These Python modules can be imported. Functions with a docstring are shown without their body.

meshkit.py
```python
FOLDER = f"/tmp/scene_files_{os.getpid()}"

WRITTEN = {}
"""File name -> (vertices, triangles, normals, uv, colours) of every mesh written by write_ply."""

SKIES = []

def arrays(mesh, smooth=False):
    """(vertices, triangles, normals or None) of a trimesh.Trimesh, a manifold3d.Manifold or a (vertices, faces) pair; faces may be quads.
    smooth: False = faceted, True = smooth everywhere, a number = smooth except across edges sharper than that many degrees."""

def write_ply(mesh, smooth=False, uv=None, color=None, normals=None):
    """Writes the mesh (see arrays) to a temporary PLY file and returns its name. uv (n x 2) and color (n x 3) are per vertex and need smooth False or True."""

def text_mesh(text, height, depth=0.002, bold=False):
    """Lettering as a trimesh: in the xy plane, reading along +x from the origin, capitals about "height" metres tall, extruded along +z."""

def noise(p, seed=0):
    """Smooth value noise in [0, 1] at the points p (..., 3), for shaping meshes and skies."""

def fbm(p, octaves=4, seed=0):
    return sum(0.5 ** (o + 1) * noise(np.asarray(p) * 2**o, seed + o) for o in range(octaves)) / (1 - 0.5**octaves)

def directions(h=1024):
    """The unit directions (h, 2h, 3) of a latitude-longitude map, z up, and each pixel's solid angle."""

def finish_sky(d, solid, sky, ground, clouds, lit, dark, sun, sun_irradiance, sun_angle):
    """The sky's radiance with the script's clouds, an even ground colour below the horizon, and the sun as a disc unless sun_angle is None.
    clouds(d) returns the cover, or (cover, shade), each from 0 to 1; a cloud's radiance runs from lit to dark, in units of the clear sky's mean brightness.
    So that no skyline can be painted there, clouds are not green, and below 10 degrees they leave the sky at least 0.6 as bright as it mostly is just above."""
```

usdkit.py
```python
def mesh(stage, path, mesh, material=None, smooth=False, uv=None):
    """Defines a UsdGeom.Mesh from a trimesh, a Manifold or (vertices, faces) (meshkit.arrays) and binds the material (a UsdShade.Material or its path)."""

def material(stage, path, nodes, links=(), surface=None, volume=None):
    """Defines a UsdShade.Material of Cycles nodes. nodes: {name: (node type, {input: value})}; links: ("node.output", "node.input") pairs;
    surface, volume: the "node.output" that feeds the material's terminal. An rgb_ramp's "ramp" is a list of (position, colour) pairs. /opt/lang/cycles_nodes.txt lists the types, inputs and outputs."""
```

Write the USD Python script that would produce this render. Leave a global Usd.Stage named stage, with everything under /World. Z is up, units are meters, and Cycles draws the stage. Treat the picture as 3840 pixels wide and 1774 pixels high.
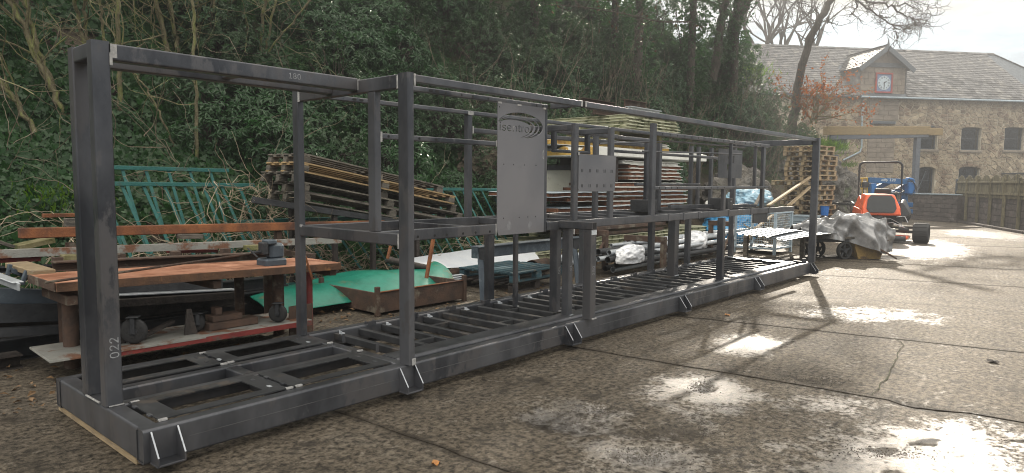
import math, random, numpy as np, trimesh, manifold3d, usdkit, meshkit
from shapely.geometry import Polygon, box as sbox
from scipy.spatial import Voronoi
from pxr import Usd, UsdGeom, UsdLux, UsdShade, Gf, Sdf, Vt

stage = Usd.Stage.CreateInMemory()
UsdGeom.SetStageUpAxis(stage, 'Z'); UsdGeom.SetStageMetersPerUnit(stage, 1.0)
UsdGeom.Xform.Define(stage, '/World'); UsdGeom.Scope.Define(stage, '/World/Looks')
T_ = Sdf.ValueTypeNames
PI = math.pi
# ---------------------------------------------------------------- camera, sky, sun
F, CX, CY, EYE = 2568., 1920., 887., 1.65
PITCH, YAW, ROLL = .0804, .7196, .0073
SUN_AZ, SUN_EL = math.radians(20.7), math.radians(28.5)
SKY, SUN, EXPOSURE = .12, .98, 0.80
HAZE = .0013
_h = np.array([math.cos(YAW), math.sin(YAW), 0]); _r = np.array([math.sin(YAW), -math.cos(YAW), 0]); _u = np.array([0, 0, 1.])
FWD = _h * math.cos(PITCH) - _u * math.sin(PITCH); _c = _h * math.sin(PITCH) + _u * math.cos(PITCH)
RGT = _r * math.cos(ROLL) + _c * math.sin(ROLL); UPV = _c * math.cos(ROLL) - _r * math.sin(ROLL)
CAM = np.array([0, 0, EYE])
cam = UsdGeom.Camera.Define(stage, '/World/camera')
cam.CreateHorizontalApertureAttr(36.0); cam.CreateFocalLengthAttr(36.0 * F / 3840); cam.CreateClippingRangeAttr((.05, 3000))
cam.AddTransformOp().Set(Gf.Matrix4d(*RGT, 0, *UPV, 0, *(-FWD), 0, *CAM, 1))
cam.CreateExposureAttr(EXPOSURE)
dome = UsdLux.DomeLight.Define(stage, '/World/sky')
dome.GetPrim().SetCustomDataByKey('kind', 'structure')
skym = usdkit.material(stage, '/World/Looks/sky_air', {
    's': ('sky_texture', dict(sky_type='single_scattering', sun_disc=False, sun_elevation=SUN_EL, sun_rotation=math.atan2(math.cos(SUN_AZ), math.sin(SUN_AZ)), altitude=50., air_density=1.4, aerosol_density=.15, ozone_density=1.)),
    'tc': ('texture_coordinate', {}), 'm': ('mapping', dict(scale=(1.1, 1.1, 4.2), location=(.35, .9, .12))),
    'n': ('noise_texture', dict(scale=2.1, detail=8, roughness=.58, distortion=.35)),
    'r': ('rgb_ramp', dict(ramp=[(0, (.6,) * 3), (.38, (.75,) * 3), (.50, (.97,) * 3), (1, (.99,) * 3)])),
    'bw': ('rgb_to_bw', {}), 'cl': ('mix_color', dict(blend_type='mix', fac=.97, use_clamp=False)), 'm2': ('mapping', dict(scale=(1.6, 1.6, 7.5), location=(.1, .45, .3))), 'n2': ('noise_texture', dict(scale=1.7, detail=7, roughness=.55, distortion=.5)), 'r2': ('rgb_ramp', dict(ramp=[(0, (.40, .55, .74)), (.50, (.46, .60, .77)), (.62, (.74, .77, .80)), (.72, (.97, .92, .82)), (1.0, (1., .945, .84))])), 'sp': ('separate_xyz', {}), 'el': ('map_range', dict(from_min=.26, from_max=1., to_min=2.45, to_max=10.5, clamp=True)), 'zf': ('math', dict(math_type='multiply_add', value2=4.2, value3=-.66)), 'nz': ('math', dict(math_type='multiply_add', value2=.9)), 'sc': ('vector_math', dict(math_type='scale')),
    'mx': ('mix_color', dict(blend_type='mix', use_clamp=False)),
    'b': ('background_shader', dict(strength=SKY))},
    [('tc.generated', 'm.vector'), ('m.vector', 'n.vector'), ('n.fac', 'r.fac'), ('s.color', 'cl.a'), ('tc.generated', 'm2.vector'), ('m2.vector', 'n2.vector'), ('sp.z', 'zf.value1'), ('n2.fac', 'nz.value1'), ('zf.value', 'nz.value3'), ('nz.value', 'r2.fac'), ('r2.color', 'sc.vector1'), ('tc.generated', 'sp.vector'), ('sp.z', 'el.value'), ('el.result', 'sc.scale'), ('sc.vector', 'cl.b'), ('r.color', 'bw.color'), ('bw.val', 'mx.fac'), ('s.color', 'mx.a'), ('cl.result', 'mx.b'), ('mx.result', 'b.color')], surface='b.background')
UsdShade.MaterialBindingAPI.Apply(dome.GetPrim()).Bind(skym)
sun = UsdLux.DistantLight.Define(stage, '/World/sun')
sun.CreateNormalizeAttr(True); sun.CreateIntensityAttr(SUN); sun.CreateAngleAttr(.8); sun.CreateColorAttr(Gf.Vec3f(1, .90, .76))
SUND = np.array([math.cos(SUN_EL) * math.cos(SUN_AZ), math.cos(SUN_EL) * math.sin(SUN_AZ), math.sin(SUN_EL)])
_zx = np.cross([0, 0, 1], SUND); _zx /= np.linalg.norm(_zx); _zy = np.cross(SUND, _zx)
sun.AddTransformOp().Set(Gf.Matrix4d(*_zx, 0, *_zy, 0, *SUND, 0, *(SUND * 60), 1))

# ---------------------------------------------------------------- measuring helpers (photograph pixels to points in the place)
def ray(p): return FWD + RGT * (p[0] - CX) / F - UPV * (p[1] - CY) / F
def onz(p, z=0.): d = ray(p); return CAM + d * (z - EYE) / d[2]
def ony(p, y): d = ray(p); return CAM + d * y / d[1]
def onx(p, x): d = ray(p); return CAM + d * x / d[0]
def dep(p, d): r = ray(p); return CAM + r * d / (r @ _h)
def phit(p, A, n): r = ray(p); return CAM + r * ((np.asarray(A) - CAM) @ n) / (r @ n)
def D(x, y): return (x * 3840 / 2576, y * 3840 / 2576)
def q(i):
    ox, oy = [(0, 0), (1280, 0), (2560, 0), (0, 887), (1280, 887), (2560, 887)][i - 1]
    return lambda x, y: (ox + x * .7455, oy + y * .7455)
q1, q2, q3, q4, q5, q6 = [q(i) for i in range(1, 7)]

# ---------------------------------------------------------------- mesh helpers: a mesh is (V, F)
def cat(*ms):
    ms = [m for m in ms if m is not None and len(m[0])]
    V = np.concatenate([m[0] for m in ms]); n = np.cumsum([0] + [len(m[0]) for m in ms[:-1]])
    return V, np.concatenate([m[1] + k for m, k in zip(ms, n)])
def xf(m, M=None, t=(0, 0, 0)):
    V = np.asarray(m[0], float)
    if M is not None: V = V @ np.asarray(M, float).T
    return V + np.asarray(t, float), m[1]
def rotz(a): c, s = math.cos(a), math.sin(a); return np.array([[c, -s, 0], [s, c, 0], [0, 0, 1.]])
def rotx(a): c, s = math.cos(a), math.sin(a); return np.array([[1., 0, 0], [0, c, -s], [0, s, c]])
def roty(a): c, s = math.cos(a), math.sin(a); return np.array([[c, 0, s], [0, 1., 0], [-s, 0, c]])
_cc = {}
def cbox(sx, sy, sz, b=.004):
    """box centred at the origin with chamfered edges"""
    b = min(b, .45 * min(sx, sy, sz))
    h = np.array([sx, sy, sz]) / 2
    if b <= 0:
        m = trimesh.creation.box([sx, sy, sz]); return np.array(m.vertices), np.array(m.faces)
    if 'f' not in _cc:
        P = []
        for s in np.ndindex(2, 2, 2):
            sg = np.array(s) * 2 - 1
            for k in range(3): P.append((sg, k))
        Q = np.array([sg * np.where(np.arange(3) == k, 1., .8) for sg, k in P])
        hull = trimesh.convex.convex_hull(trimesh.PointCloud(Q))
        from scipy.spatial import cKDTree
        idx = cKDTree(Q).query(hull.vertices)[1]
        _cc['f'] = idx[np.array(hull.faces)]; _cc['s'] = np.array([sg for sg, k in P]); _cc['k'] = np.array([k for sg, k in P])
    sg, k = _cc['s'], _cc['k']
    V = sg * np.where(np.arange(3)[None] == k[:, None], h[None], h[None] - b)
    return V, _cc['f']
def bx(x0, x1, y0, y1, z0, z1, b=.004):
    return xf(cbox(abs(x1 - x0), abs(y1 - y0), abs(z1 - z0), b), None, ((x0 + x1) / 2, (y0 + y1) / 2, (z0 + z1) / 2))
def basis(p, q_, up=(0, 0, 1)):
    d = np.asarray(q_, float) - np.asarray(p, float); L = np.linalg.norm(d); d = d / L
    if abs(d @ np.asarray(up)) > .99: up = (0, 1, 0)
    s = np.cross(up, d); s /= np.linalg.norm(s); u = np.cross(d, s)
    return L, np.stack([d, s, u], 1)
def bar(p, q_, w, h, b=.004, up=(0, 0, 1)):
    """box section from p to q_, w wide (sideways) and h high"""
    L, M = basis(p, q_, up)
    return xf(cbox(L, w, h, b), M, (np.asarray(p, float) + np.asarray(q_, float)) / 2)
def rtube(P, R, n=8, caps=True):
    """round tube along points P with radii R"""
    P = np.asarray(P, float); R = np.broadcast_to(np.asarray(R, float), (len(P),))
    t = np.gradient(P, axis=0); t /= np.linalg.norm(t, axis=1, keepdims=True) + 1e-12
    ref = np.array([0, 0, 1.]) if abs(t[:, 2]).mean() < .8 else np.array([1., 0, 0])
    s = np.cross(t, ref); s /= np.linalg.norm(s, axis=1, keepdims=True) + 1e-12; u = np.cross(s, t)
    a = np.arange(n) * 2 * PI / n
    V = (P[:, None] + R[:, None, None] * (np.cos(a)[None, :, None] * s[:, None] + np.sin(a)[None, :, None] * u[:, None])).reshape(-1, 3)
    i = np.arange(len(P) - 1)[:, None] * n; j = np.arange(n)[None]; k = (j + 1) % n
    A, B, C_, E = i + j, i + k, i + n + k, i + n + j
    Fc = np.concatenate([np.stack([A, B, C_], -1).reshape(-1, 3), np.stack([A, C_, E], -1).reshape(-1, 3)])
    if caps:
        V = np.vstack([V, P[:1], P[-1:]]); m = len(V) - 2; jj = np.arange(n); kk = (jj + 1) % n
        Fc = np.vstack([Fc, np.stack([np.full(n, m), kk, jj], 1), np.stack([np.full(n, m + 1), jj + (len(P) - 1) * n, kk + (len(P) - 1) * n], 1)])
    return V, Fc
def pipe(p, q_, r, n=12, wall=None):
    p, q_ = np.asarray(p, float), np.asarray(q_, float)
    if wall is None: return rtube([p, q_], r, n)
    o = rtube([p, q_], r, n, False); i = rtube([p, q_], r - wall, n, False); V = np.vstack([o[0], i[0]]); m = len(o[0])
    j = np.arange(n); k = (j + 1) % n
    e = [np.stack([k, j, j + m], 1), np.stack([k, j + m, k + m], 1), np.stack([j + n, k + n, j + m + n], 1), np.stack([k + n, k + m + n, j + m + n], 1)]
    return V, np.vstack([o[1], i[1][:, ::-1] + m] + e)
def lathe(prof, n=24, axis='z'):
    prof = np.asarray(prof, float); a = np.arange(n) * 2 * PI / n
    V = np.stack([prof[:, None, 0] * np.cos(a), prof[:, None, 0] * np.sin(a), np.repeat(prof[:, 1:2], n, 1)], -1).reshape(-1, 3)
    i = np.arange(len(prof) - 1)[:, None] * n; j = np.arange(n)[None]; k = (j + 1) % n
    Fc = np.concatenate([np.stack([i + j, i + k, i + n + k], -1).reshape(-1, 3), np.stack([i + j, i + n + k, i + n + j], -1).reshape(-1, 3)])
    M = {'z': np.eye(3), 'x': roty(PI / 2), 'y': rotx(-PI / 2)}[axis]
    return V @ M.T, Fc
def grid(P):
    """surface through a (n, m, 3) array of points"""
    n, m = P.shape[:2]; i = np.arange(n - 1)[:, None] * m; j = np.arange(m - 1)[None]
    a, b, c, d = i + j, i + j + 1, i + m + j + 1, i + m + j
    return P.reshape(-1, 3), np.concatenate([np.stack([a, d, c], -1).reshape(-1, 3), np.stack([a, c, b], -1).reshape(-1, 3)])
def thick(P, t):
    """closed sheet of thickness t below the grid P"""
    n, m = P.shape[:2]; A = grid(P); Bv = P.reshape(-1, 3) - np.array([0, 0, t]); N = n * m
    ring = np.concatenate([np.arange(m), np.arange(2 * m - 1, N, m), np.arange(N - 2, N - m - 1, -1), np.arange(N - 2 * m, 0, -m)])
    nx = np.roll(ring, -1)
    return np.vstack([A[0], Bv]), np.vstack([A[1], A[1][:, ::-1] + N, np.stack([ring, nx, nx + N], 1), np.stack([ring, nx + N, ring + N], 1)])
def prism(poly, h, M=None, t=(0, 0, 0)):
    """extruded shapely polygon or list of points, along local z"""
    if not hasattr(poly, 'exterior'): poly = Polygon(poly)
    m = trimesh.creation.extrude_polygon(poly, h, engine='earcut')
    return xf((np.array(m.vertices), np.array(m.faces)), M, t)
def frame_of(x, y, z): return np.stack([np.asarray(x, float), np.asarray(y, float), np.asarray(z, float)], 1)
def text(s, h, M, t, depth=.002, bold=False):
    m = meshkit.text_mesh(s, h, depth, bold); return xf((np.array(m.vertices), np.array(m.faces)), M, t)
def fbm(p, s=1., o=4, seed=0): return meshkit.fbm(np.asarray(p) * s, o, seed)

# ---------------------------------------------------------------- things and parts
_used = {}
def numbered(path):
    n = _used.get(path, -1) + 1; _used[path] = n
    return path if n == 0 else f'{path}_{n:03d}'
def keys(prim, **kw):
    for k, v in kw.items():
        if v: prim.SetCustomDataByKey(k, v)
LABELS = {}
class Thing:
    def __init__(s, name, label=None, category=None, loc=(0, 0, 0), rz=0., group=None, kind=None):
        s.path = numbered('/World/' + name); s.loc = np.asarray(loc, float); s.rz = rz
        x = UsdGeom.Xform.Define(stage, s.path); x.AddTranslateOp().Set(Gf.Vec3d(*map(float, s.loc))); x.AddRotateZOp().Set(math.degrees(rz))
        s.prim = x.GetPrim(); keys(s.prim, label=label, category=category, group=group, kind=kind)
    def part(s, name, m, mat, parent=None, label=None, kind=None, smooth=False, local=False):
        V = np.asarray(m[0], float)
        if not local: V = (V - s.loc) @ rotz(s.rz)
        p = numbered((parent or s.path) + '/' + name)
        pr = usdkit.mesh(stage, p, (V, m[1]), MAT[mat], smooth).GetPrim()
        keys(pr, label=label, kind=kind); return p
def single(name, m, mat, label=None, category=None, group=None, kind=None, smooth=False):
    p = numbered('/World/' + name); pr = usdkit.mesh(stage, p, m, MAT[mat], smooth).GetPrim()
    keys(pr, label=label, category=category, group=group, kind=kind); return pr
def dup(src, loc, rz=0., label=None, category=None, group=None, M=None, base=None):
    """another one of a thing: references the first with its parts"""
    name = base or src.path.rpartition('/')[2].rstrip('0123456789').rstrip('_')
    p = numbered('/World/' + name); x = UsdGeom.Xform.Define(stage, p); pr = x.GetPrim()
    pr.GetReferences().AddInternalReference(src.path); pr.SetInstanceable(True)
    x.ClearXformOpOrder()
    if M is not None: x.AddTransformOp().Set(M)
    else:
        x.GetPrim().GetAttribute('xformOp:translate').Set(Gf.Vec3d(*map(float, loc))); x.GetPrim().GetAttribute('xformOp:rotateZ').Set(math.degrees(rz))
        x.SetXformOpOrder([UsdGeom.XformOp(pr.GetAttribute('xformOp:translate')), UsdGeom.XformOp(pr.GetAttribute('xformOp:rotateZ'))])
    keys(pr, label=label, category=category, group=group); return pr
def scatter(name, protos, mats, P, S, A, tilt=None, label=None, category=None, kind='stuff', idx=None, seed=0):
    """stuff: many small copies. protos: list of lists of (mesh, material)"""
    rng = np.random.default_rng(seed); p = numbered('/World/' + name); pi = UsdGeom.PointInstancer.Define(stage, p)
    rel = pi.CreatePrototypesRel(); UsdGeom.Scope.Define(stage, p + '/kinds')
    for k, pr in enumerate(protos):
        r = UsdGeom.Xform.Define(stage, f'{p}/kinds/clump_{k + 1:03d}')
        for nm, m, mt in pr: usdkit.mesh(stage, numbered(f'{r.GetPath()}/{nm}'), m, MAT[mt])
        rel.AddTarget(r.GetPath())
    N = len(P)
    pi.CreatePositionsAttr(Vt.Vec3fArray.FromNumpy(np.asarray(P, np.float32)))
    pi.CreateProtoIndicesAttr(Vt.IntArray.FromNumpy(np.asarray(rng.integers(0, len(protos), N) if idx is None else idx, np.int32)))
    S = np.asarray(S, np.float32); pi.CreateScalesAttr(Vt.Vec3fArray.FromNumpy(np.repeat(S[:, None], 3, 1) if S.ndim == 1 else S))
    a = np.asarray(A) / 2; Q = np.stack([np.cos(a), 0 * a, 0 * a, np.sin(a)], 1)
    if tilt is not None:  # tilt: (N, 3) normals the z axis is turned to
        n = np.asarray(tilt, float); n /= np.linalg.norm(n, axis=1, keepdims=True)
        w = 1 + n[:, 2]; R = np.stack([w, -n[:, 1], n[:, 0], 0 * w], 1); R /= np.linalg.norm(R, axis=1, keepdims=True)
        w1, x1, y1, z1 = R.T; w2, x2, y2, z2 = Q.T
        Q = np.stack([w1 * w2 - x1 * x2 - y1 * y2 - z1 * z2, w1 * x2 + x1 * w2 + y1 * z2 - z1 * y2, w1 * y2 - x1 * z2 + y1 * w2 + z1 * x2, w1 * z2 + x1 * y2 - y1 * x2 + z1 * w2], 1)
    pi.CreateOrientationsAttr(Vt.QuathArray([Gf.Quath(*map(float, x)) for x in Q]))
    keys(pi.GetPrim(), label=label, category=category, kind=kind)
    return pi

# ---------------------------------------------------------------- materials
MAT = {}
def mat(name, c1, c2, scale=5., rough=.6, rough2=None, metal=0., bump=.3, bscale=40., stretch=(1, 1, 1), detail=6., lo=.35, hi=.65, spec=.5, c3=None, s3=3., lo3=.5, hi3=.62, isl=0., bd=.02, coat=0., extra=None):
    """procedural surface: two tones mixed by noise, a third tone in patches, roughness and relief from noise; isl varies the tone piece by piece"""
    N = {'g': ('geometry', {}), 'mp': ('mapping', dict(scale=stretch)), 'n': ('noise_texture', dict(scale=scale, detail=detail, roughness=.6)),
         'r': ('rgb_ramp', dict(ramp=[(0, c1), (lo, c1), (hi, c2), (1, c2)])),
         'p': ('principled_bsdf', dict(metallic=metal, specular_ior_level=spec, roughness=rough, coat_weight=coat))}
    L = [('g.position', 'mp.vector'), ('mp.vector', 'n.vector'), ('n.fac', 'r.fac')]; col = 'r.color'
    if c3 is not None:
        N['n3'] = ('noise_texture', dict(scale=s3, detail=7, roughness=.65)); N['r3'] = ('rgb_ramp', dict(ramp=[(0, (0,) * 3), (lo3, (0,) * 3), (hi3, (1,) * 3), (1, (1,) * 3)]))
        N['b3'] = ('rgb_to_bw', {}); N['m3'] = ('mix_color', dict(b=c3))
        L += [('mp.vector', 'n3.vector'), ('n3.fac', 'r3.fac'), ('r3.color', 'b3.color'), ('b3.val', 'm3.fac'), (col, 'm3.a')]; col = 'm3.result'
    if isl:
        N['oi'] = ('object_info', {}); N['wn'] = ('math', dict(math_type='add')); N['wf'] = ('math', dict(math_type='fraction')); N['mr'] = ('map_range', dict(to_min=1 - isl, to_max=1 + isl)); N['hs'] = ('hsv', {})
        L += [('g.random_per_island', 'wn.value1'), ('oi.random', 'wn.value2'), ('wn.value', 'wf.value1'), ('wf.value', 'mr.value'), ('mr.result', 'hs.value'), (col, 'hs.color')]; col = 'hs.color'
    L.append((col, 'p.base_color'))
    if rough2 is not None:
        N['rr'] = ('map_range', dict(from_min=.3, from_max=.7, to_min=rough, to_max=rough2, clamp=True)); L += [('n.fac', 'rr.value'), ('rr.result', 'p.roughness')]
    if bump:
        N['bn'] = ('noise_texture', dict(scale=bscale, detail=4, roughness=.6)); N['bp'] = ('bump', dict(strength=bump, distance=bd))
        L += [('mp.vector', 'bn.vector'), ('bn.fac', 'bp.height'), ('bp.normal', 'p.normal')]
    MAT[name] = usdkit.material(stage, '/World/Looks/' + name, N, L, surface='p.BSDF')
def leafmat(name, c1, c2, c3, rough=.35, trans=.35, spec=.5):
    MAT[name] = usdkit.material(stage, '/World/Looks/' + name, {
        'g': ('geometry', {}), 'n': ('noise_texture', dict(scale=.9, detail=2)), 'a': ('math', dict(math_type='multiply_add', value2=.55, value3=-.02)), 'b': ('math', dict(math_type='multiply_add', value2=.6)),
        'r': ('rgb_ramp', dict(ramp=[(0, c1), (.45, c2), (.75, c3), (1, c3)])),
        'p': ('principled_bsdf', dict(roughness=rough, specular_ior_level=spec)), 't': ('translucent_bsdf', {}), 'h': ('hsv', dict(value=1.6, saturation=1.1)), 'm': ('mix_closure', dict(fac=trans))},
        [('g.position', 'n.vector'), ('g.random_per_island', 'a.value1'), ('n.fac', 'b.value1'), ('a.value', 'b.value3'), ('b.value', 'r.fac'), ('r.color', 'p.base_color'), ('r.color', 'h.color'), ('h.color', 't.color'), ('p.BSDF', 'm.closure1'), ('t.BSDF', 'm.closure2')], surface='m.closure')
mat('mill_steel', (.040, .043, .051), (.112, .115, .127), 1.7, .27, .42, metal=.6, bump=.12, bscale=60, stretch=(1, 1, .45), c3=(.098, .096, .102), s3=2.1, lo3=.53, hi3=.56, spec=.5, bd=.004)
mat('plate_steel', (.125, .128, .142), (.20, .197, .21), .9, .32, .46, metal=.55, bump=.06, bscale=50, lo=.36, hi=.62, detail=2, bd=.003)
mat('deck_steel', (.03, .032, .036), (.055, .057, .062), 5, .4, .6, metal=.5, bump=.1, bscale=70, c3=(.10, .085, .075), s3=3, lo3=.56, hi3=.68, bd=.004)
mat('ground_steel', (.40, .43, .47), (.58, .61, .65), 30, .45, metal=.1, bump=.1, bscale=90)
mat('weld_white', (.22, .22, .22), (.40, .395, .39), 25, .55, bump=.2, bscale=80)
mat('chalk', (.30, .31, .33), (.13, .135, .145), 60, .9, bump=0)
mat('hole_black', (.006, .006, .007), (.01, .01, .01), 5, .9, bump=0)
mat('rust', (.13, .045, .018), (.27, .10, .036), 4, .75, .9, bump=.35, bscale=50, c3=(.075, .03, .018), s3=2.4, lo3=.5, hi3=.66)
mat('rust_top', (.30, .12, .06), (.42, .21, .13), 5, .6, .8, bump=.2, bscale=40, c3=(.19, .065, .025), s3=3.2, lo3=.46, hi3=.62)
mat('rust_dark', (.038, .024, .018), (.085, .048, .032), 6, .75, .9, bump=.4, bscale=45, c3=(.15, .13, .10), s3=4, lo3=.56, hi3=.66)
mat('old_paint_grey', (.20, .20, .185), (.27, .27, .25), 5, .6, .8, bump=.3, bscale=40, c3=(.15, .07, .04), s3=3.4, lo3=.5, hi3=.57)
mat('red_paint', (.14, .018, .018), (.20, .03, .025), 6, .55, .8, bump=.3, c3=(.10, .06, .05), s3=4, lo3=.55, hi3=.62)
mat('dark_steel', (.02, .022, .026), (.045, .047, .052), 5, .5, .7, metal=.3, bump=.25, bscale=40)
mat('blue_steel', (.045, .06, .078), (.075, .095, .118), 5, .45, .6, metal=.3, bump=.2, bscale=30, c3=(.12, .15, .17), s3=6, lo3=.55, hi3=.66)
mat('galv', (.38, .41, .44), (.52, .55, .58), 12, .4, .55, metal=.5, bump=.15, bscale=50)
mat('galv_dull', (.07, .07, .075), (.13, .13, .135), 9, .5, metal=.3, bump=0)
mat('moss_joint', (.03, .026, .015), (.065, .075, .03), 14, .9, bump=.4)
mat('grit_stone', (.035, .027, .02), (.12, .10, .075), 30, .45, .7, bump=0, isl=.4)
mat('rust_edge', (.06, .032, .02), (.12, .06, .03), 5, .75, .9, bump=.4, bscale=40, c3=(.26, .12, .04), s3=3, lo3=.6, hi3=.7)
mat('spot_steel', (.20, .205, .22), (.27, .27, .285), 20, .3, metal=.5, bump=0)
mat('teal_paint', (.015, .10, .092), (.024, .145, .13), 5, .5, .7, bump=.25, bscale=40, c3=(.05, .09, .075), s3=5, lo3=.55, hi3=.65)
mat('teal_sheet', (.010, .17, .115), (.016, .25, .175), 3, .3, .45, bump=.1, bscale=20, c3=(.22, .16, .08), s3=2.2, lo3=.6, hi3=.72)
mat('white_sheet', (.72, .76, .82), (.80, .83, .87), 3, .35, bump=.04, bscale=10)
mat('timber_grey', (.085, .075, .062), (.155, .138, .115), 7, .8, .95, bump=.5, bscale=30, stretch=(1, 1, 4), c3=(.05, .046, .04), s3=3, isl=.3)
mat('timber_new', (.27, .18, .085), (.40, .28, .145), 9, .65, .8, bump=.3, bscale=30, stretch=(1, 1, 5), c3=(.30, .18, .08), s3=5, lo3=.58, hi3=.7, isl=.15)
mat('timber_pale', (.25, .185, .105), (.36, .275, .17), 9, .7, .85, bump=.3, bscale=30, stretch=(1, 1, 5), c3=(.18, .14, .10), s3=3, lo3=.52, hi3=.66, isl=.25)
mat('timber_moss', (.14, .125, .045), (.25, .22, .12), 7, .85, bump=.5, bscale=30, c3=(.09, .11, .03), s3=3, isl=.2)
mat('timber_blue', (.018, .06, .085), (.04, .095, .115), 6, .7, .85, bump=.4, bscale=30, c3=(.11, .12, .11), s3=4, lo3=.55, hi3=.63, isl=.25)
mat('panel_white', (.60, .60, .56), (.74, .74, .70), 3, .45, .6, bump=.15, bscale=15, c3=(.36, .34, .28), s3=2.5, lo3=.58, hi3=.7)
mat('panel_blue', (.40, .47, .52), (.50, .57, .61), 4, .4, .6, bump=.15, bscale=20, c3=(.25, .22, .18), s3=4, lo3=.6, hi3=.68)
mat('panel_moss', (.48, .49, .34), (.60, .60, .45), 4, .7, bump=.4, bscale=30, c3=(.13, .15, .05), s3=3.5, lo3=.52, hi3=.64)
mat('foam_yellow', (.50, .30, .06), (.62, .42, .12), 8, .9, bump=.7, bscale=35, c3=(.34, .18, .05), s3=5)
mat('foam_orange', (.15, .055, .03), (.25, .10, .05), 7, .9, bump=.7, bscale=35, c3=(.10, .045, .025), s3=6, lo3=.5, hi3=.6)
mat('foam_old', (.36, .36, .22), (.50, .49, .33), 7, .9, bump=.8, bscale=30, c3=(.07, .085, .025), s3=4, lo3=.48, hi3=.6)
mat('cream_board', (.58, .55, .45), (.66, .63, .53), 3, .6, bump=.15, c3=(.40, .36, .28), s3=5, lo3=.6, hi3=.7)
mat('bag_white', (.62, .64, .68), (.76, .77, .79), 6, .35, bump=.2, bscale=14)
mat('tarp_blue', (.02, .16, .36), (.05, .27, .50), 4, .4, bump=.3, bscale=12, c3=(.28, .45, .60), s3=3, lo3=.58, hi3=.72)
mat('tarp_pale', (.24, .44, .58), (.44, .60, .70), 4, .4, bump=.3, bscale=12, c3=(.08, .26, .42), s3=3, lo3=.55, hi3=.7)
mat('tarp_grey', (.22, .22, .225), (.34, .34, .345), 5, .24, .36, metal=.4, bump=.25, bscale=24, c3=(.12, .12, .125), s3=2.2, lo3=.52, hi3=.7)
mat('rubber', (.012, .012, .013), (.022, .022, .023), 9, .7, .85, bump=.3, bscale=40)
mat('black_plastic', (.014, .014, .016), (.024, .024, .027), 9, .4, .55, bump=.05, bscale=60)
mat('orange_paint', (.66, .085, .018), (.72, .11, .025), 5, .3, .4, bump=.03, bscale=30, coat=.4, c3=(.5, .07, .03), s3=8, lo3=.62, hi3=.72)
mat('mower_grille', (.010, .012, .014), (.028, .032, .036), 60, .5, bump=.3, bscale=120)
mat('chrome_grey', (.35, .36, .38), (.45, .46, .48), 8, .35, metal=.7, bump=.05)
mat('lift_blue', (.010, .085, .23), (.014, .11, .28), 6, .35, .5, bump=.08, bscale=25)
mat('lift_bright', (.012, .12, .36), (.018, .15, .42), 6, .35, .5, bump=.08, bscale=25)
mat('bin_yellow', (.22, .14, .04), (.33, .21, .06), 4, .6, .75, bump=.3, c3=(.08, .05, .03), s3=4, lo3=.5, hi3=.62)
mat('yellow_paint', (.55, .33, .03), (.62, .40, .05), 6, .45, .6, bump=.1, bscale=25)
mat('crate_blue', (.02, .12, .40), (.025, .15, .46), 6, .4, bump=.08)
mat('canopy_steel', (.09, .105, .13), (.13, .145, .17), 4, .45, .6, metal=.2, bump=.1, bscale=20)
mat('glulam', (.20, .145, .065), (.27, .20, .10), 4, .6, .75, bump=.25, bscale=20, stretch=(1, 1, 6), c3=(.32, .23, .11), s3=6, lo3=.55, hi3=.68)
mat('stone', (.26, .21, .145), (.40, .33, .24), 2.2, .85, .95, bump=.9, bscale=14, c3=(.17, .12, .085), s3=1.6, lo3=.48, hi3=.6, isl=.34, bd=.03)
mat('mortar', (.40, .355, .28), (.52, .47, .38), 3, .9, bump=.6, bscale=20)
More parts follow.
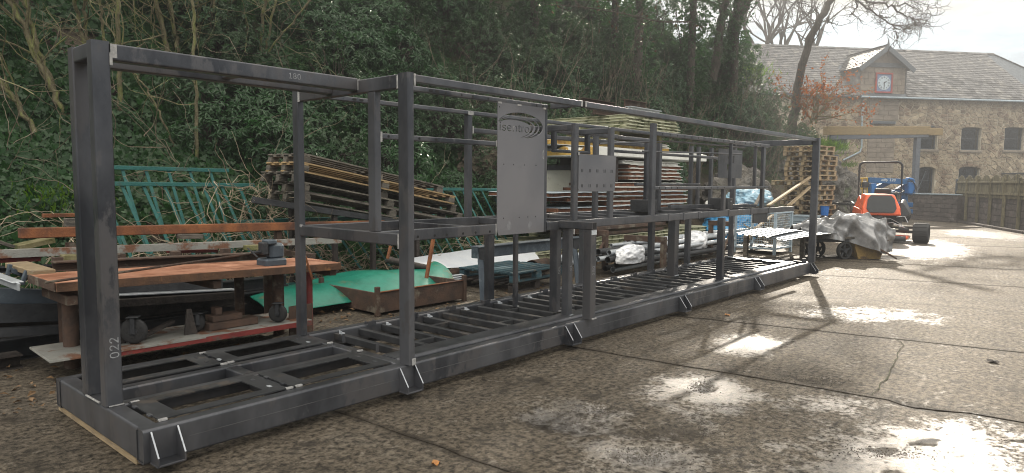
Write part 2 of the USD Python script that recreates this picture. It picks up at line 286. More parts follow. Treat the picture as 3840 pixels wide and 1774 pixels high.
mat('ashlar', (.19, .16, .13), (.26, .22, .18), 2.5, .85, bump=.4, bscale=20, isl=.1)
mat('slate', (.055, .054, .056), (.115, .112, .110), 2.4, .5, .68, spec=.3, bump=.5, bscale=22, c3=(.19, .178, .16), s3=1.5, lo3=.54, hi3=.7, isl=.55)
mat('dark_joinery', (.035, .045, .055), (.06, .072, .085), 6, .5, bump=.1)
mat('barge_board', (.06, .075, .09), (.085, .10, .118), 6, .6, bump=.15)
mat('lead_grey', (.26, .33, .38), (.34, .41, .46), 6, .4, .55, bump=.1)
mat('clock_red', (.28, .04, .035), (.34, .055, .05), 8, .5, bump=.05)
mat('clock_blue', (.16, .22, .36), (.2, .26, .4), 8, .5, bump=.05)
mat('clock_white', (.46, .55, .62), (.54, .62, .68), 8, .45, bump=.03)
mat('clock_black', (.02, .025, .035), (.03, .035, .045), 8, .5, bump=0)
mat('letter_white', (.6, .66, .72), (.68, .73, .78), 8, .5, bump=0)
mat('room_dark', (.012, .014, .016), (.03, .032, .034), 1.5, .9, bump=0)
mat('block_wall', (.055, .046, .044), (.10, .082, .075), 2.5, .85, bump=.5, bscale=20, c3=(.20, .18, .17), s3=3, lo3=.6, hi3=.72, isl=.2)
mat('fence_board', (.12, .105, .06), (.20, .175, .105), 6, .85, bump=.4, bscale=25, stretch=(2, 2, .4), c3=(.07, .065, .045), s3=4, isl=.25)
mat('bark', (.105, .09, .05), (.21, .185, .11), 9, .9, bump=.8, bscale=30, stretch=(2, 2, .5), c3=(.18, .19, .065), s3=5, lo3=.5, hi3=.6, bd=.03)
mat('bark_dark', (.04, .034, .028), (.085, .07, .055), 9, .9, bump=.8, bscale=30, stretch=(2, 2, .5), bd=.03)
mat('dead_twig', (.16, .125, .085), (.30, .25, .18), 12, .85, bump=0, isl=.35)
mat('soil', (.028, .022, .015), (.065, .05, .034), 2.5, .95, bump=.9, bscale=14, c3=(.035, .05, .014), s3=1.6, lo3=.5, hi3=.62, bd=.08)
mat('rock', (.055, .052, .05), (.15, .135, .115), 1.6, .6, .85, bump=1., bscale=7, c3=(.05, .07, .02), s3=1.2, lo3=.56, hi3=.68, bd=.12)
mat('rock_tan', (.07, .056, .04), (.14, .115, .082), 1.6, .75, .9, bump=1., bscale=7, c3=(.06, .06, .04), s3=1.4, bd=.1)
mat('under_ground', (.018, .016, .013), (.04, .036, .028), 3, .9, bump=.5)
mat('leaf_litter', (.10, .055, .025), (.20, .12, .055), 30, .8, bump=0, isl=.5)
mat('orange_leaf', (.42, .17, .04), (.5, .24, .07), 40, .6, bump=0, isl=.3)
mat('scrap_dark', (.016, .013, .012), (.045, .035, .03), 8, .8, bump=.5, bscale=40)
leafmat('ivy_leaf', (0.0173, 0.0528, 0.0173), (0.0346, 0.1008, 0.025), (0.0816, 0.1728, 0.0384), .38, .25)
leafmat('shrub_leaf', (0.0204, 0.0561, 0.0224), (0.0428, 0.1071, 0.0357), (0.0969, 0.1785, 0.0561), .3, .28, .6)
leafmat('thicket_leaf', (0.0238, 0.0561, 0.0221), (0.0476, 0.0978, 0.0357), (0.1062, 0.1615, 0.0595), .34, .35, .6)
leafmat('grass_blade', (.06, .12, .015), (.12, .22, .025), (.2, .3, .05), .5, .45)
leafmat('russet_leaf', (.14, .045, .015), (.30, .10, .03), (.42, .17, .06), .55, .45)
MAT['pane'] = usdkit.material(stage, '/World/Looks/pane', {'t': ('transparent_bsdf', dict(color=(.75, .8, .82))), 'g': ('glossy_bsdf', dict(roughness=.04, color=(.9, .93, .95))), 'f': ('fresnel', dict(IOR=1.55)), 'a': ('math', dict(math_type='multiply_add', value2=.9, value3=.0)), 'm': ('mix_closure', {})},
    [('f.fac', 'a.value1'), ('a.value', 'm.fac'), ('t.BSDF', 'm.closure1'), ('g.BSDF', 'm.closure2')], surface='m.closure')
MAT['puddle_water'] = usdkit.material(stage, '/World/Looks/puddle_water', {'t': ('transparent_bsdf', dict(color=(.85, .82, .78))), 'g': ('glossy_bsdf', dict(roughness=.02, color=(1, 1, 1))), 'f': ('fresnel', dict(IOR=1.33)), 'm': ('mix_closure', {})},
    [('f.fac', 'm.fac'), ('t.BSDF', 'm.closure1'), ('g.BSDF', 'm.closure2')], surface='m.closure')
MAT['window_lamp'] = usdkit.material(stage, '/World/Looks/window_lamp', {'e': ('emission', dict(color=(.9, .95, 1), strength=3.))}, [], surface='e.emission')
MAT['concrete'] = usdkit.material(stage, '/World/Looks/concrete', {
    'g': ('geometry', {}), 'wet': ('attribute', dict(attribute='wet')), 'dirt': ('attribute', dict(attribute='dirt')),
    'n1': ('noise_texture', dict(scale=1.3, detail=8, roughness=.65)), 'r1': ('rgb_ramp', dict(ramp=[(0, (.082, .068, .053)), (.36, (.122, .102, .078)), (.55, (.158, .130, .096)), (.7, (.18, .155, .122)), (1, (.22, .197, .162))])),
    'n2': ('noise_texture', dict(scale=22, detail=8, roughness=.75)), 'r2': ('rgb_ramp', dict(ramp=[(0, (.12,) * 3), (.40, (.26,) * 3), (.49, (1.0,) * 3), (.58, (1.65,) * 3), (1, (2.3,) * 3)])),
    'mu': ('mix_color', dict(blend_type='multiply', fac=1., use_clamp=False)),
    'ns': ('noise_texture', dict(scale=3.2, detail=9, roughness=.72)), 'rs': ('rgb_ramp', dict(ramp=[(0, (1,) * 3), (.37, (1,) * 3), (.46, (0,) * 3), (1, (0,) * 3)])), 'bs': ('rgb_to_bw', {}), 'sf': ('math', dict(math_type='multiply', value2=.75)), 'ms': ('mix_color', dict(b=(.05, .042, .033))),
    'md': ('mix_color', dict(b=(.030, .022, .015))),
    'wn': ('noise_texture', dict(scale=5., detail=8, roughness=.68)), 'wa': ('math', dict(math_type='multiply_add', value2=2.2, value3=-1.1)), 'wb': ('math', dict(math_type='add')), 'wd': ('math', dict(math_type='multiply_add', value2=2.4, value3=-1.2)), 'we': ('math', dict(math_type='add')), 'wc': ('map_range', dict(from_min=.38, from_max=.85, to_min=0., to_max=1., clamp=True)),
    'mw': ('mix_color', dict(b=(.055, .05, .044))), 'wf': ('math', dict(math_type='multiply', value2=.3)),
    'ro': ('map_range', dict(to_min=.62, to_max=.34, clamp=True)), 'sp': ('map_range', dict(to_min=.32, to_max=1., clamp=True)), 'ct': ('map_range', dict(to_min=0., to_max=.8, clamp=True)),
    'mpr': ('mapping', dict(rotation=(0, 0, -.12))), 'wv': ('wave_texture', dict(bands_direction='y', scale=4.4, distortion=6., detail=4, detail_scale=1.7, detail_roughness=.6)), 'st': ('map_range', dict(to_min=1., to_max=.34, clamp=True)), 'bn': ('noise_texture', dict(scale=55, detail=8, roughness=.75)), 'bm': ('noise_texture', dict(scale=9, detail=5, roughness=.6)),
    'h1': ('math', dict(math_type='multiply_add', value2=.14)), 'h2': ('math', dict(math_type='multiply_add', value2=.9)),
    'bp': ('bump', dict(distance=.034)), 'p': ('principled_bsdf', dict(coat_roughness=.30))},
    [('g.position', 'n1.vector'), ('n1.fac', 'r1.fac'), ('g.position', 'n2.vector'), ('n2.fac', 'r2.fac'), ('r1.color', 'mu.a'), ('r2.color', 'mu.b'), ('g.position', 'ns.vector'), ('ns.fac', 'rs.fac'), ('rs.color', 'bs.color'), ('bs.val', 'sf.value1'), ('sf.value', 'ms.fac'), ('mu.result', 'ms.a'),
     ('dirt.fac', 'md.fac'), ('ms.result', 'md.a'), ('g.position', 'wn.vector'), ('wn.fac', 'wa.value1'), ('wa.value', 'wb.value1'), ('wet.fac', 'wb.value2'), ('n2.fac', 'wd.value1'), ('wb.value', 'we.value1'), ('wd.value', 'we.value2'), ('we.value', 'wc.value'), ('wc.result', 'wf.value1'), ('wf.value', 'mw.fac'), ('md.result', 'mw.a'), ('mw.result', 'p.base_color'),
     ('wc.result', 'st.value'), ('st.result', 'bp.strength'), ('wc.result', 'ro.value'), ('ro.result', 'p.roughness'), ('wc.result', 'sp.value'), ('sp.result', 'p.specular_ior_level'), ('wc.result', 'ct.value'), ('ct.result', 'p.coat_weight'), ('bp.normal', 'p.coat_normal'),
     ('g.position', 'mpr.vector'), ('mpr.vector', 'wv.vector'), ('g.position', 'bn.vector'), ('g.position', 'bm.vector'), ('wv.fac', 'h1.value1'), ('bn.fac', 'h1.value3'), ('bm.fac', 'h2.value1'), ('h1.value', 'h2.value3'), ('h2.value', 'bp.height'), ('bp.normal', 'p.normal')], surface='p.BSDF')
# ---------------------------------------------------------------- ground, yard slabs, hill
P0 = []
gx = np.concatenate([np.linspace(-150, -8, 8), np.linspace(-6, 60, 34), np.linspace(70, 220, 8)]); gy = np.concatenate([np.linspace(-150, -12, 8), np.linspace(-10, 40, 26), np.linspace(50, 200, 8)])
X, Y = np.meshgrid(gx, gy, indexing='ij')
single('ground', grid(np.stack([X, Y, np.full_like(X, -.045)], -1)), 'under_ground', 'dark earth under the yard slabs', 'ground', kind='structure')

def ell(c, r, u, w=1.): 
    c, r, u = [onz(D(*p))[:2] for p in (c, r, u)]; return c, np.linalg.inv(np.stack([r - c, u - c], 1)), w
WET = [ell((1890, 866), (1985, 866), (1890, 840)), ell((1768, 976), (1915, 988), (1768, 938)), ell((2330, 1160), (2720, 1160), (2300, 1052), .92), ell((1450, 1040), (1610, 1050), (1450, 995), .62), ell((1610, 1150), (1820, 1160), (1610, 1095), .7),
       ell((2330, 625), (2440, 630), (2330, 604), 1.), ell((2180, 792), (2400, 800), (2180, 772), .6), ell((2080, 1015), (2260, 1020), (2080, 990), .55), ell((1730, 1010), (1900, 1030), (1700, 960), .5), ell((2480, 590), (2600, 600), (2480, 580), .7)]
PIT = [ell((1763, 974), (1795, 974), (1763, 962), 1.1), ell((1625, 1148), (1715, 1150), (1625, 1124), 1.1), ell((1425, 1060), (1540, 1064), (1425, 1032), 1.), ell((1495, 1028), (1550, 1028), (1495, 1016), .9), ell((2310, 1020), (2400, 1038), (2310, 1011), 1.), ell((1180, 905), (1330, 900), (1180, 880), .5), ell((1330, 960), (1440, 960), (1330, 940), .55), ell((1680, 1090), (1790, 1090), (1680, 1075), .6), ell((2060, 960), (2140, 965), (2060, 950), .5), ell((2230, 1140), (2330, 1145), (2230, 1125), .6), ell((30, 1052), (75, 1052), (30, 1040), .7)]
def field(E, x, y, ragged=.9, fall=1.):
    out = np.zeros_like(x); n = fbm(np.stack([x, y, 0 * x], -1), 3.3, 5, 3) - .5
    for c, Mi, w in E:
        d = np.stack([x - c[0], y - c[1]], -1) @ Mi.T; r = np.linalg.norm(d, axis=-1) + ragged * n
        out = np.maximum(out, w * np.clip((1.25 - r) / (.75 * fall), 0, 1))
    return out
JX = [(-5.6, 0.), (-2.7, 0.), (.05, -.02), (2.96, -.047), (5.90, -.105), (8.45, -.20), (11.2, -.235), (14.0, -.27), (16.9, -.3), (19.9, -.3), (23., -.3), (26.2, -.3), (29.5, -.3), (33., -.3), (37., -.3), (42., -.3), (48, -.3)]
yard = Thing('yard', 'worn brown concrete yard slabs with dark joints and wet patches', 'yard', kind='structure')
def slab(j, y0, y1, nx, ny):
    v = np.linspace(0, 1, ny); yy = y0 + v * (y1 - y0)
    def edge(j, k): a, b = JX[j]; w = .012 * (fbm(np.stack([yy * 5, yy * 0 + j, yy * 0], -1), 1., 4, 7) - .5) * 3; return a + b * np.clip(yy, -3, 6) + w + k
    xa, xb = edge(j, .011), edge(j + 1, -.011); u = np.linspace(0, 1, nx)[:, None]
    X = xa + (xb - xa) * u; Y = np.broadcast_to(yy, X.shape).copy()
    Y[:, 0] += .01; Y[:, -1] -= .01
    pit = field(PIT, X, Y, 1.1); wet = field(WET, X, Y, .8); Z = .006 * (fbm(np.stack([X, Y, 0 * X], -1), 1.1, 4) - .5) - .028 * pit * (.6 + .8 * fbm(np.stack([X, Y, 0 * X], -1), 14, 3, 5)) + .004 * (j % 3 - 1) * .6
    V, Fc = thick(np.stack([X, Y, Z], -1), .035)
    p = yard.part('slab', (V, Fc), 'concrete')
    m = UsdGeom.PrimvarsAPI(stage.GetPrimAtPath(p))
    rim = np.exp(-np.minimum(np.abs(X - xa), np.abs(X - xb)) / .03) * (.45 + .5 * fbm(np.stack([X, Y, 0 * X], -1), 5, 3, 9))
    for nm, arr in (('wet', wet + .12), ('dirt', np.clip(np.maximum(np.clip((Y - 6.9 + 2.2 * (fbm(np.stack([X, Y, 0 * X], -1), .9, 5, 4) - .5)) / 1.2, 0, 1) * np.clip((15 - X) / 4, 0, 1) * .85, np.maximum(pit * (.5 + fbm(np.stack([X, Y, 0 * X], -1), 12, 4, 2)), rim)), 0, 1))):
        m.CreatePrimvar(nm, T_.FloatArray, 'vertex').Set(Vt.FloatArray.FromNumpy(np.concatenate([arr.ravel()] * 2).astype(np.float32)))
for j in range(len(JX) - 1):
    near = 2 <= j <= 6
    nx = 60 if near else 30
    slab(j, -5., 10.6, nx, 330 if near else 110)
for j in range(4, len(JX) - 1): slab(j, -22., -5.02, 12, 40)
def moss_crack(ps, sd):
    rng = np.random.default_rng(sd); P = np.array([onz(p)[:2] for p in ps]); s = np.linspace(0, len(P) - 1, 70); C = np.stack([np.interp(s, np.arange(len(P)), P[:, k]) for k in (0, 1)], 1); C += .05 * (np.stack([fbm(np.c_[C * 2.5, 0 * s + k], 1, 4, sd) for k in (0, 5)], 1) - .5) * 2; w = .002 + .008 * fbm(np.c_[C * 9, 0 * s], 1, 3, sd) ** 2
    n = np.gradient(C, axis=0)[:, ::-1] * [1, -1]; n /= np.linalg.norm(n, axis=1, keepdims=True); return grid(np.stack([np.c_[C - n * w[:, None], 0 * s + .0065], np.c_[C + n * w[:, None], 0 * s + .0065]], 1))
yard.part('moss_crack', moss_crack([q6(*p) for p in ((1062, 512), (1112, 548), (1058, 640), (975, 760), (942, 800))], 3), 'moss_joint', label='thin mossy crack crossing one slab')
def puddle(c, rx, ry, sd, label):
    rng = np.random.default_rng(sd); c3 = onz(D(*c)); a = np.linspace(0, 2 * PI, 48, endpoint=False)
    r = .12 + 1.5 * fbm(np.stack([np.cos(a) * 2.6 + sd * 7, np.sin(a) * 2.6, 0 * a], -1), 1., 4, sd)
    ex = onz(D(c[0] + rx, c[1] + .05 * rx)) - c3; ey = onz(D(c[0], c[1] - ry)) - c3
    P = c3 + (np.cos(a) * r)[:, None] * ex + (np.sin(a) * r)[:, None] * ey; P[:, 2] = .0085
    V = np.vstack([P, [[*c3[:2], .0085]]]); k = np.arange(48)
    single('puddle', (V, np.stack([k, (k + 1) % 48, np.full(48, 48)], 1)), 'puddle_water', label, 'puddle', kind='structure')
puddle((2330, 1110), 46, 11, 1, 'blue reflecting rain puddle, largest at the lower right of the yard')
puddle((2215, 1124), 44, 6, 2, 'thin rain puddle left of the largest puddle')
puddle((2562, 1105), 30, 5, 3, 'rain puddle at the right edge of the yard')
puddle((2245, 1181), 34, 6, 4, 'rain puddle nearest the camera at the lower right')

_g = np.random.default_rng(61); _ic = trimesh.creation.icosphere(0); _C = []
for c_, Mi_, w_ in PIT[:4] + PIT[7:10]:
    for k in range(260):
        d_ = np.linalg.inv(Mi_) @ (_g.normal(0, .62, 2)); r_ = _g.uniform(.0018, .0065); _C.append((np.array(_ic.vertices) * r_ * _g.uniform(.5, 1.3, (12, 1)) * [1.2, 1, .7] + [*(c_ + d_), .003], np.array(_ic.faces)))
for k in range(900): r_ = _g.uniform(.0012, .003); _C.append((np.array(_ic.vertices) * r_ + [_g.uniform(1.5, 9), _g.uniform(.2, 4), .003], np.array(_ic.faces)))
single('grit', cat(*_C), 'grit_stone', 'loose mud crumbs and grit around the potholes in the yard', 'grit', kind='stuff')
def yfoot(x): return np.interp(x, [-10, 3, 8, 15, 25, 30, 60], [11.8, 11.3, 10.2, 9.9, 8.9, 8.1, 8.1])
def hill_z(x, y):
    x, y = np.broadcast_arrays(np.asarray(x, float), np.asarray(y, float))
    xe = np.where(y < 20, 34.5, 34.5 - (y - 20) * 1.1)
    s = np.minimum(y - yfoot(x), (xe - x) * 1.05)
    n = fbm(np.stack([x, y, 0 * x], -1), .45, 4, 11) - .5; s = s + 1.2 * n
    h = np.interp(s, [-1, 0, .5, 1.6, 4, 10, 18, 30], [-.3, 0, .7, 1.9, 4.6, 10., 15.5, 20])
    return h + .5 * n * np.clip(s, 0, 1)
hx = np.linspace(-12, 38, 150); hy = np.concatenate([np.linspace(7.2, 18, 80), np.linspace(18.5, 50, 30)])
X, Y = np.meshgrid(hx, hy, indexing='ij'); Zh = hill_z(X, Y)
single('hill', grid(np.stack([X, Y, np.where(Zh <= 0, -.3, Zh)], -1)), 'soil', 'steep wooded bank of dark soil behind the yard', 'hill', kind='structure', smooth=True)
def hill_hit(p, dmin=6., dmax=60.):
    r = ray(p); r = r / (r @ _h); t = np.arange(dmin, dmax, .05); P = CAM + t[:, None] * r
    k = np.nonzero(P[:, 2] < hill_z(P[:, 0], P[:, 1]))[0]
    return P[k[0]] if len(k) else P[-1]
def hill_n(x, y, e=.25):
    gx_ = (hill_z(x + e, y) - hill_z(x - e, y)) / (2 * e); gy_ = (hill_z(x, y + e) - hill_z(x, y - e)) / (2 * e)
    n = np.stack([-gx_, -gy_, np.ones_like(gx_)], -1); return n / np.linalg.norm(n, axis=-1, keepdims=True)
def boulder(name, c, r, mat_, sd, label, cat_='rock', sub=4, amp=.55):
    m = trimesh.creation.icosphere(sub); V = np.array(m.vertices); n = meshkit.fbm(V * 1.6 + sd * 3.1, 5, sd) - .5; rg = np.abs(meshkit.fbm(V * 2.7 + sd, 4, sd + 5) - .5)
    V = V * (1 + amp * n * 2 - .7 * rg)[:, None] * np.asarray(r) + np.asarray(c)
    return single(name, (V, np.array(m.faces)), mat_, label, cat_)
_p = dep(D(1215, 410), 14.6)
_p = hill_hit(D(1212, 405)); boulder('rock_outcrop', _p + [.15, .15, -.1], (1.2, .8, .95), 'rock_tan', 3, 'tan rock outcrop showing through the bank behind the tall cut plate')
boulder('rock', (29.4, 9.7, 1.2), (2.2, 1.7, 2.3), 'rock', 8, 'dark wet mossy rock face right of the tall pallet stack', sub=5, amp=.4)
boulder('rock', (31.6, 8.9, .6), (1.6, 1.0, 1.7), 'rock', 12, 'low dark rock at the foot of the rock face behind the mower', sub=5, amp=.4)
boulder('rock_outcrop', (22.0, 9.4, .8), (2.0, 1.0, 1.5), 'rock', 15, 'shaded rock behind the tall stack of pallets', amp=.4)
# boulder('rock', (33.6, 11.6, 3.6), (2.4, 1.5, 1.3), 'rock', 21, 'weathered rock lip under the leaning bare tree', amp=.4)

# ---------------------------------------------------------------- vegetation
def leaves(P, Dv, Nv, L, W, fold=.25):
    """two-sided folded leaves: base points P, directions Dv, normals Nv, lengths L, widths W"""
    Dv = Dv / (np.linalg.norm(Dv, axis=1, keepdims=True) + 1e-9); S = np.cross(Dv, Nv); S /= np.linalg.norm(S, axis=1, keepdims=True) + 1e-9; N = np.cross(S, Dv)
    L = np.asarray(L)[:, None]; W = np.asarray(W)[:, None]
    b, t = P, P + Dv * L - N * L * .12; m = P + Dv * L * .45 + N * W * fold
    l, r = m + S * W * .5, m - S * W * .5; c = P + Dv * L * .5
    V = np.stack([b, r, c, l, t], 1).reshape(-1, 3); k = np.arange(len(P))[:, None] * 5
    return V, np.concatenate([k + [0, 1, 2], k + [0, 2, 3], k + [1, 4, 2], k + [2, 4, 3]])
_iv = np.array([[0, 0], [.28, -.30], [.62, -.18], [.50, .18], [.42, .45], [.18, .48], [0, .95], [-.18, .48], [-.42, .45], [-.50, .18], [-.62, -.18], [-.28, -.30]])
def ivy_clump(sd, n=70, R=.34):
    rng = np.random.default_rng(sd); Vs, Fs = [], []
    for i in range(n):
        a = rng.uniform(0, 2 * PI); r = R * math.sqrt(rng.random()); s = rng.uniform(.045, .105)
        tl = rng.normal(0, .38, 2); M = rotz(rng.normal(PI, .7)) ; M = rotx(tl[0] + .25) @ roty(tl[1]) @ M
        o = np.c_[_iv * s, .12 * s * np.abs(_iv[:, 0])] @ M.T + [r * math.cos(a), r * math.sin(a), rng.uniform(.02, .17)]
        Vs.append(o); k = len(_iv) * i; Fs += [[k, k + j, k + j + 1] for j in range(1, 11)]
    return np.vstack(Vs), np.array(Fs)
def shrub(sd, R=(1, 1, .9), tips=330, leaf=.125, per=8, droop=.25, w=.3, stems=40, lob=.45):
    rng = np.random.default_rng(sd); d = rng.normal(size=(tips * 2, 3)); d /= np.linalg.norm(d, axis=1, keepdims=True); d = d[d[:, 2] > -.45][:tips]
    n = len(d); rad = (.58 + .42 * rng.random(n) ** .5) * (1 + lob * (meshkit.fbm(d * 1.7 + sd * 5, 3, sd) - .5) * 2)
    P = d * rad[:, None] * np.asarray(R); ax = d + rng.normal(0, .35, (n, 3)) + [0, 0, .35]; ax /= np.linalg.norm(ax, axis=1, keepdims=True)
    e1 = np.cross(ax, rng.normal(size=(n, 3))); e1 /= np.linalg.norm(e1, axis=1, keepdims=True); e2 = np.cross(ax, e1)
    ang = (np.arange(per) * 2 * PI / per)[None] + rng.uniform(0, 6, (n, 1)) + rng.normal(0, .25, (n, per)); up = rng.uniform(-.5, .55, (n, per)) - droop
    Dv = np.cos(ang)[..., None] * e1[:, None] + np.sin(ang)[..., None] * e2[:, None] + up[..., None] * ax[:, None]
    Pp = np.repeat(P[:, None], per, 1) + ax[:, None] * rng.uniform(-.03, .03, (n, per, 1)); L = leaf * rng.uniform(.6, 1.25, n * per)
    lv = leaves(Pp.reshape(-1, 3), Dv.reshape(-1, 3), np.repeat(ax[:, None], per, 1).reshape(-1, 3), L, L * w)
    st = [rtube([(0, 0, -.5), P[i] * .45 + rng.normal(0, .06, 3), P[i]], [.018, .011, .005], 3, False) for i in rng.choice(n, stems, False)]
    return lv, cat(*st)
def twigs(rng, n, L, r, box_, wander=.5, seg=7, up=.4):
    out = []
    for i in range(n):
        p = np.array([rng.uniform(a, b) for a, b in box_]); d = rng.normal(size=3) + [0, 0, up]; d /= np.linalg.norm(d); l = L * rng.uniform(.4, 1.3); P = [p]
        for k in range(seg): d = d + rng.normal(0, wander, 3) * .45 + [0, 0, -.12]; d /= np.linalg.norm(d); p = p + d * l / seg; P.append(p)
        out.append(rtube(P, np.linspace(r, r * .45, seg + 1) * rng.uniform(.6, 1.3), 3, False))
    return cat(*out)
rng = np.random.default_rng(5)
# ivy carpet on the lower bank
N = 6400; x = rng.uniform(-1.5, 13.5, N); s = rng.uniform(-.15, 9, N) ; y = yfoot(x) + s
keep = rng.random(N) < np.interp(x, [-1.5, 3, 9, 13.5], [.75, 1, .9, .35]) * np.interp(s, [-.2, .6, 6, 9], [.5, 1, 1, .6]); keep &= fbm(np.stack([x, y, 0 * x], -1), 1.1, 3, 8) > .40; x, y = x[keep], y[keep]
n_ = hill_n(x, y); P = np.stack([x, y, hill_z(x, y)], 1) + n_ * .03; n_ = n_ + [0, -.35, 0]
scatter('ivy', [[('ivy_leaves', ivy_clump(k), 'ivy_leaf')] for k in range(5)], None, P, rng.uniform(.5, 1.4, len(P)), rng.uniform(-.6, .6, len(P)), n_, 'dark green ivy carpeting the bank behind the green railings', 'ivy', seed=1)
# evergreen shrubs over the bank
LAU = [shrub(20 + k, (1, 1, .85), 300, .15, 7, .3, .32) for k in range(3)]; THK = [shrub(40 + k, (1, 1, 1.1), 420, .085, 7, .1, .42, 60, .6) for k in range(3)]
protos = [[('shrub_leaves', a, 'shrub_leaf'), ('stems', b, 'bark_dark')] for a, b in LAU] + [[('thicket_leaves', a, 'thicket_leaf'), ('stems', b, 'bark_dark')] for a, b in THK]
P, S, I = [], [], []
def put(x, y, sc, i, dz=0.): P.append((x, y, float(hill_z(x, y)) + dz)); S.append(sc); I.append(i)
for k in range(330):   # near and middle bank, from the tilted pallets to the rock face
    x = rng.uniform(5.8, 33.5); s = rng.uniform(.1, 9.5) if x < 30 else rng.uniform(1.8, 9)
    if x < 9.5 and s < 1.0 and rng.random() < .6: continue
    if 10 < x < 20 and s < .8: s += .8
    if x > 19.5 and s < 2.2: continue
    lau = x < 12 and rng.random() < .75 or rng.random() < .25
    put(x, yfoot(x) + s, rng.uniform(.55, 1.15) * (1 if x < 14 else 1.2), rng.integers(0, 3) if lau else 3 + rng.integers(0, 3), .3)
for k in range(70):    # above the ivy on the left
    x = rng.uniform(-4, 7); s = rng.uniform(3.2, 11); put(x, yfoot(x) + s, rng.uniform(.6, 1.2), rng.integers(0, 6), .35)
for k in range(220):   # upper bank
    x = rng.uniform(-6, 33); s = rng.uniform(8, 22); put(x, yfoot(x) + s, rng.uniform(1.2, 2.2), 3 + rng.integers(0, 3), .8)
for k in range(26):    # scattered low growth between the rocks at the right end of the bank
    x = rng.uniform(24, 33.5); s = rng.uniform(.9, 3); put(x, yfoot(x) + s, rng.uniform(.35, .6), rng.integers(3, 6), .2)
scatter('evergreen_thicket', protos, None, P, S, rng.uniform(0, 6.28, len(P)), None, 'thick dark evergreen shrubs covering the whole bank above the stacks', 'shrubs', idx=I, seed=2)
# ---------------------------------------------------------------- the welded steel skid frame
X0, X1, YF, YB, ZT, ZR = 1.44, 12.76, 3.98, 5.52, .25, 2.445
fr = Thing('steel_skid', 'long welded grey steel skid frame with posts, rails and cut plates', 'steel frame', (X0, YF, 0))
ZB = .05
def channel_prof(d, w, t=.011, R=.018, side=1):
    """C section: web at 0, flanges towards +w; rounded outer corners; returns polygon in (across, up)"""
    a = [(R * (1 - math.cos(k)), R * (1 - math.sin(k))) for k in np.linspace(0, PI / 2, 5)]
    P = [(w, d), (w, d - t), (t, d - t), (t, t), (w, t), (w, 0)] + [(p[1], p[0]) for p in a[::-1]][::-1]
    P = [(w, 0), (w, t), (t, t), (t, d - t), (w, d - t), (w, d)]
    out = [(R - R * math.sin(k), d - R + R * math.cos(k)) for k in np.linspace(0, PI / 2, 5)] + [(R - R * math.cos(k), R - R * math.sin(k)) for k in np.linspace(0, PI / 2, 5)]
    return Polygon([(side * x, z) for x, z in P + out]) if side > 0 else Polygon([(-x, z) for x, z in (P + out)])
def along_x(poly, x0, x1, y, z): return prism(poly, x1 - x0, frame_of((0, 1, 0), (0, 0, 1), (1, 0, 0)), (x0, y, z))
def along_y(poly, y0, y1, x, z): return prism(poly, y1 - y0, frame_of((-1, 0, 0), (0, 0, 1), (0, 1, 0)), (x, y0, z))
def rhs(w, d, r=.012):
    return Polygon([(sx * (w / 2 - r) + r * math.cos(a), sz * (d / 2 - r) + r * math.sin(a)) for sx, sz, a0 in ((1, 1, 0), (-1, 1, PI / 2), (-1, -1, PI), (1, -1, 1.5 * PI)) for a in np.linspace(a0, a0 + PI / 2, 4)])
def rail(x0, x1, y, z0, z1, w=.05, r=.009): return along_x(rhs(w, z1 - z0, r), x0, x1, y + w / 2, (z0 + z1) / 2)   # y = front face
def cross(y0, y1, x, z0, z1, w=.06, r=.009): return along_y(rhs(w, z1 - z0, r), y0, y1, x + w / 2, (z0 + z1) / 2)       # x = near face
def post(x0, x1, y0, y1, z0, z1, r=.010): return prism(rhs(x1 - x0, y1 - y0, r), z1 - z0, np.eye(3), ((x0 + x1) / 2, (y0 + y1) / 2, z0))
S_ = 'mill_steel'
fr.part('base_beam', along_x(channel_prof(.20, .085), X0, X1, YF, ZB), S_, smooth=35)
fr.part('base_beam', along_x(channel_prof(.20, .085, side=-1), X0, X1, YB, ZB), S_, smooth=35)
fr.part('end_beam', along_y(channel_prof(.197, .10, side=-1), YF + .012, YB - .012, X0 + .002, ZB + .0015), S_, smooth=35)
fr.part('end_beam', along_y(channel_prof(.197, .085), YF + .012, YB - .012, X1 - .002, ZB + .0015), S_, smooth=35)
for y in (YF + .088, YB - .088): fr.part('end_stiffener', bx(X0 - .004, X0 + .10, y - .004, y + .004, ZB + .012, ZT - .012, .001), 'deck_steel')
# inner floor rails and joists
fr.part('floor_rail', along_x(channel_prof(.17, .20, R=.03), 3.40, 12.36, 4.165, ZB + .028), S_, smooth=35)
fr.part('floor_rail', rail(3.40, 12.36, 5.43 - .02, .10, .247, .09, .02), S_, smooth=35)
JO = [3.69 + .2735 * k for k in range(32)]
for k, x in enumerate(JO): fr.part('joist', cross(4.36, 5.415, x - .03, .155, .222, .055), 'deck_steel', smooth=35)
for k, x in enumerate(JO):
    if k % 4 == 1: fr.part('joist_stay', bx(x + .0275, x + .243, 4.62, 4.66, .165, .215, .003), 'deck_steel')
    if k % 4 == 3: fr.part('joist_stay', bx(x + .0275, x + .243, 5.02, 5.06, .165, .215, .003), 'deck_steel')
for k, x in enumerate(JO):
    if k % 2 == 0: fr.part('clip', cat(bx(x - .02, x + .02, 5.31, 5.35, .2225, .232, .001), bx(x - .02, x - .013, 5.31, 5.35, .232, .252, .001)), 'ground_steel' if k < 14 else S_)
    if k % 2 == 1: fr.part('clip', cat(bx(x + .07, x + .17, 5.395, 5.401, .235, .275, .001), bx(x + .07, x + .076, 5.401, 5.45, .248, .275, .001), bx(x + .164, x + .17, 5.401, 5.45, .248, .275, .001)), S_)
fr.part('deck_end_beam', cross(4.17, 5.50, 12.36, .09, .25, .08, .015), S_, smooth=35)
